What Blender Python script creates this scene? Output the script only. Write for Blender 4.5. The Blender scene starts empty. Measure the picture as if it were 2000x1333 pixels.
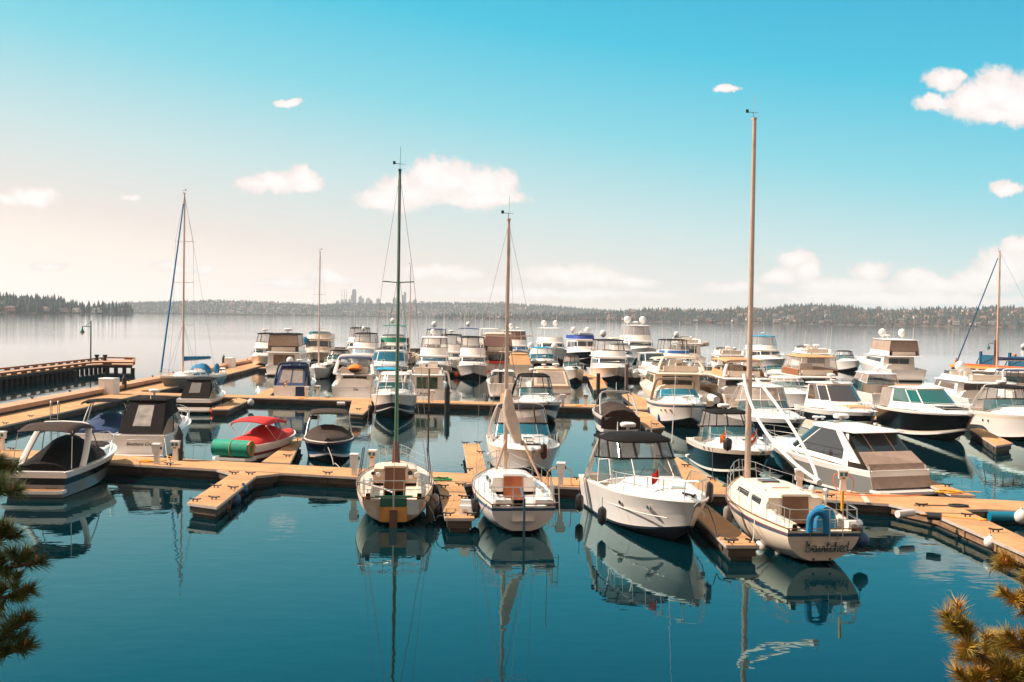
import bpy, math, random
from math import sin, cos, pi, radians, sqrt, atan2
from mathutils import Vector, Matrix
random.seed(7)
SC = bpy.context.scene
COL = SC.collection
# ------------------------------------------------------------------ camera
FOC, CAMH = 2300.0, 7.2          # focal length in px of the 2000 px wide photo, eye height over the water
PITCH = math.atan(46.5/FOC); ROLL = radians(0.888)
_f = Vector((0, cos(PITCH), -sin(PITCH)))
_r0 = Vector((1, 0, 0)); _u0 = Vector((0, sin(PITCH), cos(PITCH)))
_r = _r0*cos(ROLL)+_u0*sin(ROLL); _u = -_r0*sin(ROLL)+_u0*cos(ROLL)
cd = bpy.data.cameras.new('camera'); cam = bpy.data.objects.new('camera', cd); COL.objects.link(cam)
M = Matrix((_r, _u, -_f)).transposed().to_4x4(); M.translation = Vector((0, 0, CAMH)); cam.matrix_world = M
cd.sensor_width = 36; cd.lens = 36*FOC/2000; cd.clip_start = 0.1; cd.clip_end = 60000
SC.camera = cam
def ray(px, py): return _f*FOC+_r*(px-1000)+_u*(666.5-py)
def W(px, py, z=0.0):            # survey point: where the sight line of a photo point meets height z
    d = ray(px, py); t = (z-CAMH)/d.z
    return Vector((d.x*t, d.y*t, z))
def WD(px, py, D):               # ... meets the distance D
    d = ray(px, py); t = D/d.y
    return Vector((d.x*t, D, CAMH+d.z*t))
def YH(px): return 604.5+.0155*px
# ------------------------------------------------------------------ node helpers
def lin(r, g, b):
    f = lambda c: ((c/255+.055)/1.055)**2.4 if c > 10 else c/255/12.92
    return (f(r), f(g), f(b), 1)
class NT:
    def __init__(s, t): s.t = t; t.nodes.clear()
    def n(s, typ, ins=None, **kw):
        nd = s.t.nodes.new(typ)
        for k, v in kw.items(): setattr(nd, k, v)
        if ins:
            for k, v in ins.items():
                if isinstance(v, bpy.types.NodeSocket): s.t.links.new(v, nd.inputs[k])
                else: nd.inputs[k].default_value = v
        return nd
    def m(s, op, a, b=None, c=None, clamp=False):
        nd = s.t.nodes.new('ShaderNodeMath'); nd.operation = op; nd.use_clamp = clamp
        for i, v in enumerate((a, b, c)):
            if v is None: continue
            if isinstance(v, bpy.types.NodeSocket): s.t.links.new(v, nd.inputs[i])
            else: nd.inputs[i].default_value = v
        return nd.outputs[0]
    def ramp(s, fac, stops, interp='LINEAR'):
        nd = s.t.nodes.new('ShaderNodeValToRGB'); s.t.links.new(fac, nd.inputs[0]); cr = nd.color_ramp; cr.interpolation = interp
        while len(cr.elements) < len(stops): cr.elements.new(.5)
        for e, (p, c) in zip(cr.elements, stops): e.position = p; e.color = c if len(c) == 4 else (*c, 1)
        return nd.outputs[0]
    def mix(s, fac, a, b, typ='MIX'):
        nd = s.t.nodes.new('ShaderNodeMix'); nd.data_type = 'RGBA'; nd.blend_type = typ
        for k, v in ((0, fac), (6, a), (7, b)):
            if isinstance(v, bpy.types.NodeSocket): s.t.links.new(v, nd.inputs[k])
            else: nd.inputs[k].default_value = v
        return nd.outputs[2]
# ------------------------------------------------------------------ world: Nishita sky graded teal to peach, with cumulus
SUN_AZ, SUN_EL = -84.0, 44.0     # azimuth from the view direction (left is negative)
wd = bpy.data.worlds.new('World'); SC.world = wd; wd.use_nodes = True
T = NT(wd.node_tree)
sky = T.n('ShaderNodeTexSky', sky_type='NISHITA'); sky.sun_disc = False
sky.sun_elevation = radians(SUN_EL); sky.sun_rotation = radians(SUN_AZ); sky.altitude = 0; sky.air_density = 1.2; sky.dust_density = 1.5
tc = T.n('ShaderNodeTexCoord'); sp = T.n('ShaderNodeSeparateXYZ', {0: tc.outputs['Generated']})
X, Y, Z = sp.outputs
s_ = T.m('ADD', T.m('MULTIPLY', X, .15), T.m('ADD', Z, .05))
grad = T.ramp(s_, [(0.0, (1.26, 1.08, .97)), (.045, (1.12, .94, .84)), (.08, lin(242, 230, 222)), (.14, lin(204, 228, 229)),
                   (.215, lin(128, 215, 230)), (.29, lin(48, 196, 226)), (.375, lin(0, 172, 214)), (.50, lin(60, 165, 190)), (.75, lin(150, 190, 200)), (1.0, lin(170, 195, 200))])  # high stops, out of view, paled to cut blue fill light
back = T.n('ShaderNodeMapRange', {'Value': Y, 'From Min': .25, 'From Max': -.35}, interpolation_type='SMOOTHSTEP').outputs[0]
grad = T.mix(back, grad, lin(212, 190, 172))  # unseen sky behind the camera, warm cream added to fill camera-facing sides
Yc = T.m('MAXIMUM', Y, .02)
uv = T.n('ShaderNodeCombineXYZ', {0: T.m('DIVIDE', X, Yc), 1: T.m('DIVIDE', Z, Yc)}).outputs[0]
# clouds: ellipses in the tangent plane (degrees of arc on the sky), broken up with noise
def cl(px, py, rx, ry):
    d = ray(px, py); return (d.x/d.y, d.z/d.y, rx/FOC, ry/FOC)
CL = [(745,388,45,16),(790,378,60,30),(845,352,45,40),(885,355,50,36),(930,365,60,36),(985,362,26,28),(940,388,80,16),
      (500,362,40,15),(545,352,45,20),(585,345,32,18),(600,362,30,14),
      (62,382,48,18),(15,388,30,10),(85,375,28,14),(255,388,20,6),(562,201,24,7),(1420,173,26,7),
      (1845,155,34,18),(1870,150,16,10),(1825,200,34,16),(1900,200,50,36),(1945,180,46,42),(1995,200,50,46),(1960,222,90,18),
      (1965,366,28,15),(1555,510,34,20),(1575,530,28,20),(1530,542,38,14),
      (1100,535,80,18),(1160,545,70,16),(1230,552,50,12),(850,530,70,13),(900,540,40,12),
      (1700,530,34,18),(1790,545,40,18),(1650,560,90,18),(1850,560,120,16),(1970,520,60,34),(1920,545,60,22),(1990,480,30,16),
      (1430,560,60,10),(340,522,44,10),(95,522,36,9),(400,524,20,8),(650,545,50,12),(560,556,60,9),(1070,575,240,9),(1750,585,260,12)]
nz = T.n('ShaderNodeTexNoise', {'Vector': uv, 'Scale': 42.0, 'Detail': 6.0, 'Roughness': .6})
nz2 = T.n('ShaderNodeTexNoise', {'Vector': uv, 'Scale': 150.0, 'Detail': 4.0, 'Roughness': .65})
warp = T.n('ShaderNodeVectorMath', {0: nz.outputs['Color'], 1: (.5, .5, .5)}, operation='SUBTRACT').outputs[0]
warp = T.n('ShaderNodeVectorMath', {0: warp, 'Scale': .017}, operation='SCALE').outputs[0]
uvw = T.n('ShaderNodeVectorMath', {0: uv, 1: warp}, operation='ADD').outputs[0]
acc = None; top = None
for c in CL:
    u, v, a, b = cl(*c)
    q = T.n('ShaderNodeVectorMath', {0: uvw, 1: (1/a, 1/b, 0), 2: (-u/a, -v/b, 0)}, operation='MULTIPLY_ADD').outputs[0]
    ln = T.n('ShaderNodeVectorMath', {0: q}, operation='LENGTH').outputs['Value']
    acc = ln if acc is None else T.n('ShaderNodeMath', {0: acc, 1: ln, 2: .25}, operation='SMOOTH_MIN').outputs[0]
dens = T.m('ADD', T.m('SUBTRACT', 1.36, acc), T.m('MULTIPLY', T.m('SUBTRACT', nz2.outputs['Fac'], .5), .9))
dens = T.n('ShaderNodeMapRange', {'Value': dens, 'From Min': -.04, 'From Max': .55}, interpolation_type='SMOOTHSTEP').outputs[0]
front = T.n('ShaderNodeMapRange', {'Value': Y, 'From Min': .05, 'From Max': .2}).outputs[0]
uvs = T.n('ShaderNodeSeparateXYZ', {0: uv}).outputs
lowfade = T.n('ShaderNodeMapRange', {'Value': uvs[1], 'From Min': 0.0, 'From Max': .07, 'To Min': .85, 'To Max': .98}).outputs[0]
dens = T.m('MULTIPLY', T.m('MULTIPLY', dens, front), lowfade)
shade = T.n('ShaderNodeTexNoise', {'Vector': uvw, 'Scale': 60.0, 'Detail': 3.0}).outputs['Fac']
ccol = T.ramp(T.m('ADD', T.m('MULTIPLY', acc, .35), T.m('MULTIPLY', shade, .6)), [(.28, (1.12, 1.05, 1.02)), (.45, (1.08, .99, .96)), (.60, (1.0, .89, .85)), (.75, (.93, .81, .77))])
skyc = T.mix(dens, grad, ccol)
bg1 = T.n('ShaderNodeBackground', {'Color': sky.outputs[0], 'Strength': .1})
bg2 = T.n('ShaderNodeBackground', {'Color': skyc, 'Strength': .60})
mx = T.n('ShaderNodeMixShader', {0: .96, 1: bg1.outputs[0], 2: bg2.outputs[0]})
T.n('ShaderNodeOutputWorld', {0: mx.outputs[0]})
wd.cycles.sampling_method = 'MANUAL'; wd.cycles.sample_map_resolution = 512
sd = bpy.data.lights.new('sun', 'SUN'); so = bpy.data.objects.new('sun', sd); COL.objects.link(so)
sd.energy = 5.0; sd.angle = radians(.5); sd.color = (1, .86, .73)
_sv = Vector((sin(radians(SUN_AZ))*cos(radians(SUN_EL)), cos(radians(SUN_AZ))*cos(radians(SUN_EL)), sin(radians(SUN_EL))))
so.rotation_euler = _sv.to_track_quat('Z', 'Y').to_euler()
SC.view_settings.view_transform = 'Standard'; SC.view_settings.look = 'None'; SC.view_settings.exposure = .75; SC.view_settings.gamma = 1
SC.cycles.max_bounces = 8; SC.cycles.transparent_max_bounces = 24; SC.cycles.use_denoising = True
SC.cycles.volume_bounces = 1; SC.cycles.caustics_reflective = False; SC.cycles.caustics_refractive = False
SC.cycles.sample_clamp_indirect = 6
# ------------------------------------------------------------------ materials
_mats = {}
def mat(name, col, rough=.5, metal=0, var=0.0, vs=3.0, bump=0.0, bs=20.0, alpha=1.0, spec=.5, coat=0, vcol=None, trans=0, stretch=None):
    if name in _mats: return _mats[name]
    m = bpy.data.materials.new(name); m.use_nodes = True; t = NT(m.node_tree); _mats[name] = m
    out = t.n('ShaderNodeOutputMaterial'); b = t.n('ShaderNodeBsdfPrincipled')
    t.t.links.new(b.outputs[0], out.inputs[0])
    col = (*col, 1) if len(col) == 3 else col
    b.inputs['Base Color'].default_value = col
    b.inputs['Roughness'].default_value = rough; b.inputs['Metallic'].default_value = metal
    b.inputs['Alpha'].default_value = alpha; b.inputs['Specular IOR Level'].default_value = spec
    b.inputs['Coat Weight'].default_value = coat; b.inputs['Transmission Weight'].default_value = trans
    o = t.n('ShaderNodeTexCoord').outputs['Object']
    if stretch: o = t.n('ShaderNodeMapping', {0: o, 3: stretch}).outputs[0]
    n = t.n('ShaderNodeTexNoise', {'Vector': o, 'Scale': vs, 'Detail': 5.0, 'Roughness': .6})
    if var or vcol:
        c2 = (*vcol, 1) if vcol else tuple(c*(1-var) for c in col[:3])+(1,)
        f = t.n('ShaderNodeMapRange', {'Value': n.outputs[0], 'From Min': .35, 'From Max': .68}).outputs[0]
        t.t.links.new(t.mix(f, col, c2), b.inputs['Base Color'])
    if bump:
        n2 = t.n('ShaderNodeTexNoise', {'Vector': o, 'Scale': bs, 'Detail': 3.0})
        bp = t.n('ShaderNodeBump', {'Height': n2.outputs[0], 'Strength': bump, 'Distance': .03})
        t.t.links.new(bp.outputs[0], b.inputs['Normal'])
    return m
GEL = mat('gelcoat', (.86, .80, .75), .22, var=.05, vs=.8, coat=.3)
GELD = mat('gelcoat_weathered', (.76, .66, .56), .45, var=.22, vs=2.5, vcol=(.50, .36, .24))
NSK = mat('nonskid_deck', (.72, .64, .57), .6, var=.06, bump=.2, bs=90)
CREAM = mat('cream_gelcoat', (.78, .66, .53), .3, var=.05)
BLACKH = mat('black_hull', (.005, .005, .006), .15, coat=.08, spec=.3)
NAVYH = mat('navy_hull', (.008, .03, .07), .12, coat=.4)
GRAYH = mat('gray_hull', (.24, .235, .22), .2, coat=.6)
TEALH = mat('teal_hull', (.01, .16, .24), .12, coat=.8)
BOTT = mat('bottom_paint', (.008, .010, .014), .6, spec=.2)
BOOT = mat('boot_stripe', (.015, .02, .03), .3)
REDS = mat('maroon_stripe', (.25, .03, .02), .3)
BLUS = mat('blue_stripe', (.035, .10, .17), .35)
BLK = mat('black_canvas', (.012, .009, .009), .85, spec=.15, var=.3, vs=4, bump=.4, bs=9)
BRN = mat('brown_canvas', (.060, .038, .030), .85, spec=.2, var=.3, vs=3, bump=.5, bs=7)
TAUPE = mat('taupe_canvas', (.38, .27, .21), .8, var=.2, vs=3, bump=.5, bs=7)
TAN = mat('tan_canvas', (.60, .32, .14), .8, var=.2, vs=3, bump=.3, bs=8)
BEIGE = mat('beige_canvas', (.70, .52, .36), .8, var=.12, vs=3, bump=.3, bs=8)
NAVY = mat('navy_canvas', (.012, .035, .11), .75, var=.2, bump=.4, bs=9)
BLUE = mat('blue_canvas', (.0, .17, .36), .75, var=.25, bump=.4, bs=9)
CYANC = mat('bright_blue_canvas', (.0, .32, .52), .75, var=.2, bump=.4, bs=9)
REDC = mat('red_canvas', (.62, .02, .012), .75, var=.25, bump=.4, bs=9)
GRNC = mat('green_canvas', (.0, .20, .12), .75, var=.2, bump=.3, bs=9)
ORNG = mat('orange_canvas', (.85, .22, .01), .75, var=.2, bump=.3, bs=9)
GLS = mat('dark_glass', (.012, .02, .024), .05, spec=.8, coat=.5)
TGL = mat('tinted_glass', (.02, .10, .11), .04, alpha=.55, spec=.8)
CGL = mat('blue_glass', (.01, .14, .20), .05, spec=.8)
VIN = mat('clear_vinyl', (.55, .50, .46), .12, alpha=.34, spec=.6, var=.15, bump=.25, bs=2.5)
VINO = mat('hazy_vinyl', (.42, .34, .29), .15, alpha=.75, spec=.5, var=.3, bump=.3, bs=2.5)
SS = mat('stainless_steel', (.58, .54, .50), .4, metal=.8)
WIRE = mat('rigging_wire', (.22, .18, .16), .6)
ALU = mat('aluminium', (.55, .50, .46), .35, metal=.9, var=.1)
TEAK = mat('teak', (.36, .17, .07), .55, var=.35, vs=6, stretch=(6, .6, 1))
WOODD = mat('dark_varnished_wood', (.11, .04, .018), .3, var=.3, vs=6, coat=.4)
BRK = mat('black_rubber', (.02, .018, .018), .6)
WHP = mat('white_plastic', (.80, .77, .74), .35, var=.06)
SEAT = mat('cream_upholstery', (.70, .60, .50), .55, var=.1)
DARKI = mat('dark_interior', (.035, .03, .028), .7)
TRIM = mat('timber_rail', (.22, .11, .05), .5, var=.3)
ROPE = mat('rope', (.45, .36, .28), .9)
YEL = mat('yellow_rubber', (.85, .36, .02), .55)
DKR = mat('dark_rope', (.03, .03, .035), .9)
# ------------------------------------------------------------------ mesh builder
class MB:
    def __init__(s): s.v = []; s.f = []; s.m = []; s.mi = 0; s.mats = []
    def use(s, m):
        if m not in s.mats: s.mats.append(m)
        s.mi = s.mats.index(m); return s
    def add(s, vs, fs):
        b = len(s.v); s.v += [tuple(p) for p in vs]
        for f in fs: s.f.append([b+i for i in f]); s.m.append(s.mi)
    def poly(s, pts): s.add(pts, [list(range(len(pts)))])
    def box(s, cx, cy, cz, sx, sy, sz, rz=0, tx=1.0, ty=1.0):      # centre, full sizes; tx, ty: taper of the top
        c, n = cos(rz), sin(rz); P = []
        for k, (ax, ay) in ((-1, (1, 1)), (1, (tx, ty))):
            for i, j in ((-1, -1), (1, -1), (1, 1), (-1, 1)):
                x, y = i*sx/2*ax, j*sy/2*ay
                P.append((cx+x*c-y*n, cy+x*n+y*c, cz+k*sz/2))
        s.add(P, [(3, 2, 1, 0), (4, 5, 6, 7), (0, 1, 5, 4), (1, 2, 6, 5), (2, 3, 7, 6), (3, 0, 4, 7)]); return s
    def tube(s, pts, r, n=6, r1=None, closed=False, flat=1.0):
        pts = [Vector(p) for p in pts]; N = len(pts); rings = []; prev = None
        for i, p in enumerate(pts):
            if closed: d = pts[(i+1) % N]-pts[i-1]
            else: d = pts[min(i+1, N-1)]-pts[max(i-1, 0)]
            if d.length < 1e-9: d = Vector((0, 0, 1))
            d.normalize()
            if prev is None:
                a = Vector((0, 0, 1)) if abs(d.z) < .9 else Vector((1, 0, 0))
                prev = d.cross(a).normalized()
            a = (prev-d*prev.dot(d)); a = a.normalized() if a.length > 1e-6 else d.orthogonal().normalized()
            prev = a; b = d.cross(a)
            rr = r if r1 is None else r+(r1-r)*i/max(1, N-1)
            rings.append([p+a*rr*cos(2*pi*k/n)+b*rr*flat*sin(2*pi*k/n) for k in range(n)])
        s.loft(rings, True, not closed, not closed, closed); return s
    def loft(s, rings, ringclosed=True, cap0=False, cap1=False, loop=False):
        n = len(rings[0]); V = [p for r in rings for p in r]; F = []
        R = len(rings)
        for i in range(R if loop else R-1):
            j = (i+1) % R
            for k in range(n if ringclosed else n-1):
                l = (k+1) % n; F.append((i*n+k, i*n+l, j*n+l, j*n+k))
        if cap0: F.append(tuple(range(n-1, -1, -1)))
        if cap1: F.append(tuple((R-1)*n+k for k in range(n)))
        s.add(V, F); return s
    def lathe(s, prof, c=(0, 0, 0), n=12, sx=1.0, sy=1.0):
        s.loft([[(c[0]+r*sx*cos(2*pi*k/n), c[1]+r*sy*sin(2*pi*k/n), c[2]+z) for k in range(n)] for r, z in prof], True, True, True); return s
    def ball(s, c, rx, ry=None, rz=None, n=10, m=7):
        ry = ry or rx; rz = rz or rx
        s.loft([[(c[0]+rx*sin(pi*i/m)*cos(2*pi*k/n), c[1]+ry*sin(pi*i/m)*sin(2*pi*k/n), c[2]-rz*cos(pi*i/m)) for k in range(n)] for i in range(0, m+1)]); return s
    def slab(s, pts, z0, z1):                                      # vertical prism from a plan polygon
        n = len(pts); s.add([(p[0], p[1], z0) for p in pts]+[(p[0], p[1], z1) for p in pts],
              [tuple(range(n-1, -1, -1)), tuple(range(n, 2*n))]+[(k, (k+1) % n, n+(k+1) % n, n+k) for k in range(n)]); return s
    def plateq(s, a, b, c, d, th):                                 # thick quad, th along its normal
        a, b, c, d = map(Vector, (a, b, c, d)); nn = (b-a).cross(d-a).normalized()*th
        s.add([a, b, c, d, a+nn, b+nn, c+nn, d+nn], [(3, 2, 1, 0), (4, 5, 6, 7), (0, 1, 5, 4), (1, 2, 6, 5), (2, 3, 7, 6), (3, 0, 4, 7)]); return s
    def build(s, name, parent=None, m=None, smooth=True, ang=35, sub=0):
        me = bpy.data.meshes.new(name); me.from_pydata(s.v, [], s.f)
        if m is not None: me.materials.append(m)
        else:
            for x in s.mats: me.materials.append(x)
            me.polygons.foreach_set('material_index', s.m)
        me.validate()
        if smooth: me.shade_smooth(); me.set_sharp_from_angle(angle=radians(ang))
        me.update()
        o = bpy.data.objects.new(name, me); COL.objects.link(o)
        if parent is not None: o.parent = parent
        return o
def mb(m): return MB().use(m)
def tag(o, label, cat, group=None, kind=None):
    if kind: o['kind'] = kind
    if label: o['label'] = label
    if cat: o['category'] = cat
    if group: o['group'] = group
    return o
def empty(name, loc, rz=0, label=None, cat=None, group=None):
    o = bpy.data.objects.new(name, None); COL.objects.link(o); o.location = loc; o.rotation_euler = (0, 0, rz); o.empty_display_size = .3
    return tag(o, label, cat, group)
def copytree(o, parent=None):
    c = o.copy(); COL.objects.link(c); c.parent = parent
    for ch in list(o.children): copytree(ch, c)
    return c
# ------------------------------------------------------------------ water
def water_mat():
    m = bpy.data.materials.new('lake_water'); m.use_nodes = True; t = NT(m.node_tree)
    out = t.n('ShaderNodeOutputMaterial')
    g = t.n('ShaderNodeNewGeometry').outputs['Position']; s = t.n('ShaderNodeSeparateXYZ', {0: g}).outputs
    n1 = t.n('ShaderNodeTexNoise', {'Vector': t.n('ShaderNodeMapping', {0: g, 3: (.9, 1.4, 1)}).outputs[0], 'Scale': 1.1, 'Detail': 2.0, 'Roughness': .5})
    n2 = t.n('ShaderNodeTexNoise', {'Vector': t.n('ShaderNodeMapping', {0: g, 3: (.35, 1, 1)}).outputs[0], 'Scale': .9, 'Detail': 4.0, 'Roughness': .55})
    open_ = t.n('ShaderNodeMapRange', {'Value': s[1], 'From Min': 150.0, 'From Max': 330.0, 'To Min': 0.0, 'To Max': 1.0}).outputs[0]
    patch = t.n('ShaderNodeTexNoise', {'Vector': t.n('ShaderNodeMapping', {0: g, 3: (.006, .02, 1)}).outputs[0], 'Scale': 1.0, 'Detail': 3.0}).outputs[0]
    patch = t.n('ShaderNodeMapRange', {'Value': patch, 'From Min': .35, 'From Max': .65, 'To Min': .35, 'To Max': 1.0}).outputs[0]
    h = t.m('ADD', t.m('MULTIPLY', n1.outputs[0], .0045), t.m('MULTIPLY', t.m('MULTIPLY', n2.outputs[0], t.m('MULTIPLY', open_, patch)), .022))
    bp = t.n('ShaderNodeBump', {'Height': h, 'Strength': 1.0, 'Distance': 1.0}).outputs[0]
    basin = t.n('ShaderNodeMapRange', {'Value': s[1], 'From Min': 45.0, 'From Max': 150.0}).outputs[0]
    gl = t.n('ShaderNodeBsdfGlossy', {'Color': t.mix(basin, (.70, .98, 1, 1), (1, 1, 1, 1)), 'Roughness': t.m('ADD', t.m('MULTIPLY', open_, .03), .012), 'Normal': bp})
    df = t.n('ShaderNodeBsdfDiffuse', {'Color': (0, .013, .019, 1)})
    fr = t.n('ShaderNodeFresnel', {'IOR': 1.42, 'Normal': bp}).outputs[0]
    mx = t.n('ShaderNodeMixShader', {0: fr, 1: df.outputs[0], 2: gl.outputs[0]}); t.t.links.new(mx.outputs[0], out.inputs[0])
    return m
w = MB()
ys = [-60, 0, 60, 150, 400, 1200, 4000, 30000]
for i in range(len(ys)-1):
    for x0, x1 in ((-20000, -400), (-400, 400), (400, 20000)):
        w.poly([(x0, ys[i], 0), (x1, ys[i], 0), (x1, ys[i+1], 0), (x0, ys[i+1], 0)])
tag(w.build('water', m=water_mat(), smooth=False), None, None, kind='structure')
# ------------------------------------------------------------------ boats
VPX = 880.0
HEAD = math.atan((VPX-1000)/FOC)                   # the slips' common direction
class Boat:
    """local frame: x starboard, y forward, z up, 0 on the waterline; hull centred on y = 0"""
    def __init__(s, name, label, cat, near, end, L, B, fs, fb, far=None, head=None, group=None, zn=0.0, zf=1.2):
        s.L, s.B, s.fs, s.fb = L, B, fs, fb
        p = W(near[0], near[1], zn)
        if far: q = W(far[0], far[1], zf); d = (q-p) if end == 'stern' else (p-q); h = atan2(d.x, d.y)
        else: h = (HEAD if end == 'stern' else HEAD+pi) if head is None else radians(head)
        fw = Vector((sin(h), cos(h), 0))
        c = p+fw*L/2 if end == 'stern' else p-fw*(.42*L)
        c.z = 0
        s.root = empty(name, c, -h, label, cat, group); s.h = h; s.c = c
        s.st = .9; s.tmax = .45; s.pw = 2.3; s.q = .75; s.tc = .45; s.ch = .55; s.sp = 1.6
    def world(s, x, y, z): return s.c+Vector((x*cos(s.h)+y*sin(s.h), -x*sin(s.h)+y*cos(s.h), z))
    def hb(s, t):
        if t <= s.tmax: return s.B/2*(s.st+(1-s.st)*sin(t/s.tmax*pi/2))
        return s.B/2*max(0, 1-((t-s.tmax)/(1-s.tmax))**s.pw)**s.q
    def zs(s, t): return s.fs+(s.fb-s.fs)*t**s.sp
    def y(s, t): return -s.L/2+s.L*t
    def t(s, y): return min(1, max(0, y/s.L+.5))
    def hull(s, cols, sail=False, zk=-.45, chw=.86, vs=(0, .10, .16, .45, .80, .92, 1), label=None):
        """cols: materials of the bands bottom, then between the levels vs (chine to sheer)"""
        b = MB(); N = 22; rings = []
        ts = [i/N for i in range(N)]+[.98, 1.0]
        for t in ts:
            hb, z = max(s.hb(t), .012), s.zs(t)
            if sail:
                pts = []
                for k in range(len(vs)-1, -1, -1):
                    v = vs[k]; zb = -.38+.44*(1-t)**4+.25*t**6; zz = zb+(z-zb)*v
                    wdt = hb*(1-(1-v)**2.3)**.55*(1-(1-v)*.5*t**2)
                    yy = -s.L/2+s.L*t-(1-v)*(.13*s.L)*t**3+(1-v)*.35*(1-t)**6
                    pts.append((wdt, yy, zz))
                keel = (0, pts[-1][1], pts[-1][2]-.01)
            else:
                zc = .02+.42*s.fb*t**3.2; xc = hb*(chw-.36*t**3)
                pts = []
                for v in reversed(vs):
                    e = 1+.55*t
                    pts.append((xc+(hb-xc)*v**e, -s.L/2+s.L*t*(1-.075*(1-v)*t), zc+(z-zc)*v))
                keel = (0, -s.L/2+s.L*t*(1-.115*t), zk+(-zk+.30*s.fb)*t**5)
            rings.append(pts+[keel]+[(-x, y, zz) for x, y, zz in reversed(pts)])
        K = len(vs); n = 2*K+1
        base = len(b.v); b.v += [p for r in rings for p in r]
        cm = [cols[0]]+list(cols[1:])
        band = lambda k: cm[min(len(cm)-1, (K-1-k) if k < K-1 else 0)] if k < K else None
        for i in range(len(ts)-1):
            for k in range(n-1):
                kk = k if k < K else n-2-k
                b.use(cols[0] if kk >= K-1 else cols[K-1-kk])
                if sail and kk >= K-6: zz = (rings[i][k][2]+rings[i+1][k+1][2])/2; b.use(cols[0] if zz < .09 else cols[2])
                b.f.append([base+i*n+k, base+(i+1)*n+k, base+(i+1)*n+k+1, base+i*n+k+1]); b.m.append(b.mi)
        for k in range(K):
            b.use(cols[0] if k >= K-1 else cols[K-1-k])
            if sail and k >= K-6: b.use(cols[0] if rings[0][k][2] < .13 else cols[2])
            a = [base+k, base+k+1]; c = [base+n-1-k, base+n-2-k]
            b.f.append([a[0], a[1], c[1], c[0]] if c[1] != a[1] else [a[0], a[1], c[0]]); b.m.append(b.mi)
        return b.build('hull', s.root, ang=40)
    def deck(s, m=None, sole=None, sd=.8, cs=.68, depth=.6, cock=True, ledge=.26, pp=2.0, aftbox=True, name='deck'):
        m = m or GEL; sole = sole or NSK; b = MB(); rings = []
        ts = sorted(set([round(i/18*(1-s.tc)+s.tc, 4) for i in range(18)]+[.985, 1.0]))
        def ring(t, ck):
            hb, z = max(s.hb(t), .012), s.zs(t); a = [(hb, z), (hb, z+.05), (max(hb-.06, 0), z+.05), (max(hb-.08, 0), z+.01)]
            if ck: a += [(hb-ledge, z+.012), (hb-ledge-.01, z+.01), (hb-ledge-.04, z-depth), (0, z-depth)]
            else:
                c = s.ch*(1-max(0, (t-s.tc)/(1-s.tc))**pp); a += [(max(0, hb*sd-.02), z+.02), (hb*cs, z+.02+c*.72), (hb*cs*.72, z+.02+c*.95), (0, z+.02+c)]
            return [(x, s.y(t), zz) for x, zz in a]+[(-x, s.y(t), zz) for x, zz in reversed(a[:-1])]
        def lay(tt, ck, mm):
            rs = [ring(t, ck) for t in tt]; base = len(b.v); n = 15
            b.v += [p for r in rs for p in r]
            for i in range(len(rs)-1):
                for k in range(n-1):
                    b.use(sole if (ck and k in (6, 7)) else m); b.f.append([base+i*n+k, base+(i*n+k+1), base+(i+1)*n+k+1, base+(i+1)*n+k]); b.m.append(b.mi)
            return rs
        f = lay(ts, False, m)
        if cock and s.tc > .05:
            c = lay([s.tc*i/8 for i in range(9)], True, m)
            b.use(m); A, Bq = c[-1], f[0]
            b.poly([A[5], A[6], A[7], A[8], A[9]]+[Bq[9], Bq[8], Bq[7], Bq[6], Bq[5]][0:5]) if False else None
            b.poly([(A[6][0], A[6][1]-.001, A[6][2]), (A[8][0], A[8][1]-.001, A[8][2]), Bq[10], Bq[9], Bq[8], Bq[7], Bq[6], Bq[5], Bq[4]])
            if aftbox: b.use(m); hb0 = s.hb(0)-.12; b.box(0, s.y(0)+.16, s.fs-depth/2+.02, hb0*2, .3, depth+.05)
        return b.build(name, s.root, ang=30)
    def top(s, t, x=0):          # height of the cabin top / foredeck at t
        return s.zs(t)+.02+s.ch*(1-max(0, (t-s.tc)/(1-s.tc))**2.0)
    def ring(s, w, ya, yf, rf, za, zf=None, wa=1.0, e=.9):
        zf = za if zf is None else zf; P = []
        for i in range(5):
            P.append((w*(wa+(1-wa)*i/4), ya+(yf-rf-ya)*i/4))
        for i in range(1, 8):
            a = i/7*pi/2; P.append((w*cos(a)**e, yf-rf+rf*sin(a)**e if i < 7 else yf))
        P[-1] = (0, yf)
        P += [(-x, y) for x, y in reversed(P[:-1])]
        return [Vector((x, y, za+(zf-za)*(y-ya)/max(.01, yf-ya))) for x, y in P]      # 23 points, 0 aft starboard, 11 front
    @staticmethod
    def on(r0, r1, i, h, off=0.0):
        k = min(21, int(i)); f = i-k
        a = r0[k].lerp(r0[k+1], f); b = r1[k].lerp(r1[k+1], f); p = a.lerp(b, h)
        if off:
            d = (r0[k+1]-r0[k]); n = d.cross(b-a)
            if n.length > 1e-9: p = p+n.normalized()*off
        return p
    def pane(s, b, r0, r1, i0, i1, h0, h1, off=.018, slant=0):
        n = max(1, int(math.ceil(i1-i0))*1); lo = []; hi = []
        for k in range(n+1):
            i = i0+(i1-i0)*k/n; lo.append(s.on(r0, r1, i, h0, off)); hi.append(s.on(r0, r1, min(22, max(0, i+slant*(1 if i1 <= 11 else 0))), h1, off))
        lo2 = [s.on(r0, r1, i0+(i1-i0)*k/n, h0, -.004) for k in range(n+1)]; hi2 = [s.on(r0, r1, i0+(i1-i0)*k/n, h1, -.004) for k in range(n+1)]
        b.loft([lo2, lo, hi, hi2], False)
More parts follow.
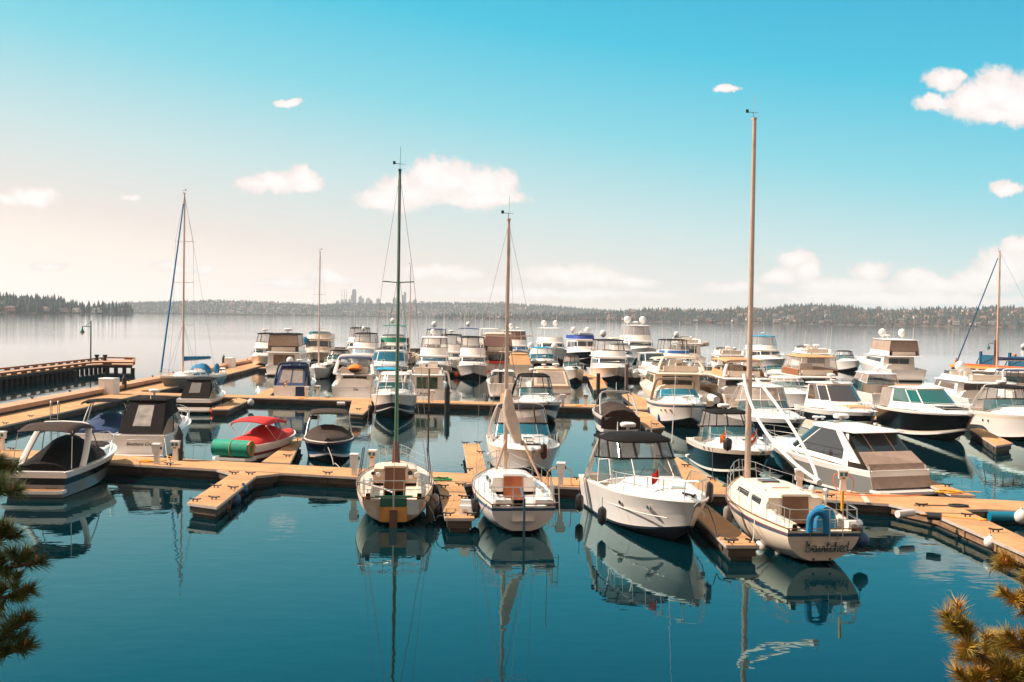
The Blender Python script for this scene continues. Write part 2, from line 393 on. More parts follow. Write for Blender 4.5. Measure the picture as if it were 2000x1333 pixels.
        b.add([lo2[0], lo[0], hi[0], hi2[0]], [(0, 1, 2, 3)]); b.add([lo2[-1], lo[-1], hi[-1], hi2[-1]], [(3, 2, 1, 0)])
    def tier(s, name, r0, r1, wall, aft=False, th=.03, parent=None):
        """a wall following two rings (outer face and a thin inner face)"""
        b = mb(wall); n = len(r0)
        b.loft([r0, r1], False)
        def ins(r):
            cx = sum((p.y for p in r))/n; return [Vector((p.x*(1-th/max(.3, abs(r[0].x))), p.y-(th if p.y > cx else 0), p.z)) for p in r]
        if th: b.loft([r1, ins(r1), ins(r0)], False)
        if aft: b.poly([r0[22], r0[0], r1[0], r1[22]])
        return b.build(name, parent or s.root, ang=40)
    def panes(s, r0, r1, lst, m=GLS, name='window', parent=None, one=False, off=.018):
        """lst: (i0, i1, h0, h1) mirrored to the other side unless it crosses the centre line"""
        allb = MB().use(m)
        for (i0, i1, h0, h1) in lst:
            for q in ([(i0, i1)] if i1 > 11 else [(i0, i1), (22-i1, 22-i0)]):
                b = allb if one else mb(m)
                s.pane(b, r0, r1, q[0], q[1], h0, h1, off)
                if not one: b.build(name, parent or s.root, ang=50)
        if one: allb.build(name, parent or s.root, ang=50)
    def frames(s, r0, r1, idx, m, r=.02, rims=(0, 1), name='frame', parent=None, aft=False):
        b = mb(m)
        for i in idx:
            for j in ([i] if i == 11 else [i, 22-i]):
                b.tube([s.on(r0, r1, j, 0, .004), s.on(r0, r1, j, .5, .004), s.on(r0, r1, j, 1, .004)], r, 5)
        if 0 in rims: b.tube([p for p in r0], r, 5)
        if 1 in rims: b.tube([p for p in r1], r, 5)
        if aft:
            for rr in (r0, r1): b.tube([rr[0], rr[22]], r, 5)
        return b.build(name, parent or s.root)
    def roof(s, r, th=.08, crown=.08, over=.08, oaft=.1, m=None, name='roof', ofront=None, parent=None):
        m = m or GEL; b = mb(m); w = max(p.x for p in r); ya, yf = r[0].y, r[11].y; cy = (ya+yf)/2; hl = (yf-ya)/2
        of = over if ofront is None else ofront
        def sc(f, dz, g=0):
            out = []
            for p in r:
                x = p.x*(w+over+g)/w*f; yy = p.y-cy
                yy = yy*(hl+of+g)/hl if yy > 0 else yy*(hl+oaft+g)/hl
                out.append(Vector((x, cy+yy*f, p.z+dz)))
            # aft edge gently bowed
            a, c = out[-1], out[0]
            out += [a.lerp(c, .25)+Vector((0, -.03, 0)), a.lerp(c, .5)+Vector((0, -.04, 0)), a.lerp(c, .75)+Vector((0, -.03, 0))]
            return out
        b.loft([sc(.4, .004), sc(.97, .004), sc(1, th*.35, .015), sc(.992, th*.8), sc(.95, th+crown*.18), sc(.75, th+crown*.65), sc(.4, th+crown*.95), sc(.05, th+crown)], True, True, True)
        return b.build(name, parent or s.root, ang=40)
    def rail(s, t0=.45, t1=1.0, h=.55, ins=.10, r=.014, mid=True, n=6, m=None, over=.12, name='bow_rail', z0=.05):
        b = mb(m or SS); tp = []; st = []
        N = 14
        for i in range(N+1):
            t = t0+(t1-t0)*i/N; x = max(s.hb(t)-ins, .0); k = min(1, i/2.0)
            if t1 >= .99 and i == N: x = 0
            tp.append((x, s.y(t)+(over*(i/N)**4), s.zs(t)+z0+h*k))
        if t1 >= .99: tp[-2] = (max(tp[-2][0], .12), tp[-2][1]+.02, tp[-2][2])
        sides = [tp+[(-x, y, z) for x, y, z in reversed(tp[:-1])]] if t1 >= .99 else [tp, [(-x, y, z) for x, y, z in tp]]
        for q in sides: b.tube(q, r, 5)
        if mid:
            for sg in (1, -1): b.tube([(sg*x, y, z-h*.5) for x, y, z in tp[2:]], r*.7, 4)
        for i in range(n):
            k = 2+int(i*(N-3)/max(1, n-1)); x, y, z = tp[k]; zz = s.zs(t0+(t1-t0)*k/N)+.02
            for sg in (1, -1): b.tube([(sg*x, y-.10, zz), (sg*x, y, z)], r*.9, 4)
        return b.build(name, s.root)
    def platform(s, w=None, d=.6, z=.28, m=None, top=None):
        w = w or s.B*.86; b = mb(m or GEL); y0 = s.y(0)
        pts = [(-w/2, y0+.05), (-w/2, y0-d*.7), (-w/2+.25, y0-d), (w/2-.25, y0-d), (w/2, y0-d*.7), (w/2, y0+.05)]
        b.slab(pts, z-.12, z)
        if top: b.use(top); b.slab([(x*.93, y0+(y-y0)*.92) for x, y in pts], z+.001, z+.012)
        return b.build('swim_platform', s.root)
    def arch(s, y0, z0, y1, z1, w0, w1, r=.085, m=None, name='radar_arch', flat=.55):
        b = mb(m or GEL); P = []
        for k in range(5): f = k/5; P.append((w0+(w1-w0)*f**1.5, y0+(y1-y0)*f, z0+(z1-z0-.22)*f))
        P += [(w1-.02, y1, z1-.2), (w1-.1, y1, z1-.06), (w1-.28, y1, z1)]
        P += [(0, y1, z1+.03)]+[(-x, y, z) for x, y, z in reversed(P)]
        b.tube(P, r, 8, flat=flat); return b.build(name, s.root)
    def dome(s, x, y, z, r=.22, kind='dome', pole=.15, name='radar_dome'):
        b = mb(WHP)
        if kind == 'dome': b.tube([(x, y, z), (x, y, z+pole)], .05, 6); b.ball((x, y, z+pole+r*.95), r, r, r*1.08, 12, 8)
        elif kind == 'flat': b.tube([(x, y, z), (x, y, z+pole)], .06, 6); b.lathe([(r*.9, 0), (r, r*.14), (r, r*.4), (r*.75, r*.56), (.02, r*.6)], (x, y, z+pole), 14)
        else: b.tube([(x, y, z), (x, y, z+pole)], .06, 6); b.box(x, y, z+pole+.05, r*5, .12, .09)
        return b.build(name, s.root)
    def antenna(s, x, y, z, h=3.2, rake=-.25, r=.02):
        return mb(WHP).tube([(x, y, z), (x, y+rake*h*.5, z+h*.5), (x, y+rake*h, z+h)], r, 4, r*.5).build('antenna', s.root)
    def portlights(s, ts, v=.66, rr=.1, rz=.07):
        for t in ts:
            for sg in (1, -1):
                hb, z = s.hb(t), s.zs(t); e = 1+.55*t; zc = .02+.42*s.fb*t**3.2; xc = hb*(.86-.36*t**3)
                x = xc+(hb-xc)*v**e; zz = zc+(z-zc)*v; y = s.y(t)
                b = mb(SS); b.lathe([(1.25, -.01), (1.25, .006), (1, .012)], (0, 0, 0), 14); b.v = [(sg*(x+.004+p[2]), y+p[0]*rr*1.0, zz+p[1]*rz) for p in b.v]
                b.use(GLS); c = MB().use(GLS); c.lathe([(1, -.005), (1, .014)], (0, 0, 0), 14); c.v = [(sg*(x+.005+p[2]), y+p[0]*rr, zz+p[1]*rz) for p in c.v]
                b.add(c.v, c.f); b.build('porthole', s.root)
    def hatch(s, y, x=0, sx=.5, sy=.5, m=None, lift=.0):
        z = s.top(s.t(y))-(.10*abs(x)); b = mb(WHP); b.box(x, y, z+.012+lift, sx, sy, .035); b.use(m or GLS); b.box(x, y, z+.034+lift, sx*.84, sy*.84, .014); return b.build('hatch', s.root)
    def anchor(s):
        b = mb(SS); y = s.y(1); z = s.fb
        b.box(0, y-.1, z+.05, .16, .55, .05); b.tube([(0, y+.18, z+.06), (0, y-.35, z+.10)], .022, 5)
        b.plateq((-.12, y+.1, z-.10), (.12, y+.1, z-.10), (.05, y+.26, z+.05), (-.05, y+.26, z+.05), .03)
        return b.build('anchor', s.root)
    def seats(s, y0, y1, m=None):
        z = s.fs-.6; b = mb(m or SEAT); hb = s.hb(.2)-.36
        b.box(0, s.y(0)+.55, z+.22, hb*1.9, .5, .42); b.box(0, s.y(0)+.36, z+.52, hb*1.9, .14, .35)
        for sg in (1, -1): b.box(sg*hb*.55, y1-.7, z+.45, .55, .55, .18); b.box(sg*hb*.55, y1-.95, z+.85, .52, .14, .7); b.box(sg*hb*.55, y1-.7, z+.2, .25, .3, .4)
        b.build('seat', s.root)
        b = mb(BRK); c = Vector((hb*.5, y1-.15, z+.95)); b.tube([c+Vector((.19*cos(a), .06*sin(a), .18*sin(a))) for a in [k*pi/5 for k in range(10)]], .015, 5, closed=True)
        b.tube([c, c+Vector((0, .2, -.05))], .02, 5); b.build('steering_wheel', s.root)
        b = mb(GEL); b.box(0, y1+.02, z+.55, hb*1.8, .3, 1.05); b.build('dashboard', s.root)
    # ---- windshield wrapping round the cockpit front
    def windshield(s, yf, ya, w, h=.5, rake=.45, za=None, zf=None, m=None, rf=None, fr=None, posts=(5, 9), w1=.9, name='windshield'):
        za = s.fs+.06 if za is None else za; zf = s.top(s.t(yf))-.02 if zf is None else zf; rf = rf or min(1.1, w*.9)
        r0 = s.ring(w, ya, yf, rf, za, zf); r1 = s.ring(w*w1, ya-rake*.3, yf-rake, rf, max(za, zf-.15)+h*.7, zf+h)
        t = s.tier(name, r0, r1, m or TGL, th=.012); s.frames(r0, r1, (0,)+tuple(posts), fr or ALU, .018, parent=t, name='windshield_frame')
        return r0, r1
    def canopy(s, r1, ya, ztop, w=None, back=.35, top=None, wall=None, posts=(0, 2.5, 5, 9), fr=None, over=.05, crown=.10, aft=None, name='canopy'):
        """enclosure from the windshield's top ring up to a fabric or hard top"""
        top = top or BLK; wall = wall or VIN; fr = fr or top
        w0 = max(p.x for p in r1); yf = r1[11].y; rf = min(1.0, w0*.9); w = w or w0*.86
        z0f = r1[11].z; z0a = r1[0].z
        b0 = s.ring(w0+.01, ya, yf+.01, rf, z0a, z0f); b1 = s.ring(w, ya+.1, yf-back, rf*.9, ztop-.03, ztop)
        wl = s.tier('clear_panels', b0, b1, wall, th=.0, aft=bool(aft == 'clear')); s.frames(b0, b1, posts, fr, .028, parent=wl, name='panel_seams')
        s.roof(b1, .05, crown, over, .08, m=top, name=name)
        return b0, b1
    def aftcurtain(s, b0, b1, yb, zb, wb, m, win=None, wm=None):
        """sloping rear curtain from the roof's aft edge down to the transom, with side pieces"""
        b = mb(m); R = b1[0]; Lf = b1[22]; y1 = R.y
        A, Bp = Vector((wb, yb, zb)), Vector((-wb, yb, zb))
        b.plateq(A, R, Lf, Bp, .015); b.plateq(b0[0], R, A+Vector((0, .01, 0)), A, .012); b.plateq(Bp, Bp+Vector((0, .01, 0)), Lf, b0[22], .012)
        o = b.build('rear_curtain', s.root)
        if win:
            for (u0, u1, v0, v1) in win:
                q = lambda u, v: (A.lerp(Bp, u)).lerp(R.lerp(Lf, u), v)
                nn = (R-A).cross(Bp-A).normalized(); nn = nn if nn.y < 0 else -nn
                P = [q(u0, v0)+nn*.02, q(u1, v0)+nn*.02, q(u1, v1)+nn*.02, q(u0, v1)+nn*.02]
                mb(wm or VINO).plateq(*P, .008).build('clear_window', o)
        return o
    def bimini(s, ya, yf, z, w, m, z0=None, bow=.12, legs=True, parent=None, name='bimini_top', fr=None, drop=.1):
        b = mb(m); rings = []
        for k in range(7):
            y = ya+(yf-ya)*k/6; dz = -drop*abs(k/3-1)**2.2
            rings.append([(w*sin(a), y, z+dz+bow*(cos(a)-1)*1.0-(.09 if abs(a) > 1.2 else 0)) for a in [-1.45, -1.15, -.8, -.4, 0, .4, .8, 1.15, 1.45]])
        b.loft(rings, False); b.loft([[(x, y, zz-.02) for x, y, zz in r] for r in rings], False)
        o = b.build(name, parent or s.root, ang=60)
        if legs:
            z0 = s.fs+.08 if z0 is None else z0; f = mb(fr or SS); ym = (ya+yf)/2
            for sg in (1, -1):
                for y in (ya+.03, yf-.03): f.tube([(sg*(w+.02), ym, z0), (sg*w*.99, y, z-bow-drop*.9)], .016, 5)
            for y, dz in ((ya+.03, drop), (ym, 0), (yf-.03, drop)):
                f.tube([(w*sin(a), y, z-dz-.03+bow*(cos(a)-1)-(.06 if abs(a) > 1.2 else 0)) for a in [-1.45, -1.15, -.8, -.4, 0, .4, .8, 1.15, 1.45]], .015, 5)
            f.build('bimini_frame', o)
        return o
    def cover(s, t0, t1, m, hgt, w=.97, z=.06, peaks=None, name='boat_cover', n=14):
        """fabric cover stretched over the open boat, sagging between its high points"""
        b = mb(m); rings = []; rr = random.Random(int(s.L*100))
        for i in range(n+1):
            t = t0+(t1-t0)*i/n; hb = max(s.hb(t)*w, .02); zz = s.zs(t)+z; H = hgt(t)
            row = []
            for k in range(-6, 7):
                u = k/6; row.append((hb*u, s.y(t), zz+H*(1-abs(u)**2.4)+(rr.uniform(-.02, .02) if abs(u) < .95 else 0)-(.14 if abs(u) > .99 else 0)))
            rings.append(row)
        b.loft(rings, False)
        for r in (rings[0], rings[-1]): b.poly([r[-1]]+r[::-1][1:] if False else list(r))
        return b.build(name, s.root, ang=55)
    def text(s, body, loc, size, m, shear=.25, rotz=0, tilt=pi/2, name='boat_name', parent=None):
        cu = bpy.data.curves.new('boat_name', 'FONT'); cu.body = body; cu.size = size; cu.shear = shear; cu.extrude = .004; cu.align_x = 'CENTER'; cu.offset = size*.006
        o = bpy.data.objects.new('tmp', cu); COL.objects.link(o)
        me = bpy.data.meshes.new_from_object(o.evaluated_get(bpy.context.evaluated_depsgraph_get())); bpy.data.objects.remove(o)
        me.materials.clear(); me.materials.append(m)
        q = bpy.data.objects.new(name, me); COL.objects.link(q); q.parent = parent or s.root; q.location = loc; q.rotation_euler = (tilt, 0, rotz); return q
    def console(s): pass

W_ALL = (GEL,)*6
def bands(hullm=GEL, boot=BOOT, low=None, top=GEL, stripe=None):
    """bottom, boot, topsides lower, topsides mid, upper band, sheer"""
    low = low or hullm
    return [BOTT, boot, low, hullm, stripe or hullm, hullm if top is None else top, top or hullm]
def express(name, label, near, end, L, B, fs=1.0, fb=1.45, cols=None, canvas=BLK, wall=None, glass=None, roofz=2.55, tw=.56, cat='motorboat', arch=True,
            domes=(), rails=True, ports=(.55, .65, .74), tc=.40, ch=.5, top='canvas', plat=True, aftc=None, hatches=True, posts=(0, 3, 6, 9), seats=True, group='cabin cruisers', fr=None, far=None, head=None, zn=0, zf=1.2, det=True, archm=None, aftwin=None, back=.35, winm=None):
    s = Boat(name, label, cat, near, end, L, B, fs, fb, far, head, group, zn, zf); s.tc = tc; s.ch = ch
    s.hull(cols or bands()); s.deck()
    w = s.hb(.45)*.80; yf = s.y(tw); ya = s.y(.30)
    r0, r1 = s.windshield(yf, ya, w, .42+.02*B, .5, m=glass, fr=fr)
    if top:
        yb = s.y(.20)
        b0, b1 = s.canopy(r1, yb, roofz, top=canvas if top == 'canvas' else GEL, wall=wall, posts=posts, back=back, fr=canvas)
        if aftc: s.aftcurtain(b0, b1, s.y(0)+.28, s.fs+.10, s.hb(0)-.22, canvas, aftwin, winm)
    if arch: s.arch(s.y(.14), s.fs+.05, s.y(.26), roofz+.09, s.hb(.15)-.12, w*.86, m=archm)
    for d in domes: s.dome(*d)
    if rails: s.rail(.5, 1.0)
    if plat: s.platform()
    if ports: s.portlights(ports)
    if hatches: s.hatch(s.y(.72)); s.hatch(s.y(.82), 0, .4, .4)
    if det: s.anchor()
    if seats: s.seats(ya, s.y(.42))
    return s
def coupe(name, label, near, end, L, B, fs=1.15, fb=1.55, cols=None, roofz=2.75, tw=.62, group='cabin cruisers', far=None, head=None, zn=0, zf=1.3, glass=None, aft=True, domes=(), sunroof=True, aftt=.18, ch=.5, rails=True, padm=None, big=False, tc=.2, cat='motorboat', roofm=None, ports=(), plat=True):
    s = Boat(name, label, cat, near, end, L, B, fs, fb, far, head, group, zn, zf); s.tc = tc; s.ch = ch
    s.hull(cols or bands()); s.deck(pp=2.2)
    w = s.hb(.45)*.84; yf = s.y(tw); ya = s.y(aftt)
    r0 = s.ring(w, ya, yf, w*.85, fs+.06, s.top(tw)-.25); r1 = s.ring(w*.84, ya+.25, yf-.18*L, w*.9, roofz-.10, roofz)
    wl = s.tier('cabin', r0, r1, GEL)
    s.panes(r0, r1, [(.4, 3.9, .16, .97), (4.15, 7.9, .14, .97)] if big else [(.7, 4.5, .34, .95), (4.9, 7.7, .32, .93)], m=glass or GLS, parent=wl); s.panes(r0, r1, [(8.0, 14.0, .28, .94)], m=glass or GLS, parent=wl, name='windscreen')
    rf = s.roof(r1, .07, .10, .10, .5, m=roofm)
    if sunroof: mb(GLS).box(0, r1[11].y-.9, roofz+.175, w*.7, .7, .02).build('sunroof', rf)
    for d in domes: s.dome(*d)
    if rails: s.rail(.5, 1.0)
    if plat: s.platform()
    if ports: s.portlights(ports)
    if padm: mb(padm).box(0, s.y(.76), s.top(.76)+.03, w*.95, L*.16, .10, tx=.92, ty=.94).build('sun_pad', s.root)
    s.hatch(s.y(.80)); s.anchor()
    return s
def flybridge(name, label, near, end, L, B, fs=1.3, fb=1.9, cols=None, fly='bimini', canvas=BLK, wall=None, group='flybridge motor yachts', far=None, head=None, zn=0, domes=(), ht=2.3, flyh=.75, topz=1.75,
              glass=None, tw=.66, aft=.20, coam=None, tc=.16, ch=.55, body=None, mast=True, rails=True, cat='motor yacht', plat=True, stripe=None, door=True, wins=3, ladder=False, flyf=None, wingw=1.0, fr=None, arch=False, roofover=.9, ztop=None):
    if ztop:
        fs, fb = min(fs, 1.15+.25*(ztop > 5)), min(fb, 1.75 if ztop < 5.2 else 2.6); av = ztop-.12-fs
        if fly == 'none': ht = av*.72; flyh = av*.22
        else: ht = av*(.44 if flyh < 1.1 else .38); flyh = av*(.20 if flyh < 1.1 else .27); topz = ztop-.12-(fs+ht+.10+flyh)+.55
    s = Boat(name, label, cat, near, end, L, B, fs, fb, far, head, group, zn); s.tc = tc; s.ch = ch; body = body or GEL
    s.hull(cols or bands()); s.deck(m=body, pp=2.6, depth=.7)
    w = s.hb(.4)*.84; yf = s.y(tw); ya = s.y(aft); z1 = fs+ht
    r0 = s.ring(w, ya, yf, w*.6, fs+.04, s.top(tw)-.3); r1 = s.ring(w*.92, ya, yf-.95, w*.55, z1-.04, z1)
    wl = s.tier('cabin', r0, r1, body, aft=True)
    g = glass or GLS
    side = {3: [(.5, 2.2, .42, .84), (2.4, 4.2, .42, .84), (4.5, 6.6, .44, .84)], 1: [(.6, 6.4, .45, .82)], 2: [(.5, 3.1, .42, .84), (3.4, 6.6, .43, .84)]}[wins]
    s.panes(r0, r1, side, m=g, parent=wl); s.panes(r0, r1, [(7.1, 10.7, .46, .86), (10.9, 11.1, .46, .86)] if wins > 1 else [(7.0, 15.0, .46, .86)], m=g, parent=wl, name='windscreen')
    if door:
        b = mb(g); b.box(0, ya-.012, fs+ht*.42, w*1.25, .02, ht*.78); d = b.build('saloon_door', wl); mb(SS).box(0, ya-.03, fs+ht*.42, .04, .02, ht*.78).build('door_frame', d)
    ov = s.L*.10*roofover
    s.roof(r1, .10, .03, .14*wingw, ov, m=body, name='flybridge_deck')
    # coaming
    fya = ya-ov*.6; fyf = (yf-1.15) if flyf is None else s.y(flyf); zf0 = z1+.10
    c0 = s.ring(w*.93, fya, fyf, w*.8, zf0); c1 = s.ring(w*.90, fya, fyf-.45, w*.75, zf0+flyh*.8, zf0+flyh)
    cm = s.tier('flybridge_coaming', c0, c1, coam or body, th=.06)
    if stripe: s.panes(c0, c1, [(2, 20, .25, .8)], m=stripe, name='accent_panel', parent=cm)
    for q in ((w*.35, fyf-1.7, zf0+.3, .55, .5, .6), (-w*.35, fyf-1.7, zf0+.3, .55, .5, .6), (0, fya+.3, zf0+.25, w*1.4, .5, .5)): mb(SEAT).box(*q).build('flybridge_seat', cm)
    mb(GEL).box(w*.3, fyf-1.0, zf0+.45, w*.7, .5, .8, tx=.8, ty=.6).build('helm_console', cm)
    zt = zf0+flyh+topz-.55; e1 = None
    if fly in ('encl', 'hard'):
        e0 = s.ring(w*.90, fya+.05, fyf-.46, w*.75, zf0+flyh*.8, zf0+flyh); e1 = s.ring(w*.80, fya+.15, fyf-1.0, w*.65, zt-.04, zt)
        if wall is not None or fly == 'encl':
            q = s.tier('clear_panels', e0, e1, wall or VIN, th=0, aft=True); s.frames(e0, e1, (0, 3, 6, 9), fr or (canvas if fly == 'encl' else WHP), .03, parent=q, name='panel_seams', aft=True)
        else: s.frames(e0, e1, (0, 4.5, 8), WHP, .035, rims=(1,), name='hardtop_post')
        s.roof(e1, .07, .10, .10, .15, m=canvas if fly == 'encl' else body, name='canopy' if fly == 'encl' else 'hardtop'); mz = zt+.16
    elif fly == 'bimini':
        s.bimini(fya+.1, fyf-.6, zt, w*.85, canvas, z0=zf0+flyh*.7); mz = zt
        s.windshield(fyf-.40, fyf-1.4, w*.86, .22, .12, za=zf0+flyh-.05, zf=zf0+flyh-.02, name='wind_deflector', posts=(8,))
    else:
        s.windshield(fyf-.40, fyf-1.4, w*.86, .30, .15, za=zf0+flyh-.05, zf=zf0+flyh-.02, name='wind_deflector', posts=(8,)); mz = zf0+flyh
    if arch: s.arch(fya-.2, zf0+.1, fya+.5, zf0+1.25, w*.95, w*.75, r=.12, m=body); mz = zf0+1.3
    for d in domes:
        kind, x, dy, r = d; s.dome(x, (fya+fyf)/2+dy, mz-.05, r, kind, pole=.3)
    if mast: s.antenna(w*.6, fya+.6, mz-.05, 2.6); s.antenna(-w*.6, fya+.6, mz-.05, 2.2)
    if rails: s.rail(.42, 1.0, .65, n=8)
    if plat: s.platform(d=.8)
    s.anchor()
    if ladder:
        b = mb(SS)
        for sg in (-.18, .18): b.tube([(w*.7+sg, ya-.9, fs-.5), (w*.7+sg, ya-.3, z1)], .025, 5)
        for k in range(7): f = k/7; b.tube([(w*.7-.18, ya-.9+.6*f, fs-.5+(ht+.5)*f), (w*.7+.18, ya-.9+.6*f, fs-.5+(ht+.5)*f)], .02, 4)
        b.build('ladder', s.root)
    s.z1 = z1; s.w = w; s.ya = ya; s.zt = zt; s.fya = fya; s.fyf = fyf
    return s
# ------------------------------------------------------------------ sailing yachts
def sailboat(name, label, near, end, L, B, fs=.9, fb=1.15, cols=None, far=None, head=None, zn=0, zf=1.15, mastp=None, mast_t=.60, mast_h=11, mastm=None, mr=.075, spreaders=(.52,), sw=.8, boom=True,
             coverm=None, furl=None, furlt=1.0, deckm=None, cab=(.36, .72), cabw=.5, cabh=.42, cock=True, sole=None, detail=True, coam=True, wire=.006, topband=None, boomdir=0, lifel=True, wires=True, trans=.72, door=None, boomz=.95, group='sailing boats', deckh=None, cabm=None, wins=(.5, .6)):
    s = Boat(name, label, 'sailboat', near, end, L, B, fs, fb, far, head, group, zn, zf)
    s.st = trans; s.tmax = .48; s.pw = 2.1; s.q = .9; s.sp = 2.2; s.tc = .34; s.ch = .08
    cols = cols or [BOTT, BOTT, GELD, GELD, GELD, GELD, GELD]; s.hull([cols[0]]+[cols[2]]*5+[cols[3], cols[4], cols[5], cols[6]], sail=True, vs=(0, .05, .12, .2, .3, .42, .6, .82, .93, 1))
    dm = deckm or GELD
    # deck with cockpit well
    b = MB(); s.tc = cab[0]; cw = s.hb(.15)*.52
    def ring(t, ck):
        hb, z = max(s.hb(t), .01), s.zs(t)
        a = [(hb, z), (hb, z+.06), (max(hb-.05, 0), z+.06), (max(hb-.06, 0), z+.01)]
        if ck: a += [(cw+.32, z+.03), (cw+.3, z+.20), (cw+.16, z+.21), (cw+.14, z-.06), (cw*.62, z-.07), (cw*.6, z-.5), (0, z-.5)]
        else: a += [(hb*.8, z+.03), (hb*.75, z+.035), (hb*.6, z+.05), (hb*.5, z+.06), (hb*.35, z+.07), (hb*.2, z+.075), (0, z+.08)]
        a = [(min(x, hb), zz) for x, zz in a]
        return [(x, s.y(t), zz) for x, zz in a]+[(-x, s.y(t), zz) for x, zz in reversed(a[:-1])]
    ts = [s.tc+(1-s.tc)*i/14 for i in range(15)]; b.use(dm); b.loft([ring(t, False) for t in ts], False)
    ck = [ring(s.tc*i/6, cock) for i in range(7)]
    base = len(b.v); n = 21; b.v += [p for r in ck for p in r]
    for i in range(6):
        for k in range(n-1): b.use(sole if sole and k in (9, 10) else dm); b.f.append([base+i*n+k, base+i*n+k+1, base+(i+1)*n+k+1, base+(i+1)*n+k]); b.m.append(b.mi)
    b.use(dm)
    b.poly([ck[0][j] for j in (3, 4, 5, 6, 7, 8, 9, 10, 11, 12, 13, 14, 15, 16, 17)]+[(ck[0][17][0], ck[0][0][1], s.zs(0)-.0), (ck[0][3][0], ck[0][0][1], s.zs(0)-.0)]) if not cock else None
    s.deck_o = b.build('deck', s.root, ang=30)
    mb(TRIM if detail else dm).tube([(s.hb(t)+.0, s.y(t), s.zs(t)+.065) for t in [i/20 for i in range(21)]], .022, 5).tube([(-s.hb(t)-.0, s.y(t), s.zs(t)+.065) for t in [i/20 for i in range(21)]], .022, 5).tube([(s.hb(0), s.y(0), s.fs+.065), (-s.hb(0), s.y(0), s.fs+.065)], .022, 5).build('toe_rail', s.root)
    # cabin trunk
    c0, c1 = s.y(cab[0]), s.y(cab[1]); wa = s.hb(cab[0])*cabw/.5*.62
    r0 = s.ring(wa, c0, c1, wa*1.3, s.zs(cab[0])+.03, s.zs(cab[1])+.03, wa=1); r1 = s.ring(wa*.86, c0+.06, c1-.35, wa*1.1, s.zs(cab[0])+.03+cabh, s.zs(cab[1])+cabh*.72)
    cm = cabm or dm
    cb = s.tier('cabin', r0, r1, cm, aft=True, th=.0); s.cab_r = (r0, r1)
    s.roof(r1, .04, .07, .02, .02, m=cm, name='cabin_roof', parent=cb)
    s.panes(r0, r1, [(.8, 2.0, .35, .75), (2.5, 4.2, .35, .75)], m=GLS, parent=cb)
    ctop = s.zs(cab[0])+.03+cabh
    b = mb(door or WOODD); b.box(0, c0-.015, ctop-cabh/2-.08, wa*.9, .04, cabh+.42, tx=.9); b.build('companionway_door', cb)
    mb(cm).box(0, c0+.42, ctop+.10, wa*.96, .95, .06).build('sliding_hatch', cb)
    # mast and rig
    my = s.y(mast_t); mz = s.zs(mast_t)+(.5 if cab[0] < mast_t < cab[1] else .08)
    mm = mastm or ALU
    mo = mb(mm).tube([(0, my, mz-.45), (0, my, mz+mast_h*.5), (0, my-.02, mz+mast_h)], mr, 10, mr*.6).build('mast', s.root)
    b = mb(mm).box(0, my+.05, mz+mast_h+.02, .12, .35, .06); b.tube([(0, my, mz+mast_h), (.02, my, mz+mast_h+.9)], .008, 4); b.use(BRK); b.tube([(0, my+.15, mz+mast_h), (0, my+.15, mz+mast_h+.28)], .008, 4); b.tube([(-.22, my+.15, mz+mast_h+.28), (.2, my+.15, mz+mast_h+.26)], .012, 4, .006); b.box(-.22, my+.15, mz+mast_h+.31, .1, .02, .12)
    b.build('wind_vane', mo)
    tips = []
    for f in spreaders:
        z = mz+mast_h*f; k = sw*(1 if len(spreaders) == 1 else (1.05-.3*f))
        mb(mm).tube([(-k, my-.08, z+.02), (0, my, z-.02), (k, my-.08, z+.02)], .022, 5).build('spreader', mo); tips.append((k, z+.02))
    if wires:
        b = mb(WIRE); top = (0, my, mz+mast_h*.985); hbm = s.hb(mast_t)-.08; zc = s.zs(mast_t)+.06
        for sg in (1, -1):
            P = [(sg*hbm, my-.05, zc)]+[(sg*k, my-.08, z) for k, z in tips]+[top]; b.tube(P, wire, 4)
            b.tube([(sg*hbm*.95, my-.5, zc), (sg*.06, my, mz+mast_h*(spreaders[0] if spreaders else .5))], wire, 4); b.tube([(sg*hbm*.95, my+.4, zc), (sg*.06, my, mz+mast_h*(spreaders[0] if spreaders else .5))], wire, 4)
        b.tube([(0, s.y(1)-.1, s.fb+.1), top], wire, 4)
        b.tube([(0, s.y(0)+.1, s.fs+.1), (0, my, mz+mast_h)], wire, 4)
        for dx in (-.05, .05): b.tube([(dx, my-mr-.03, mz+.4), (dx, my-mr-.02, mz+mast_h*.97)], wire, 4)
        b.build('standing_rigging', mo)
    if furl:
        a = Vector((0, s.y(1)-.12, s.fb+.35)); c = Vector((0, my+.03, mz+mast_h*.97)); b = mb(furl)
        b.tube([a.lerp(c, f) for f in (0, .03, .3, .6, .9, .97)], .095, 8, .055); b.build('furled_headsail', s.root)
    if boom:
        bl = (my-s.y(.1))*.95; a = Vector((0, my-.1, mz+boomz)); e = a+Vector((sin(boomdir)*bl, -cos(boomdir)*bl, .05))
        bo = mb(mm).tube([a, e], .055, 8).build('boom', s.root)
        if coverm:
            q = mb(coverm); N = 12; up = [a.lerp(e, k/N)+Vector((0, 0, .13+.05*sin(k*2.1)+(.5*(1-k/2) if k < 2 else 0)*.6)) for k in range(N+1)]
            rings = []
            for k in range(N+1):
                c = a.lerp(e, k/N); hh = .34-.16*k/N+.02*sin(k*3); ww = .14-.05*k/N
                rings.append([c+Vector((ww*cos(x), 0, .05+hh*(.5+.6*sin(x)) if sin(x) > 0 else .05+hh*.5+hh*.75*sin(x))) for x in [j*pi/5 for j in range(10)]])
            q.loft(rings, True, True, True); q.build('sail_cover', bo)
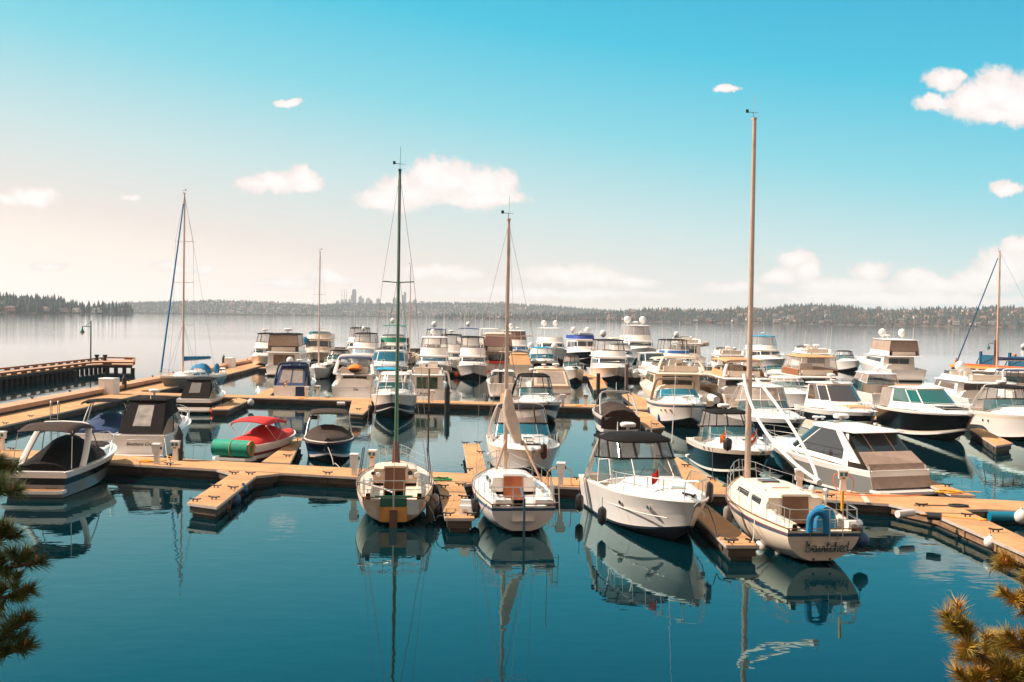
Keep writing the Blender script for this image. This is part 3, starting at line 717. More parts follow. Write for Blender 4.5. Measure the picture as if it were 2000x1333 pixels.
    if lifel:
        b = mb(SS); P = []
        for i in range(7):
            t = .04+.82*i/6; P.append((s.hb(t)-.05, s.y(t), s.zs(t)))
        for sg in (1, -1):
            for x, y, z in P: b.tube([(sg*x, y, z), (sg*x, y, z+.62)], .013, 5)
            for hh in (.32, .62): b.tube([(sg*x, y, z+hh) for x, y, z in P], .005, 4)
        b.build('lifelines', s.root)
        b = mb(SS); x, y, z = P[-1]; yb = s.y(1); zb = s.fb
        for hh in (.62, .34): b.tube([(x, y, z+hh), (x*.55, (y+yb)/2+.1, zb+hh+.02), (0.06, yb+.05, zb+hh+.06), (-.06, yb+.05, zb+hh+.06), (-x*.55, (y+yb)/2+.1, zb+hh+.02), (-x, y, z+hh)], .014, 5)
        for sg in (1, -1): b.tube([(sg*x*.6, (y+yb)/2, zb), (sg*x*.55, (y+yb)/2+.1, zb+.64)], .013, 5); b.tube([(sg*.08, yb-.15, zb), (sg*.06, yb+.05, zb+.68)], .013, 5)
        b.build('bow_pulpit', s.root)
        b = mb(SS); x, y, z = P[0]; y0 = s.y(0)+.06; x0 = s.hb(0)-.06; z = s.fs
        for hh in (.62, .32): b.tube([(x, y+.7, z+hh), (x0, y0+.1, z+hh), (x0-.15, y0-.0, z+hh), (-x0+.15, y0-.0, z+hh), (-x0, y0+.1, z+hh), (-x, y+.7, z+hh)], .014, 5)
        for q in (-1, -.35, .35, 1): b.tube([(x0*q, y0+.05, z), (x0*q*.98, y0+.03, z+.62)], .013, 5)
        for sg in (-1, 1): b.tube([(sg*x, y+.7, z), (sg*x, y+.7, z+.62)], .013, 5)
        b.build('stern_pulpit', s.root)
    if detail:
        for sg in (1, -1):
            for tt in (.2, .3):
                x = cw+.23; b = mb(SS).lathe([(.075, 0), (.06, .05), (.055, .1), (.075, .13), (.03, .15)], (sg*x, s.y(tt), s.zs(tt)+.205), 12); b.build('winch', s.root)
    s.my, s.mz, s.mh, s.ctop, s.cw = my, mz, mast_h, ctop, cw
    return s
# ------------------------------------------------------------------ docks
DECK = mat('sandy_concrete_deck', (.58, .30, .125), .85, var=.34, vs=.9, bump=.25, bs=60)
DECKE = mat('pale_joint_plate', (.66, .50, .40), .7, var=.1)
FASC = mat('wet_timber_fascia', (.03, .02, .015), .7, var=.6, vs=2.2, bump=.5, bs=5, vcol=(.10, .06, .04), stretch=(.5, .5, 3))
EDGE = mat('rub_strip', (.50, .42, .37), .5, var=.25)
FLOAT = mat('float_concrete', (.02, .017, .015), .8, var=.4, vs=1.5, vcol=(.07, .05, .035))
def offs(pts, d):                    # polyline shifted to its left by d
    out = []
    for i, p in enumerate(pts):
        a = pts[max(i-1, 0)]; b = pts[min(i+1, len(pts)-1)]; t = (b-a).normalized(); out.append(p+Vector((-t.y, t.x, 0))*d)
    return out
def cleat(b, p, rz=0, s=1.0):
    c, n = cos(rz), sin(rz); z = p.z
    for k in (-.06, .06): b.tube([(p.x+c*k*s, p.y+n*k*s, z), (p.x+c*k*s, p.y+n*k*s, z+.07*s)], .02*s, 5)
    b.tube([(p.x-c*.17*s, p.y-n*.17*s, z+.09*s), (p.x-c*.06*s, p.y-n*.06*s, z+.07*s), (p.x+c*.06*s, p.y+n*.06*s, z+.07*s), (p.x+c*.17*s, p.y+n*.17*s, z+.09*s)], .022*s, 5)
def dock(name, label, cat, pts, z=.5, th=.09, bottom=-.15, cleats=(), joints=(), fm=None, group=None, dm=None, planks=False):
    """plan polygon (world), counted anticlockwise; deck slab, edge strip, fascia set back under it"""
    area = sum(pts[i].x*pts[(i+1) % len(pts)].y-pts[(i+1) % len(pts)].x*pts[i].y for i in range(len(pts)))
    if area < 0: pts = pts[::-1]
    c = sum(pts, Vector())/len(pts); c.z = 0; root = empty(name, c, 0, label, cat, group)
    P = [Vector((p.x-c.x, p.y-c.y, 0)) for p in pts]; n = len(P)
    def inset(d):
        out = []
        for i in range(n):
            a, b, q = P[i-1], P[i], P[(i+1) % n]; t1 = (b-a).normalized(); t2 = (q-b).normalized()
            n1 = Vector((-t1.y, t1.x, 0)); n2 = Vector((-t2.y, t2.x, 0)); m = (n1+n2); m = m/max(.3, m.dot(n1)) if m.length > .01 else n1; out.append(b+m*d)
        return out
    mb(dm or DECK).slab(P, z-th, z).build('deck', root, smooth=False)
    f = mb(fm or FASC); I = inset(.07); R = []
    for i in range(n):                                             # fascia outline with upright timbers standing proud
        a, b = I[i], I[(i+1) % n]; L = (b-a).length; R.append(a); k = 1
        if L < 1: continue
        t = (b-a)/L; o = Vector((t.y, -t.x, 0))*.045
        while k*2.4 < L-.3: p = a+t*(k*2.4); R += [p, p+o, p+o+t*.16, p+t*.16]; k += 1
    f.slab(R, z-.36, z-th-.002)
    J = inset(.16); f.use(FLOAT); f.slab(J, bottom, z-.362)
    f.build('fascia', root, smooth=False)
    e = mb(EDGE)
    for i in range(n):
        a, b = P[i], P[(i+1) % n]; L = (b-a).length
        if L < .4: continue
        t = (b-a)/L; o = Vector((t.y, -t.x, 0))*.022; e.plateq(a+o+Vector((0, 0, z-th-.01)), b+o+Vector((0, 0, z-th-.01)), b+o+Vector((0, 0, z-.012)), a+o+Vector((0, 0, z-.012)), -.03)
        f2 = None
    e.build('edge_strip', root, smooth=False)
    for (px, py) in cleats:
        b = mb(BRK); p = W(px, py, z)-c; cleat(b, p, -.2, 1.3); b.build('cleat', root)
    for q in joints:
        k = [W(x, y, z)-c for x, y in q]; mb(DECKE).slab([(v.x, v.y) for v in k], z+.001, z+.006).build('joint_plate', root, smooth=False)
    return root
G1 = 'floating docks and finger piers'
def pxs(z, *l): return [W(x, y, z) for x, y in l]
fr1 = pxs(.5, (-200, 882), (0, 892), (430, 917), (700, 932), (1137, 952), (1600, 975), (1735, 984), (2250, 1012))
dock('dock', 'long sandy main dock crossing the photo behind the two nearest sailing boats', 'dock', fr1+offs(fr1, 2.55)[::-1],
     cleats=[(23, 879), (330, 909), (790, 926), (640, 927), (865, 938), (1130, 938), (1620, 972), (1560, 962)], joints=[[(1690, 982), (1700, 982), (1688, 964), (1678, 964)]])
fr2 = pxs(.5, (262, 771), (512, 777.6), (1167, 796), (1440, 807), (2200, 838))
dock('dock', 'second sandy dock farther out, crossing behind the black-tented boat and the white bow-on cruiser', 'dock', fr2+offs(fr2, 2.7)[::-1], cleats=[(640, 778), (740, 783), (1160, 790), (1020, 789)])
fr3 = pxs(.5, (505, 719), (630, 721), (1300, 738), (2100, 764))
dock('dock', 'distant third dock half hidden between the farther motor yachts', 'dock', fr3+offs(fr3, 2.6)[::-1])
def finger(label, *p, **k): return dock('finger_pier', label, 'finger pier', pxs(.497, *p), z=.497, group=G1, **k)
finger('finger pier jutting alone into open water with blue floats under its side', (366, 982), (424, 990), (500, 930), (548, 925), (424, 917.5), (452, 925), cleats=[(418, 976), (455, 956), (457, 927), (489, 928), (381, 980), (422, 953)])
finger('finger pier between the two stern-on sailing boats, white step box on its end', (870, 1012), (926, 1012), (904, 947), (925, 944), (848, 940), (857, 950), cleats=[(875, 1008), (918, 1008), (866, 953), (900, 950), (906, 974), (870, 974)])
finger('finger pier shaded by the big white cruiser, beside the boat named Bewitched', (1419, 1065), (1482, 1065), (1352, 963), (1312, 961), cleats=[(1470, 1061), (1428, 1061)])
finger('finger pier leaving the photo at lower right, with lit timber side', (1733, 983.5), (1824, 1004), (2000, 1080), (2090, 1118), (2110, 1090), (2000, 1050), (1884, 995.5), (1930, 994.5), cleats=[(1945, 1040), (1800, 990), (1890, 1010)], fm=mat('sun_painted_fascia', (.30, .17, .09), .7, var=.5, vs=2, bump=.5, bs=5, vcol=(.14, .07, .035), stretch=(.5, .5, 3)))  # side fascia: brighter timber copy with sunlight put into its colour
finger('finger pier between big white cruiser and black-hulled cruiser', (1300, 949), (1422, 951), (1322, 893), (1298, 893), cleats=[(1340, 912), (1392, 938)])
finger('short finger pier left of the white bow-on cruiser behind the main dock', (915, 925), (952, 927), (936, 867), (905, 866.5), cleats=[(939, 886), (914, 920), (909, 868), (934, 867)])
finger('finger pier between the red-canopied runabout and the brown-covered boat', (512, 902), (566, 905), (591, 855), (580, 855), cleats=[(562, 893), (583, 857)])
finger('finger pier right of the grey hardtop cruiser with coiled yellow cord on it', (1860, 966), (1905, 968), (1795, 930), (1775, 930), cleats=[(1850, 951)])
finger('finger pier beside the black-tented boat with a dark mat on it', (412, 800), (446, 800), (486, 782), (462, 776.5), cleats=[(450, 786), (432, 795), (460, 780)])
finger('stubby finger pier just left of the bow-on cruiser on the second dock', (682, 806), (710, 808), (726, 793), (724, 783), (688, 781), cleats=[(700, 801)])
finger('finger pier left of the bow-on cruiser with blue fenders, near its bow', (1262, 838), (1298, 834), (1266, 806), (1236, 802), cleats=[(1280, 831)])
finger('ramp-like finger pier behind the brown-covered runabout on the second dock', (1215, 771), (1234, 768), (1280, 788), (1268, 799), (1246, 798))
finger('narrow finger pier behind the second dock beside the boat with black canvas arch', (976, 790), (1000, 790.5), (991, 767), (979, 767))
finger('small finger pier left of the navy-canvas cruiser', (492, 775), (522, 776), (540, 759), (528, 758))
finger('finger pier carrying a black piling and red round fender in front of the flybridge yacht', (1146, 731), (1172, 733), (1186, 757), (1160, 762))
finger('dark finger pier under the bow of the white cruiser at the right edge', (1893, 838), (1915, 836), (1978, 866), (1945, 871))
# left arm: walkway with a raised breakwater wall
A = [Vector((-29.0, 40, 0)), Vector((-29.1, 62, 0)), Vector((-30.6, 122, 0)), Vector((-31.9, 147, 0)), Vector((-33.2, 182, 0))]
dock('walkway', 'wide sandy walkway running away along the left side of the marina', 'walkway', [Vector(p) for p in A][::-1]+[p+Vector((-2.75, 0, 0)) for p in A], z=.503, cleats=[(10, 829), (60, 815)])
WALLM = mat('tan_timber_beam', (.55, .31, .18), .8, var=.3, vs=.6, bump=.4, bs=8)  # tan timber, tone varied at random
wr = empty('breakwater_wall', (-32.5, 90, 0), 0, 'raised timber breakwater wall along the far side of the left walkway', 'breakwater')
def rel(l, o): return [p-o for p in l]
B0 = [p+Vector((-2.78, 0, 0)) for p in A]; B1 = [p+Vector((-4.2, 0, 0)) for p in A]; o = Vector((-32.5, 90, 0))
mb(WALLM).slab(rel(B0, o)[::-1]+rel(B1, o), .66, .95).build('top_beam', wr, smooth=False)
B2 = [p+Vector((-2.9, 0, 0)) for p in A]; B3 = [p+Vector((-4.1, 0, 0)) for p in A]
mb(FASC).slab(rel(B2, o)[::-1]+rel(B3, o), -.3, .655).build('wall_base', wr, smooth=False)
for k in range(16):
    y = 60+k*7.5; x = -33.1-.03*(y-62)*.8; b = mb(BRK); cleat(b, Vector((x-o.x, y-o.y, .95)), pi/2, 1.6); b.build('cleat', wr)
# far dark pier on the left with lamp
PT = [W(*p, 1.05) for p in ((-80, 744), (0, 735), (175, 713), (195, 712), (262, 712.5), (263, 703), (205, 702), (0, 725), (-80, 733))]
pr = empty('pier', (-43, 110, 0), 0, 'old dark timber pier at far left with orange-brown kerb rails and open piles', 'pier'); o = Vector((-43, 110, 0))
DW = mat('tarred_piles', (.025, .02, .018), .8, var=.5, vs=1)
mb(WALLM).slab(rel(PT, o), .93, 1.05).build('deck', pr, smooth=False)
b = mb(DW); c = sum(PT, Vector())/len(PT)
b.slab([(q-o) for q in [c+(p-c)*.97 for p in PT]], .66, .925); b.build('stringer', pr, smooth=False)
for i in range(26):
    f = i/25; p = PT[0].lerp(PT[2], f) if i < 22 else PT[3].lerp(PT[4], (i-21)/4)
    q = PT[8].lerp(PT[6], f)
    for u in (p, q): u = c+(u-c)*.98; mb(DW).tube([(u.x-o.x, u.y-o.y, -1), (u.x-o.x, u.y-o.y, 0.655)], .24, 7).build('pile', pr)
mb(DW).box((PT[0].x+PT[2].x)/2-o.x-1.2, 105-o.y, .1, .3, 50, .9, -.03).build('bulkhead', pr)
KR = mat('kerb_timber', (.30, .12, .05), .8, var=.5, vs=2)  # orange-brown timber, tone varied at random
b = mb(KR)
for i in range(len(PT)):
    a, d = PT[i], PT[(i+1) % len(PT)]; L = (d-a).length; t = (d-a)/L
    for k in range(int(L/2.5)): p = a+t*(k*2.5+.8); b.box(p.x-o.x, p.y-o.y, 1.12, 1.0, .2, .14, atan2(t.y, t.x))
    m = (a+d)/2; b.box(m.x-o.x, m.y-o.y, 1.26, L, .22, .16, atan2(t.y, t.x))
b.build('kerb_rail', pr, smooth=False)
b = mb(DW)
p = W(197, 705, 1.05)-o
for dx in (-.5, .5): b.lathe([(.22, 0), (.2, .5), (.3, .55), (.3, .75)], (p.x+dx, p.y, 1.05), 8)
b.build('bollard', pr)
LMP = mat('green_lamp_paint', (.0, .16, .14), .5)
DKG = mat('dark_green_paint', (.01, .06, .06), .5)
def lamp(label, p, h, side, pm, pole_r=.09):
    r = empty('street_lamp', p, 0, label, 'street lamp')
    b = mb(pm); b.tube([(0, 0, 0), (0, 0, h)], pole_r, 8, pole_r*.85); b.build('pole', r)
    b = mb(LMP); a = h*.86; b.tube([(0, 0, a), (side*.5, 0, a+.03), (side*1.0, 0, a)], .05, 6); b.tube([(0, 0, a+.5), (side*.4, 0, a+.3), (side*.6, 0, a)], .03, 5); b.build('arm', r)
    b = mb(LMP); b.lathe([(.05, 0), (.08, -.25), (.14, -.4), (.30, -.68), (.30, -.72)][::-1], (side*1.0, 0, a), 10); s_ = b.build('lamp_shade', r)
    mb(mat('lamp_globe', (.75, .68, .62), .2)).ball((side*1.0, 0, a-.78), .19).build('globe', s_)
lamp('dark green lamp post with one hanging lantern on the old pier at far left', W(177, 711, 1.05), 5.0, -1, DKG)
# orange pier at right with blue gates
OR = mat('orange_fender_board', (.80, .13, .02), .6, var=.3); ORY = mat('orange_yellow_face', (.80, .33, .06), .7, var=.25, vs=.5)
a, d = W(1854, 712, .95), W(2000, 721.5, .95); t = (d-a).normalized(); e = a+t*26; nrm = Vector((-t.y, t.x, 0)); o = Vector(a); o.z = 0
pr = empty('pier', o, 0, 'low orange and yellow pier with blue gates on black piles at far right', 'pier')
mb(ORY).slab(rel([a, e, e+nrm*4, a+nrm*4], o), .55, .95).build('deck', pr, smooth=False)
b = mb(OR)
for k in range(6): p = a+t*(3.2+k*4)-o+nrm*.25; b.box(p.x, p.y, 1.09, 3.9, .4, .28, atan2(t.y, t.x))
b.build('edge_board', pr, smooth=False)
for k in range(12):
    for w_ in (.4, 3.6): p = a+t*(.6+k*2.2)+nrm*w_-o; mb(DW).tube([(p.x, p.y, -1), (p.x, p.y, .549)], .38, 8).build('pile', pr)
GB = mat('gate_blue', (.0, .09, .17), .6, var=.2)
for k, lb in ((7.0, 'leftmost blue panelled gate on the orange pier'), (13.2, 'middle blue panelled gate on the orange pier'), (20.2, 'blue gate cut by the right edge on the orange pier')):
    p = a+t*k+nrm*1.5; p.z = .95; r = empty('gate', p, atan2(t.y, t.x), lb, 'gate', 'blue gates on the orange pier')
    mb(GB).box(0, 0, .95, 3.3, .1, 1.5).build('gate_panel', r, smooth=False)
    for x in (-1.75, 1.75): mb(GB).box(x, 0, 1.1, .35, .3, 2.2).build('gate_post', r, smooth=False)
    b = mb(GB); b.tube([(-1.6, -.08, .3), (1.6, -.08, 1.5)], .06, 4); b.tube([(-1.8, 0, 1.6), (-2.9, 0, 0)], .07, 5); b.tube([(-2.4, 0, 0), (-2.4, 0, .8)], .05, 4); b.build('brace', r)
p = W(1932, 717, .95)+nrm*1; lamp('brown timber lamp post with green bell lamp on the orange pier', p, 4.0, -1.0, mat('brown_post', (.22, .08, .04), .8, var=.3), .2)
# person sitting at the pier end (tiny): one skinned body with clothes
def person():
    p = W(1861, 712, .95)+nrm*.6; r = empty('person', p, 0, 'person in red and yellow jacket sitting at the left end of the orange pier', 'person')
    b = mb(mat('skin', (.45, .24, .16), .6)); b.ball((0, 0, .82), .11, .12, .14); b.tube([(0, 0, .66), (0, 0, .74)], .06, 7)
    b.tube([(-.1, 0, .12), (-.13, -.42, .14), (-.13, -.46, -.28)], .085, 7, .05); b.tube([(.1, 0, .12), (.13, -.42, .14), (.13, -.46, -.28)], .085, 7, .05)
    b.tube([(-.2, 0, .58), (-.28, -.12, .36), (-.16, -.34, .22)], .055, 6, .035); b.tube([(.2, 0, .58), (.28, -.12, .36), (.16, -.34, .22)], .055, 6, .035)
    b.loft([[(w*cos(k*pi/4), q*sin(k*pi/4), z) for k in range(8)] for w, q, z in ((.16, .13, .0), (.18, .14, .15), (.17, .12, .35), (.21, .12, .56), (.10, .08, .66))], True, True, True)
    b.build('person', r)
    b = mb(OR); b.loft([[(w*cos(k*pi/4), q*sin(k*pi/4), z) for k in range(8)] for w, q, z in ((.20, .17, .05), (.22, .17, .15), (.21, .15, .35), (.24, .15, .56), (.12, .10, .67))], True, True, True)
    b.use(YEL); b.tube([(-.2, 0, .6), (-.3, -.12, .36), (-.2, -.30, .24)], .08, 6, .05); b.tube([(.2, 0, .6), (.3, -.12, .36), (.2, -.30, .24)], .08, 6, .05); b.build('jacket', r)
    b = mb(DARKI); b.tube([(-.1, 0, .1), (-.13, -.42, .15), (-.13, -.46, -.2)], .11, 7, .07); b.tube([(.1, 0, .1), (.13, -.42, .15), (.13, -.46, -.2)], .11, 7, .07); b.build('trousers', r)
    b = mb(REDS); b.ball((0, .01, .88), .125, .13, .11); b.build('cap', r)
person()
# outer breakwater behind the last boats
a, d = W(640, 679, 1.1), W(1310, 688.5, 1.1); t = (d-a).normalized(); nrm = Vector((-t.y, t.x, 0)); o = (a+d)/2; o.z = 0
pr = empty('breakwater', o, 0, 'long dark timber breakwater behind the farthest yachts', 'breakwater')
mb(FASC).slab(rel([a, d, d+nrm*3, a+nrm*3], o), .95, 1.1).build('deck', pr, smooth=False)
b = mb(DW); L = (d-a).length
b.slab(rel([a+nrm*.1, d+nrm*.1, d+nrm*2.9, a+nrm*2.9], o), -.5, .948); b.build('wall', pr, smooth=False)
for k in range(int(L/2.2)): p = a+t*k*2.2-nrm*.15-o; mb(DW).tube([(p.x, p.y, -.8), (p.x, p.y, 1.0+(1.0 if k % 7 == 3 else 0))], .2, 6).build('pile', pr)
# ------------------------------------------------------------------ dock furniture
PIL = mat('black_piling', (.022, .02, .02), .55, var=.4, vs=1.5, bump=.3, bs=3)
def piling(px, D, top, label, r=.2, cone=True, m=None, name='piling'):
    p = WD(px, 600, D); p.z = 0; o = empty(name, p, 0, label, 'piling', 'dock pilings')
    mb(m or PIL).tube([(0, 0, -1.5), (0, 0, top-.001)], r, 14).build('pile', o)
    if cone: mb(PIL).lathe([(r*1.12, 0), (r*1.12, .05), (r*.5, r*1.5), (.015, r*2.4)], (0, 0, top), 14).build('cone_cap', o)
piling(244, 100, 1.4, 'black cone-topped piling beside the white cabinet on the left walkway')
piling(438, 147, 1.5, 'small black cone-topped piling at the far end of the left walkway')
piling(351, 53.2, 1.6, 'black cone-topped piling right of the boat with the tall dark tent')
piling(876, 88.8, 1.75, 'black cone-topped piling behind the outlets pedestal on the second dock')
piling(1171, 101, 2.5, 'tall black piling standing before the flybridge yacht with black bimini', .17, False)
piling(980, 107, 2.5, 'dark piling beside the red kayaks', .17, False)
piling(1226, 128, 2.3, 'grey piling under the bow of the flybridge yacht', .2, False, mat('grey_pile', (.16, .12, .10), .8))
piling(840, 89.0, 3.2, 'slim brown pole at the transom of the green-windowed cruiser', .07, False, mat('grey_pile', (.16, .12, .10), .8))
piling(798, 222, 3.0, 'thick dark piling near the far breakwater', .4, False)
def ped(px, py, kind, label, h=.95, z=.5):
    p = W(px, py, z); r = empty('power_pedestal', p, -.1 if kind == 'A' else pi-.1, label, 'power pedestal', 'power pedestals on the docks')
    if kind == 'A':
        b = mb(WHP); b.box(0, 0, h*.26, .20, .16, h*.52, tx=1.05); b.build('post', r, smooth=False)
        b = mb(WHP); b.box(0, .02, h*.72, .34, .24, h*.42, ty=.9); b.box(0, .02, h*.95, .38, .3, .05, tx=.9, ty=.8); b.build('cabinet', r, smooth=False)
        for sx in (-1, 1): b = mb(BRK); b.box(sx*.18, .02, h*.75, .05, .12, .12); b.build('outlet', r)
    else:
        b = mb(WHP); b.box(0, 0, h*.3, .26, .22, h*.6, tx=.75, ty=.8); b.build('post', r, smooth=False)
        b = mb(WHP); b.box(0, 0, h*.74, .34, .26, h*.30, tx=1.06); b.box(0, 0, h*.93, .42, .34, .06, tx=.92, ty=.9); b.build('cabinet', r, smooth=False)
        for sx in (-.09, .09): mb(mat('teal_outlet', (.0, .10, .12), .4)).box(sx, .15, h*.78, .10, .06, .13, ty=.7).build('outlet', r)
        mb(TRIM).box(0, .14, h*.62, .12, .05, .05).build('hose_tap', r)
for q in [(306, 907, 'A', 'pale blue-grey pedestal by the yellow cord below the dark-tented cruiser'), (343, 900, 'B', 'white pedestal with teal outlets in front of the black cone-topped piling'),
          (3, 880, 'B', 'white pedestal cut by the left edge of the photo'), (692, 929, 'A', 'white pedestal left of the green-masted sailing boat, right of the brown-covered boat'),
          (727, 920, 'B', 'white outlet pedestal behind the green-masted sailing boat'), (1095, 948, 'A', 'pedestal with two yellow cords between the white sailing boat and the big white cruiser'),
          (599, 778, 'A', 'pale blue pedestal behind the stern of the navy-canvas cruiser'), (621, 775, 'B', 'white outlet pedestal between the navy-canvas cruiser and the orange-tender yacht'),
          (844, 785, 'A', 'pale pedestal beside the slim brown pole on the second dock'), (877, 786, 'B', 'outlet pedestal before the cone-topped piling on the second dock'),
          (1099, 794, 'A', 'blue-grey pedestal at the stern of the beige-canvas cruiser'), (1144, 793, 'B', 'white outlet pedestal alone near the right part of the second dock'),
          (1561, 962, 'A', 'blue-grey pedestal behind the cabin of the boat named Bewitched'), (1646, 963, 'B', 'white pedestal with orange cord at the grey hardtop cruiser'),
          (880, 724, 'B', 'small distant white pedestal between two flybridge yachts')]: ped(*q)
def cabinet(px, py, sx, sz, label, z=.5):
    p = W(px, py, z); r = empty('utility_cabinet', p, -.15, label, 'utility cabinet')
    b = mb(WHP); b.box(0, 0, sz/2, sx, 1.1, sz); b.box(0, 0, sz+.03, sx*1.04, 1.16, .06, tx=.96, ty=.9); b.build('cabinet', r, smooth=False)
    for k in (-.25, .25): mb(WHP).box(k*sx, -.56, sz*.48, sx*.44, .02, sz*.82).build('door', r, smooth=False)
cabinet(213, 770, 1.25, 1.25, 'large white utility cabinet standing on the left walkway')
cabinet(449, 719, 1.0, 1.2, 'smaller white utility cabinet at the far end of the left walkway')
r = empty('step_box', W(909, 1003, .497), -.05, 'white moulded boarding step on the finger pier between the sailing boats', 'boarding step')
b = mb(WHP); b.box(.0, .0, .14, .42, .5, .28, tx=.9, ty=.8); b.box(0, .12, .36, .36, .24, .17, tx=.9, ty=.9); b.build('step', r, smooth=False); mb(NSK).box(0, -.26, .12, .24, .02, .14, tx=.6).build('vent', r)
def coil(name, label, cat, px, py, m, r0=.28, z=.5, turns=4, tilt=0, tail=None):
    rr = random.Random(px); P = []
    for k in range(turns*10): a = k*2*pi/10; q = r0*(.75+.25*rr.random()); P.append((q*cos(a)*1.3, q*sin(a), .02+.012*(k/10)))
    if tail: P += [(x, y, .02) for x, y in tail]
    p = W(px, py, z); o = mb(m).tube(P, .018, 5).build(name, None); o.location = p; tag(o, label, cat)
coil('cord', 'coiled yellow cord on the dock beside the pale blue-grey pedestal', 'cord', 286, 903, YEL, .26, tail=[(.6, .2), (.9, 1.4), (.3, 2.2)])
coil('hose', 'green coiled hose on the dock right of the green-masted boat', 'hose', 858, 938, mat('green_hose', (.0, .30, .08), .5), .42)
coil('cord', 'yellow and black cords heaped on the finger pier at right', 'cord', 1852, 963, YEL, .4, tail=[(.8, .3), (1.4, .2)])
coil('hose', 'black hose laid on the finger pier corner at right', 'hose', 1872, 990, DKR, .3, tail=[(-.8, .1), (-1.6, .1)])
coil('cord', 'yellow cord curled along the right-hand finger pier', 'cord', 1920, 1017, YEL, .12, turns=2, tail=[(-.6, .35), (-1.3, .9), (-1.8, 1.0)])
coil('cord', 'orange cord heap behind the navy-canvas cruiser', 'cord', 588, 779, YEL, .2)
coil('cord', 'orange cord heap beside the lone outlet pedestal on the second dock', 'cord', 1130, 794, YEL, .2)
coil('hose', 'small dark green hose heap by the black-hulled cruiser', 'hose', 1424, 951, mat('dark_green_hose', (.02, .10, .05), .6), .22)
coil('rope', 'dark rope coil on the walkway by the grey-hulled sailing boat', 'rope', 290, 765, DKR, .5)
def cable(name, label, cat, pts, m=YEL, r=.018):
    P = [Vector(p) for p in pts]; o = P[0].copy(); Q = []
    for i in range(len(P)-1):
        a, b, c, d = P[max(i-1, 0)], P[i], P[i+1], P[min(i+2, len(P)-1)]
        for k in range(6):
            t = k/6; Q.append(.5*((2*b)+(c-a)*t+(2*a-5*b+4*c-d)*t*t+(3*b-a-3*c+d)*t**3)-o)
    Q.append(P[-1]-o); q = mb(m).tube(Q, r, 5).build(name, None); q.location = o; return tag(q, label, cat)
pd = W(1095, 948, .5)
cable('cord', 'yellow cord arching from the left of the middle pedestal to the white sailing boat', 'power cord', [pd+Vector((-.2, 0, .7)), pd+Vector((-.45, -.05, .6)), pd+Vector((-.7, -.1, .1)), pd+Vector((-1.1, -.4, .03)), W(1062, 950, .53)])
cable('cord', 'yellow cord from the right of the middle pedestal to the big white cruiser', 'power cord', [pd+Vector((.2, 0, .7)), pd+Vector((.42, -.05, .55)), pd+Vector((.45, -.1, .05)), pd+Vector((1.0, -.1, .03)), pd+Vector((1.9, .1, .4)), W(1146, 922, 1.1)])
pd = W(1646, 963, .5)
cable('cord', 'orange cord looping round the pedestal by the grey hardtop cruiser', 'power cord', [pd+Vector((-.18, 0, .75)), pd+Vector((-.35, 0, .7)), pd+Vector((-.33, 0, .3)), pd+Vector((-.1, -.1, .03)), pd+Vector((.3, -.1, .03)), pd+Vector((.42, 0, .45)), pd+Vector((.18, 0, .75))], mat('orange_cord', (.85, .14, .02), .5))
cable('cord', 'orange cord lying on the dock at the stern of the grey hardtop cruiser', 'power cord', [W(1590, 960, .53), W(1650, 966, .53), W(1740, 969, .53), W(1800, 967, .53)], mat('orange_cord', (.85, .14, .02), .5))
# ladders
def ladder(px, py, label):
    r = empty('ladder', W(px, py, .5), .2, label, 'ladder'); b = mb(ALU)
    for x in (-.22, .22): b.tube([(x, -.12, -1.0), (x, -.12, .75), (x, 0, .9), (x, .35, .9), (x, .45, .75), (x, .45, 0)], .028, 6)
    for k in range(4): b.tube([(-.22, -.12, -.8+.3*k), (.22, -.12, -.8+.3*k)], .022, 5)
    b.build('ladder_frame', r)
ladder(106, 812, 'hooped metal ladder on the edge of the left walkway')
# fenders and buoys
FW = mat('white_vinyl', (.72, .66, .62), .4, var=.15); FB = mat('black_vinyl', (.02, .02, .022), .35); FN = mat('navy_vinyl', (.01, .06, .14), .35); FO = mat('orange_vinyl', (.9, .10, .02), .35); FG = mat('grey_vinyl', (.25, .22, .21), .5, var=.2); FT = mat('teal_vinyl', (.0, .16, .26), .35)
def fender(label, px, py, D, m=FB, r=.13, L=.55, rope=.5, lie=None, ball=False, gp='fenders hung at the boats and docks'):
    p = WD(px, py, D); o = empty('buoy' if ball else 'fender', p, 0 if lie is None else lie, label, 'buoy' if ball else 'fender', gp)
    b = mb(m)
    if ball: b.lathe([(.03, -r), (r*.5, -r*.87), (r*.87, -r*.5), (r, 0), (r*.87, r*.5), (r*.5, r*.87), (.05, r*1.05), (.05, r*1.3), (.01, r*1.32)], (0, 0, 0), 14)
    elif lie is None: b.lathe([(.02, -L/2-.06), (.04, -L/2-.03), (r*.8, -L/2+.02), (r, -L/2+.10), (r, L/2-.10), (r*.8, L/2-.02), (.04, L/2+.03), (.02, L/2+.06)], (0, 0, 0), 14)
    else: b.tube([(-L/2, 0, 0), (-L/2+.06, 0, 0), (L/2-.06, 0, 0), (L/2, 0, 0)], r, 12)
    b.build('body', o)
    if rope and lie is None: mb(DKR).tube([(0, 0, r if ball else L/2), (0, .02, (r if ball else L/2)+rope)], .01, 4).build('rope', o)
fender('black fender at the left stern corner of the big white cruiser', 1132, 982, 42.4, r=.15)
fender('black fender hanging amidships on the left side of the big white cruiser', 1176, 1008, 39.4, r=.15, rope=.35)
fender('left-hand black fender racked on the big cruiser\'s port rail', 1230, 957, 40.2, r=.13, L=.6, rope=0)
fender('right-hand black fender racked on the big cruiser\'s port rail', 1243, 958, 40.2, r=.13, L=.6, rope=0)
fender('black fender racked on the starboard bow rail of the big white cruiser', 1385, 962, 38, r=.14, L=.6, rope=0)
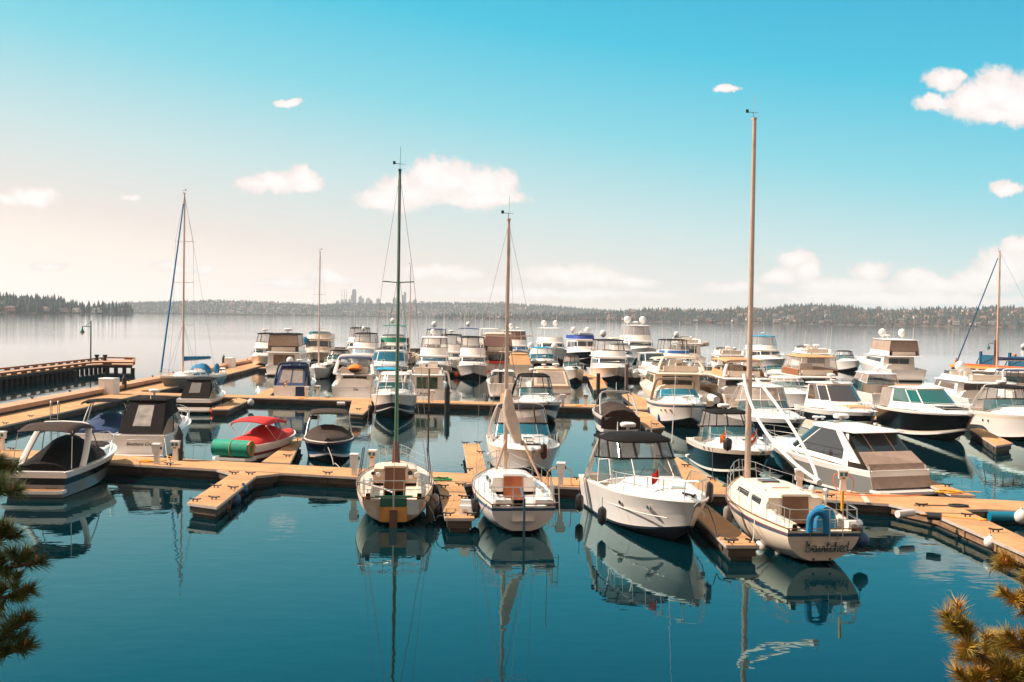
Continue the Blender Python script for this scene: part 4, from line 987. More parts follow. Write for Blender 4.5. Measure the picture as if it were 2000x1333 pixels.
fender('cream upright fender under the stern quarter of the boat named Bewitched', 1521, 1072, 36.4, FW, .12, .6, .7)
fender('white round buoy on the waterline beside the boat named Bewitched', 1489, 1070, 37.3, FW, .27, rope=.6, ball=True)
fender('grey fender at the bow quarter of the boat named Bewitched', 1421, 1007, 40.8, FG, .15, .6, .2)
fender('short grey fender between the boat named Bewitched and its finger pier', 1462, 1046, 38.5, FG, .14, .45, .4)
fender('navy round buoy at the right stern corner of the boat named Bewitched', 1682, 1055, 35.6, FN, .24, rope=.3, ball=True)
fender('black fender at the left side of the white sailing boat', 928, 993, 41.0, FB, .17, .65, .3)
fender('grey fender on the right side of the green-masted boat', 849, 983, 42.0, FG, .16, .62, .3)
fender('dark square-ended fender at the right stern of the green-masted boat', 840, 1000, 40.9, mat('dark_brown_vinyl', (.06, .045, .04), .6), .15, .7, .2)
fender('black round fender low between the green-masted boat and the finger pier', 857, 1000, 42, FB, .24, rope=.2, ball=True)
fender('upper blue round float under the lone finger pier', 475, 957, 45.7, FN, .2, rope=0, ball=True)
fender('lower blue round float under the lone finger pier', 457, 977, 44.2, FN, .27, rope=0, ball=True)
fender('brown round float under the outer end of the lone finger pier', 438, 990, 43.2, mat('brown_float', (.14, .07, .03), .7), .25, rope=0, ball=True)
fender('black fender pair roll against the dock under the dark-tented cruiser', 292, 921, 51.6, mat('dark_brown_vinyl', (.06, .045, .04), .6), .17, .9, lie=-.1)
fender('bright orange round buoy at the stern corner of the black-tented boat', 416, 804, 83.5, FO, .22, rope=.2, ball=True)
fender('white round float at the corner of the second dock', 490, 786, 88, FW, .26, rope=0, ball=True)
fender('white fender on the side of the second dock left of the bow-on cruiser', 666, 789, 88.6, FW, .15, .6, lie=.1)
fender('tall black fender at the end of the stubby finger pier', 723, 803, 84.5, FB, .17, .8, .1)
fender('left of two blue fenders on the bow-on cruiser right of centre', 1269, 803, 84, FN, .16, .55, .2)
fender('right of two blue fenders on the bow-on cruiser right of centre', 1289, 817, 80.5, FN, .16, .6, .2)
fender('red round buoy beside the tall black piling', 1181, 752, 127, FO, .33, rope=.1, ball=True)
fender('red round buoy at the left of the flybridge yacht seen bow-on in the middle', 892, 732, 138, FO, .3, rope=.1, ball=True)
fender('white fender slanting on the lit side of the right-hand finger pier', 1768, 1003, 40.6, FW, .13, .75, lie=.5)
fender('black fender on the lit side of the right-hand finger pier', 1825, 1009, 39.7, FB, .13, .45, lie=-.5)
fender('silvery round buoy on the lit side of the right-hand finger pier', 1934, 1060, 36.9, FW, .2, rope=.2, ball=True)
fender('teal cylindrical fender lying behind the right-hand finger pier', 1962, 1010, 42.2, FT, .19, 1.1, lie=0)
fender('white round buoy at the right edge behind the finger pier', 1995, 1010, 42.0, FW, .26, rope=0, ball=True)
fender('pair of dark fenders hung on the side rail of the black-hulled cruiser', 1421, 868, 51.6, FB, .2, .5, 0)
fender('black fender hanging at the bow of the sport cruiser with the orange sun pad', 1609, 830, 77, FB, .15, .6, .2)
fender('dark fender at the bow of the white cruiser behind the white sailing boat', 1062, 882, 50.6, BRN, .14, .6, .3)
fender('orange marker buoy floating far out at right', 1983, 694, 260, FO, .33, rope=0, ball=True)
fender('white mooring buoy floating beyond the orange pier at the right edge', 1999, 677, 360, FW, .8, rope=0, ball=True)
# ------------------------------------------------------------------ the nearest sailing boats
GRNM = mat('green_mast_paint', (.0, .13, .065), .4)
MASTB = mat('bare_mast', (.58, .43, .34), .35, metal=.25, var=.2)
s1 = sailboat('sailboat', 'weathered white sailing boat with green mast and open stern, nearest left', (768, 1030), 'stern', 8.6, 2.85, .95, 1.2, far=(775, 905), zf=1.2,
    cols=[BOTT, BOTT, GELD, GELD, GELD, GELD, GELD], mast_t=.60, mast_h=11.2, mastm=GRNM, mr=.085, spreaders=(.62,), sw=.6, boom=False, trans=.74, cab=(.40, .74), cabh=.5, door=mat('smoked_hatch', (.13, .07, .05), .25), wire=.007, sole=mat('glow_painted_sole', (.60, .30, .08), .6), wins=())  # orange glow inside the cockpit put into the sole colour
b = mb(WOODD)
b.tube([(0, s1.my, s1.mz-.1), (0, s1.my, s1.mz+.5), (0, s1.my, s1.mz+.85)], .17, 10, .11); b.build('mast_boot', s1.root)
def sternparts(s, tiller=True):
    b = mb(ALU); b.tube([(0, s.y(0)-.02, s.fs-.35), (0, s.y(0)-.04, s.fs+.35)], .035, 8); b.tube([(-s.cw*1.9, s.y(.08), s.fs+.5), (-.35, s.y(.02)+.1, s.fs+.32), (0, s.y(0), s.fs+.22)], .04, 7); b.build('tiller', s.root)
    mb(WOODD).box(0, s.y(0)-.07, .22, .26, .10, .75).build('rudder', s.root)
sternparts(s1)
# open cockpit on the transom: orange glow and dark inside painted on boxes
b = mb(mat('painted_cockpit_glow', (.55, .25, .05), .6, var=.4, vs=2)); b.box(0, s1.y(0)+.13, .44, s1.cw*1.45, .34, .50); b.build('cockpit_glow_block', s1.root)
mb(mat('dark_inside_green', (.0, .07, .04), .6)).box(0, s1.y(0)+.10, .84, s1.cw*1.4, .26, .27).build('dark_inside_block', s1.root)
mb(mat('pale_blue_panel', (.42, .47, .50), .5, var=.3, vs=2)).box(.64, s1.y(0)-.0, .66, .44, .03, .46, tx=1.1).build('transom_panel', s1.root)
mb(mat('green_bar', (.0, .25, .12), .5)).box(0, s1.y(0)+.02, s1.fs+.10, s1.cw*2.0, .05, .05).build('traveller_bar', s1.root)
for sx, z, rr_, m in ((-.62, .32, .10, WHP), (-.82, .40, .07, BRK), (.55, .42, .09, BRK), (.56, .20, .09, WHP), (.80, .30, .12, WHP)):
    b = mb(m); b.lathe([(rr_, 0), (rr_, .03), (rr_*.8, .05)], (0, 0, 0), 14); y = s1.y(.40)-.0; b.v = [(sx+p[0]*1.0, y-p[2], s1.ctop-.38+z*.6+p[1]) for p in b.v]; b.build('instrument_dial', s1.root)
for sx in (-1, 1): mb(DKR).tube([(sx*1.28, s1.y(.3), 1.05), (sx*1.15, s1.y(.42), 2.3), (sx*1.2, s1.y(.41), 2.3), (sx*1.34, s1.y(.3), 1.05)], .018, 5).build('backstay_tackle', s1.root)
s2 = sailboat('sailboat', 'clean white sailing boat with navy sheer stripe and amber cabin door, nearest middle', (1022, 1047), 'stern', 8.0, 2.72, .98, 1.22, far=(977, 920), zf=1.2,
    cols=[BOTT, BOTT, GEL, GEL, GEL, BLUS, GEL], mast_t=.70, mast_h=9.25, mastm=MASTB, mr=.085, spreaders=(.53,), sw=.98, boom=False, trans=.78, deckm=GEL, cab=(.36, .74), cabh=.48, door=mat('amber_door', (.42, .10, .02), .25, var=.5, vs=3), wire=.006)
b = mb(BLUS); b.box(0, s2.y(0)-.13, .50, .07, .10, 1.5); b.tube([(0, s2.y(0)-.1, 1.2), (0, s2.y(0)+.9, 1.45)], .03, 6); b.build('rudder', s2.root)
for sx in (-.68, .68): mb(GEL).box(sx, s2.y(.03), s2.fs+.12, .62, .5, .16, tx=.9, ty=.8).build('locker_seat', s2.root)
# slack mainsail hanging on the folded boom struts
SAILC = mat('sail_cloth', (.58, .46, .37), .8, var=.2, bump=.4, bs=6)
b = mb(SAILC); rings = []
for k in range(9):
    f = k/8; z = s2.mz+2.9-2.0*f; w_ = .10+.16*sin(f*pi*.9); x = .06+.62*max(0, f-.35)**1.1; rings.append([(x+w_*cos(a), s2.my-.15-.25*f+w_*.6*sin(a), z) for a in [j*pi/4 for j in range(8)]])
b.loft(rings, True, True, True); b.build('furled_mainsail', s2.root)
b = mb(mat('spar_wood', (.45, .28, .18), .5, var=.3)); b.tube([(.02, s2.my-.1, s2.mz+1.0), (-.42, s2.my-.5, s2.mz-.15)], .045, 7); b.tube([(.6, s2.my-.4, s2.mz+1.0), (1.2, s2.my-1.4, s2.mz-.4)], .045, 7); b.tube([(.02, s2.my-.1, s2.mz+.1), (.1, s2.my-.3, s2.mz+.6)], .04, 6)
b.build('boom_crutch', s2.root)
b = mb(TRIM); b.tube([(.95, s2.y(.12), s2.fs), (.95, s2.y(.12), s2.fs+2.3)], .012, 5); b.build('flag_staff', s2.root)
for k in range(5): pass
b = mb(SS)
for sg in (.98, 1.22): b.tube([(sg, s2.y(.02), s2.fs-.3), (sg, s2.y(.06), s2.fs+.9)], .018, 5)
for k in range(4): b.tube([(.98, s2.y(.03), s2.fs-.2+.28*k), (1.22, s2.y(.03), s2.fs-.2+.28*k)], .014, 5)
b.build('boarding_ladder', s2.root)
# Bewitched: catboat-rigged yacht with wishbone boom
s3 = sailboat('sailboat', 'cream yacht lettered Bewitched with thick bare mast and white wishbone boom', (1609, 1107), 'stern', 8.7, 2.98, 1.05, 1.42, far=(1469, 946), zf=1.4,
    cols=[BOTT, BOTT, CREAM, CREAM, CREAM, BLUS, CREAM], mast_t=.90, mast_h=13.0, mastm=MASTB, mr=.115, spreaders=(), boom=False, trans=.74, deckm=CREAM, cab=(.30, .82), cabw=.56, cabh=.50, door=mat('brown_door', (.15, .07, .04), .5, var=.3), wires=False, wire=.006)
hb0 = s3.hb(0)
mb(REDS).tube([(s3.hb(t)*.993+.012, s3.y(t), s3.zs(t)*.905-.02) for t in [i/20 for i in range(19)]], .012, 4).build('red_pinstripe', s3.root)
mb(REDS).tube([(-s3.hb(t)*.993-.012, s3.y(t), s3.zs(t)*.905-.02) for t in [i/20 for i in range(19)]], .012, 4).build('red_pinstripe', s3.root)
b = mb(mat('white_spar', (.78, .70, .63), .35))
aft = Vector((.0, s3.y(.08), 2.45))
for sg, bul in ((-1, .42), (1, .42)):
    fwd = Vector((sg*.16, s3.my+.15, 5.25)); P = []
    for k in range(13):
        f = k/12; p = fwd.lerp(aft, f); p.x += sg*bul*max(0, sin(pi*f))**.8; p.z += -.25*sin(pi*f); P.append(p)
    b.tube(P, .055, 9)
b.tube([aft+Vector((0, .1, 0)), aft+Vector((0, -.2, -.05))], .10, 8)
b.build('wishbone_boom', s3.root)
b = mb(TRIM)
for sx in (-.62, .62):
    for k in range(1): b.tube([(sx*(1-.1*q), s3.y(.42+.06*q), s3.zs(.45)+.03+.56-.02*q) for q in range(5)], .022, 5)
b.build('handrail', s3.root)
for t_, x in ((.62, 0), (.5, .0)): mb(WOODD if t_ > .6 else CREAM).box(x, s3.y(t_), s3.zs(t_)+.60, .6, .55, .07).build('hatch', s3.root)
for x, t_ in ((.78, .38), (1.0, .31)): b = mb(WHP); b.tube([(x, s3.y(t_), 1.4), (x, s3.y(t_), 1.75)], .05, 8); b.ball((x, s3.y(t_), 1.82), .11); b.build('vent_cowl', s3.root)
b = mb(BLUE); b.loft([[(x*w_*.75+.3, s3.y(.10)+dy, s3.fs-.2+z*.85) for x, z in ((-.5, 0), (-.5, .45), (-.3, .85), (0, .95), (.3, .85), (.5, .45), (.5, 0))] for w_, dy in ((.8, .3), (1, .1), (1, -.1), (.8, -.2))], False)
b.poly([(x*.6+.3, s3.y(.10)-.2, s3.fs-.2+z*.85) for x, z in ((-.5, 0), (-.5, .45), (-.3, .85), (0, .95), (.3, .85), (.5, .45), (.5, 0))]); b.build('wheel_cover', s3.root)
b = mb(BLUE); b.tube([(-.05+.24*cos(a)*1.0-.2, s3.y(0)-.12, s3.fs+.32+.26*sin(a)) for a in [pi*k/10 for k in range(11)]], .105, 9)
b.tube([(.19-.2, s3.y(0)-.12, s3.fs+.34), (.21-.2, s3.y(0)-.12, s3.fs-.05)], .105, 9); b.tube([(-.29-.2, s3.y(0)-.12, s3.fs+.34), (-.31-.2, s3.y(0)-.12, s3.fs-.02)], .105, 9); b.build('horseshoe_buoy', s3.root)
b = mb(ALU)
for x in (.12, .52): b.tube([(x, s3.y(0)-.10, .74), (x, s3.y(0)-.08, s3.fs+.65)], .018, 5)
for k in range(3): b.tube([(.12, s3.y(0)-.10, .76+.28*k), (.52, s3.y(0)-.10, .76+.28*k)], .016, 5)
b.build('stern_ladder', s3.root)
mb(WHP).tube([(.75, s3.y(.02), s3.fs+.17), (1.0, s3.y(.02), s3.fs+.17), (1.2, s3.y(.05), s3.fs+.15)], .14, 8).build('rolled_cover', s3.root)
b = mb(YEL); b.tube([(.62, s3.y(.03), s3.fs+.55), (.62, s3.y(.03), s3.fs+1.15)], .045, 7); b.build('danbuoy', s3.root)
for x in (-.32, .18): mb(BRK).box(x, s3.y(0)+.06 if False else s3.y(0)-.004, .22, .06, .05, .06).build('exhaust_outlet', s3.root)
# the name, drawn in brush strokes
GL = {'B': [[(.1, .02), (.16, .5), (.22, 1.0)], [(.02, .85), (.15, 1.0), (.38, 1.04), (.52, .92), (.48, .72), (.28, .58), (.50, .52), (.58, .32), (.46, .08), (.22, -.02), (.05, .08)]],
      'e': [[(0, .18), (.2, .26), (.34, .42), (.26, .56), (.12, .5), (.06, .28), (.14, .04), (.3, .02), (.46, .18)]],
      'w': [[(0, .5), (.04, .5), (.06, .2), (.12, .02), (.26, .12), (.32, .5), (.34, .14), (.42, .02), (.56, .16), (.6, .5), (.68, .44)]],
      'i': [[(0, .3), (.1, .5), (.08, .12), (.16, .02), (.28, .18)], [(.14, .72), (.16, .76)]],
      't': [[(0, .2), (.16, .95), (.1, .3), (.12, .05), (.22, .02), (.34, .2)], [(-.04, .62), (.32, .68)]],
      'c': [[(.3, .46), (.2, .56), (.06, .42), (.04, .16), (.16, .0), (.38, .18)]],
      'h': [[(0, .2), (.22, .9), (.2, 1.02), (.12, .9), (.06, .02), (.14, .38), (.28, .54), (.34, .4), (.3, .08), (.38, .02), (.5, .2)]],
      'd': [[(.34, .46), (.22, .56), (.06, .4), (.04, .14), (.14, .0), (.3, .14), (.38, .4), (.46, 1.05), (.38, .2), (.44, .02), (.56, .2)]]}
AD = {'B': .64, 'e': .40, 'w': .68, 'i': .28, 't': .34, 'c': .36, 'h': .48, 'd': .5}
b = mb(mat('name_paint', (.004, .05, .08), .5)); x = 0; SZ = .33
for ch in 'Bewitched':
    for st in GL[ch]:
        P = []
        for i in range(len(st)-1):
            a, c1_, c2_, d = st[max(i-1, 0)], st[i], st[i+1], st[min(i+2, len(st)-1)]
            for k in range(4):
                t = k/4; P.append(tuple(.5*((2*c1_[j])+(c2_[j]-a[j])*t+(2*a[j]-5*c1_[j]+4*c2_[j]-d[j])*t*t+(3*c1_[j]-a[j]-3*c2_[j]+d[j])*t**3) for j in (0, 1)))
        P.append(st[-1]); b.tube([((x+u+v*.12)*SZ, 0, v*SZ) for u, v in P], .024, 5, flat=.6)
    x += AD[ch]
wd_ = x*SZ; o = b.build('boat_name', s3.root); o.location = (-wd_/2+.10, s3.y(0)+.055, .42); o.rotation_euler = (radians(-14), 0, 0)
# ------------------------------------------------------------------ nearest motor boats
c1 = Boat('motorboat', 'large white cruiser with black canvas top and smoky windows, bow toward the camera', 'motorboat', (1343, 1071), 'bow', 9.4, 3.05, 1.15, 1.55, head=169, group='cabin cruisers')
c1.tc = .38; c1.ch = .55; c1.hull([BOTT, BOOT, GEL, GEL, GEL, GEL, GEL], vs=(0, .07, .12, .48, .52, .9, 1)); c1.deck(); w = c1.hb(.42)*.84
for sg in (1, -1): mb(NSK).tube([(sg*(c1.hb(t)*(.93-.10*t**2)), c1.y(t)*.985, c1.zs(t)*.60+.03) for t in [i/20 for i in range(3, 19)]], .018, 5).build('spray_rail', c1.root)
r0, r1 = c1.windshield(c1.y(.565), c1.y(.26), w, .55, .65, posts=(4, 8.6), m=mat('clear_screen', (.05, .10, .10), .04, alpha=.5, spec=.8), w1=.92, fr=WHP)
b0, b1 = c1.canopy(r1, c1.y(.14), 2.86, top=BLK, posts=(1.5, 1.6, 4, 4.1, 7.0, 9.3, 9.4), w=w*.9, back=.55, crown=.20, over=.02, wall=mat('smoky_vinyl', (.16, .155, .15), .08, alpha=.62, spec=.8, var=.35, bump=.3, bs=2))
c1.arch(c1.y(.10), 1.2, c1.y(.22), 2.92, c1.hb(.1)-.12, w*.88, r=.11)
c1.dome(.0, c1.y(.2), 3.0, .30, 'flat', .2); c1.antenna(-.85, c1.y(.22), 2.9, .55, 0, .03); c1.antenna(.45, c1.y(.22), 2.9, .5, 0, .03); c1.antenna(-1.35, c1.y(.3), 1.6, 4.4, .12)
c1.rail(.44, 1.0, .62, n=7, r=.018, mid=False); c1.platform(); c1.portlights((.60, .80), .72, .16, .06); c1.anchor(); c1.seats(c1.y(.3), c1.y(.42), SEAT)
b = mb(GEL); P = [(.62*cos(a)*1.0, c1.y(.70)+1.35*sin(a)*1.0, 0) for a in [k*pi/10 for k in range(20)]]
b.loft([[(x*f, c1.y(.66)+(y-c1.y(.70))*f, c1.top(.60+.07*(1 if y > c1.y(.7) else 0))-.10+h_) for x, y, _ in P] for f, h_ in ((1.0, -.1), (1.0, .03), (.96, .06), (.5, .07))], True, False, True); b.build('raised_deck_moulding', c1.root)
for x, y, sx, sy in ((-.95, .60, .42, 1.2), (.95, .60, .42, 1.2)):
    t_ = y; z = c1.top(t_)-.16; mb(GLS).plateq((x*.82, c1.y(t_)-.7, z+.06), (x*.98, c1.y(t_)-.6, z-.16), (x*.84, c1.y(t_)+.75, z-.24), (x*.75, c1.y(t_)+.3, z-.02), .02 if x > 0 else -.02).build('deck_window', c1.root)
c1.hatch(c1.y(.80), 0, .45, .4, m=mat('pale_hatch', (.42, .5, .46), .2))
b = mb(GELD); b.tube([(.42*cos(a), c1.y(.90)+.28*sin(a), c1.fb+.06) for a in [k*pi/8 for k in range(16)]], .035, 6, closed=True); b.build('anchor_locker', c1.root)
mb(BRN).tube([(0, c1.y(.9), c1.fb+.12), (.2, c1.y(.92), c1.fb+.2), (-.1, c1.y(.93), c1.fb+.13), (.05, c1.y(.97), c1.fb+.15), (-.25, c1.y(.91), c1.fb+.12)], .035, 5).build('rope_bundle', c1.root)
b = mb(BRK); b.box(.25, c1.y(.93), c1.fb+.02, .12, .12, .12)
for x in (-.5, .15, .6): b.tube([(x, c1.y(.57)+.0, c1.top(.57)+.02), (x-.25, c1.y(.57)-.22, c1.top(.57)+.30)], .012, 4)
b.build('wiper', c1.root)
# flag on the bow rail
def flag(p, m1, label, s=.45, name='flag', mats=None):
    r = empty(name, p, .3, label, 'flag'); mb(SS).tube([(0, 0, -.1), (0, 0, s*1.2)], .012, 5).build('staff', r)
    b = mb(m1); rings = [[(-.02-.16*s*k+.05*sin(k*1.7), .06*sin(k*2.2), s*(1.1-j*.25)-.18*k*s) for j in range(5)] for k in range(6)]
    b.loft(rings, False)
    if mats:
        for i in range(len(b.f)): b.m[i] = 0
        for mm in mats: b.use(mm)
        for i in range(len(b.f)): b.m[i] = i % 4 % 2
    b.build('cloth', r)
flag(c1.world(.62, c1.y(.80), c1.fb+.45), REDC, 'small furled red flag on the port bow rail of the big white cruiser', .36)
# B1 white/grey bowrider with black covers, stern to the camera
b1_ = Boat('motorboat', 'open white runabout under black covers with arch canopy, stern to camera at far left', 'motorboat', (68, 973), 'stern', 8.3, 2.72, .95, 1.25, far=(198, 868), zf=1.25, group='runabouts')
b1_.ch = .25; b1_.tc = .5; b1_.hull([BOTT, GRAYH, GRAYH, GRAYH, BLACKH, GEL, GEL], vs=(0, .12, .3, .52, .80, .92, 1)); b1_.deck(depth=.5)
b1_.cover(.07, .44, BLK, lambda t: .22+.75*max(0, min(1, (t-.07)/.33))**.8, w=.84, name='boat_cover')
b1_.cover(.44, .60, BRN, lambda t: .95-.5*max(0, (t-.44)/.16), w=.86, name='windshield_cover', n=6)
b1_.cover(.68, .95, BRN, lambda t: .28*(1-((t-.68)/.27)**2)+.02, w=.72, name='bow_cover', n=6)
b1_.platform(2.4, .55, .34, top=TEAK)
b1_.arch(b1_.y(.20), 1.0, b1_.y(.36), 2.55, 1.22, 1.02, r=.13, name='tower_arch', flat=.5); b1_.arch(b1_.y(.46), 1.1, b1_.y(.42), 2.45, 1.2, .98, r=.03, m=BRK, name='bimini_bow')
b1_.bimini(b1_.y(.10), b1_.y(.42), 2.72, 1.12, BRN, legs=False, drop=.22)
for sg in (1, -1): mb(SS).tube([(sg*1.15, b1_.y(.08), 1.05), (sg*1.05, b1_.y(.12), 2.5)], .018, 5).build('bimini_strut', b1_.root)
b1_.rail(.62, 1.0, .45, n=4, mid=False, ins=.14); b1_.anchor()
b = mb(BRK)
for k in range(8): b.lathe([(.018, 0), (.018, .012)], (-.95+.27*k, b1_.y(.05), 1.01), 6)
b.build('cover_snap', b1_.root)
for x in (.55, .78): b = mb(BRK); cleat(b, Vector((x, b1_.y(0)-.1, .36)), 0, .7); b.build('cleat', b1_.root)
b2_ = Boat('motorboat', 'white and navy wakeboard boat with chrome tower and blue cover behind the leftmost runabout', 'motorboat', (176, 884), 'stern', 7.2, 2.7, .9, 1.15, group='runabouts')
b2_.hull([BOTT, NAVYH, NAVYH, NAVYH, BLACKH, GEL, GEL], vs=(0, .12, .3, .5, .66, .9, 1)); b2_.tc = .9; b2_.ch = .05; b2_.deck(depth=.5)
b2_.cover(.04, .96, NAVY, lambda t: .10+.62*math.exp(-((t-.5)/.14)**2)+.12*math.exp(-((t-.2)/.2)**2), w=.93)
for yy, rr_ in ((.34, .035), (.46, .035)): b2_.arch(b2_.y(yy+.02), 1.0, b2_.y(.42 if yy < .4 else .48), 2.35, 1.2, .95, r=rr_, m=SS, name='tower_tube', flat=1)
b2_.bimini(b2_.y(.22), b2_.y(.52), 2.55, 1.0, BLK, legs=False, drop=.06); b = mb(BRK); b.tube([(1.0, b2_.y(.4), 2.35), (1.05, b2_.y(.46), 2.35)], .12, 8); b.tube([(-1.0, b2_.y(.4), 2.35), (-1.05, b2_.y(.46), 2.35)], .12, 8); b.build('tower_speaker', b2_.root)
b2_.platform(2.1, .6, .3)
# B3 dark tent cruiser lettered on the transom
b3 = express('motorboat', 'white cruiser with tall dark brown tent and clear rear window, stern to the main dock', (270, 899), 'stern', 8.4, 2.85, 1.15, 1.45, canvas=BLK, roofz=2.78, tw=.60, aftc=True, aftwin=[(.30, .72, .22, .86)], winm=mat('clear_rear_window', (.62, .56, .52), .15, alpha=.7, var=.5, vs=2), arch=False, domes=[(-.35, 0.2, 2.83, .28, 'flat', .18)], ports=(.62, .72, .82), top='canvas', cols=[BOTT, BOTT, GEL, GEL, GEL, GEL, GEL], seats=False, back=.6, wall=BLK, posts=(0,))
b3.text('Southern Cross', (0.12, b3.y(0)-.02, .70), .22, DARKI, .35)
b3.arch(b3.y(.18), 1.2, b3.y(.26), 2.85, 1.3, 1.1, r=.05, m=BRN, name='canopy_bow'); b3.antenna(.15, b3.y(.2), 2.85, .5, 0, .02)
mb(SS).tube([(-.5, b3.y(0)-.04, .98), (0, b3.y(0)-.08, 1.02), (.5, b3.y(0)-.04, .98)], .018, 5).build('grab_rail', b3.root)
# B4 red canopy runabout with rolled green mat
b4 = Boat('motorboat', 'small white and maroon runabout with red canopy and red cover', 'motorboat', (462, 903), 'stern', 5.7, 2.35, .8, 1.05, far=(544, 847), zf=1.0, group='runabouts')
b4.hull([BOTT, NAVYH, REDS, GEL, REDS, GEL, GEL], vs=(0, .10, .2, .42, .6, .8, 1)); b4.tc = .93; b4.ch = .05; b4.deck(depth=.4)
b4.cover(.05, .95, REDC, lambda t: .08+.55*math.exp(-((t-.52)/.13)**2)+.22*math.exp(-((t-.25)/.15)**2), w=.9)
b4.bimini(b4.y(.18), b4.y(.58), 2.05, 1.0, REDC, bow=.20, drop=.16); b4.platform(2.1, .65, .26)
b = mb(mat('green_foam', (.0, .32, .20), .7, var=.3, vs=2)); sp_ = []
for k in range(46): a = k/45*2*pi*2.6; rr_ = .16+.245*k/45; sp_.append((rr_*cos(a-1.2), rr_*sin(a-1.2)))
for x0, x1, mm in ((-.98, .94, None), (.94, 1.0, mat('foam_core', (.62, .30, .08), .8))):
    if mm: b.use(mm)
    R1 = [[(x, y, z) for y, z in sp_] for x in (x0, x1)]; R2 = [[(x, y*.88, z*.88) for y, z in sp_] for x in (x0, x1)]
    b.loft([R1[0], R1[1]], False); b.loft([R2[0], R2[1]], False); b.loft([R1[1], R2[1]], False); b.loft([R1[0], R2[0]], False)
b.use(mat('green_foam', (.0, .32, .20)))
b.lathe([(.40, -.98), (.40, .93)], (0, 0, 0), 28); n0 = len(b.v)-56; b.v = b.v[:n0]+[(z, x, y) for x, y, z in b.v[n0:]]
r = empty('rolled_mat', b4.world(-.05, b4.y(0)-.25, .70), -b4.h, 'rolled green foam mat strapped on the stern of the red-canopied runabout', 'foam mat'); b.build('mat', r)
mb(YEL).tube([(0, .425*cos(a), .425*sin(a)) for a in [k*pi/10 for k in range(20)]], .012, 5, closed=True).build('strap', r)
# B5 brown covered bowrider
b5 = Boat('motorboat', 'dark runabout wrapped in a brown cover with small brown canopy, bow to camera', 'motorboat', (640, 908), 'bow', 6.6, 2.5, .95, 1.1, head=172, group='runabouts')
b5.hull([BOTT, GEL, GEL, BLUS, NAVYH, NAVYH, BLACKH], vs=(0, .08, .16, .32, .6, .85, 1)); b5.tc = .93; b5.ch = .04; b5.deck(depth=.4)
b5.cover(.03, .985, BRN, lambda t: .10+.50*math.exp(-((t-.45)/.16)**2)+.16*math.exp(-((t-.8)/.2)**2), w=1.03, z=.05)
for yy in (.40, .50): b5.arch(b5.y(yy), .95, b5.y(.42), 2.15, 1.15, .98, r=.035, m=SS, name='tower_tube', flat=1)
b5.bimini(b5.y(.2), b5.y(.56), 2.4, 1.0, BRN, legs=False, drop=.1); mb(BRK).tube([(.62, b5.y(.45), 2.0), (.92, b5.y(.47), 2.0)], .1, 8).build('tower_speaker', b5.root)
# B6 white cruiser bow-on
b6 = express('motorboat', 'white cruiser bow-on behind the main dock with smoky canvas enclosure, left fingers beside it', (1037, 944), 'bow', 9.2, 3.3, 1.2, 1.5, cols=[BOTT, BOOT, GEL, GEL, GEL, GEL, GEL], canvas=BLK, roofz=2.9, tw=.56, glass=CGL, ports=(), domes=(), posts=(1.5, 4, 9), head=175.5, archm=GEL, wall=VINO)
b6.hull and mb(BOOT).box(0, b6.y(.88), b6.top(.88)+.02, .9, .4, .02).build('deck_hatch_pair', b6.root)
# B7 brown cover tower boat
b7 = Boat('motorboat', 'white runabout fully draped in brown cover with chrome arch, stern to the open water', 'motorboat', (1212, 852), 'stern', 7.4, 2.6, 1.15, 1.3, group='runabouts')
b7.hull(bands(GEL, BOTT, stripe=BLACKH)); b7.tc = .93; b7.ch = .04; b7.deck()
b7.cover(0, .97, BRN, lambda t: .30+.42*math.exp(-((t-.12)/.14)**2)+.4*math.exp(-((t-.5)/.15)**2), w=1.0, z=-.05)
mb(BRN).loft([[(-1.22, b7.y(0)-.02, .45), (-.6, b7.y(0)-.05, .40), (0, b7.y(0)-.06, .38), (.6, b7.y(0)-.05, .40), (1.22, b7.y(0)-.02, .45)], [(-1.2, b7.y(0)-.01, 1.1), (-.7, b7.y(0)+.02, 1.42), (0, b7.y(0)+.02, 1.5), (.7, b7.y(0)+.02, 1.42), (1.2, b7.y(0)-.01, 1.1)], [(-1.2, b7.y(.05), 1.15), (-.7, b7.y(.05), 1.45), (0, b7.y(.05), 1.55), (.7, b7.y(.05), 1.45), (1.2, b7.y(.05), 1.15)]], False).build('cover_skirt', b7.root)
b7.arch(b7.y(.10), 1.3, b7.y(.3), 2.6, 1.15, 1.0, r=.06, m=SS, flat=.8); b7.arch(b7.y(.55), 1.3, b7.y(.45), 2.45, 1.1, .95, r=.03, m=SS, name='bimini_bow', flat=.8)
b7.antenna(0, b7.y(.3), 2.6, .6, 0, .025)
# B8 black-hulled cruiser
b8 = express('motorboat', 'black-hulled cruiser with white deck and rounded black tent, bow toward lower right', (1477, 945), 'bow', 9.0, 3.0, 1.15, 1.5, cols=[BOTT, GEL, BLACKH, BLACKH, BLACKH, CREAM, GEL], canvas=BLK, roofz=2.75, tw=.58, posts=(1.5, 4, 7, 9.5), ports=(), domes=[(.1, -1.9, 2.8, .3, 'flat', .15)], arch=False, head=176, back=.5)
for t_ in (.5, .58): b8.portlights((t_,), .93, .09, .07)
flag(b8.world(.2, b8.y(1)-.1, 1.9), REDC, 'small striped national flag at the bow of the black-hulled cruiser', .5, mats=[GEL]); flag(b8.world(1.0, b8.y(.74), 1.75), ORNG, 'orange pennant on the side rail of the black-hulled cruiser', .4)
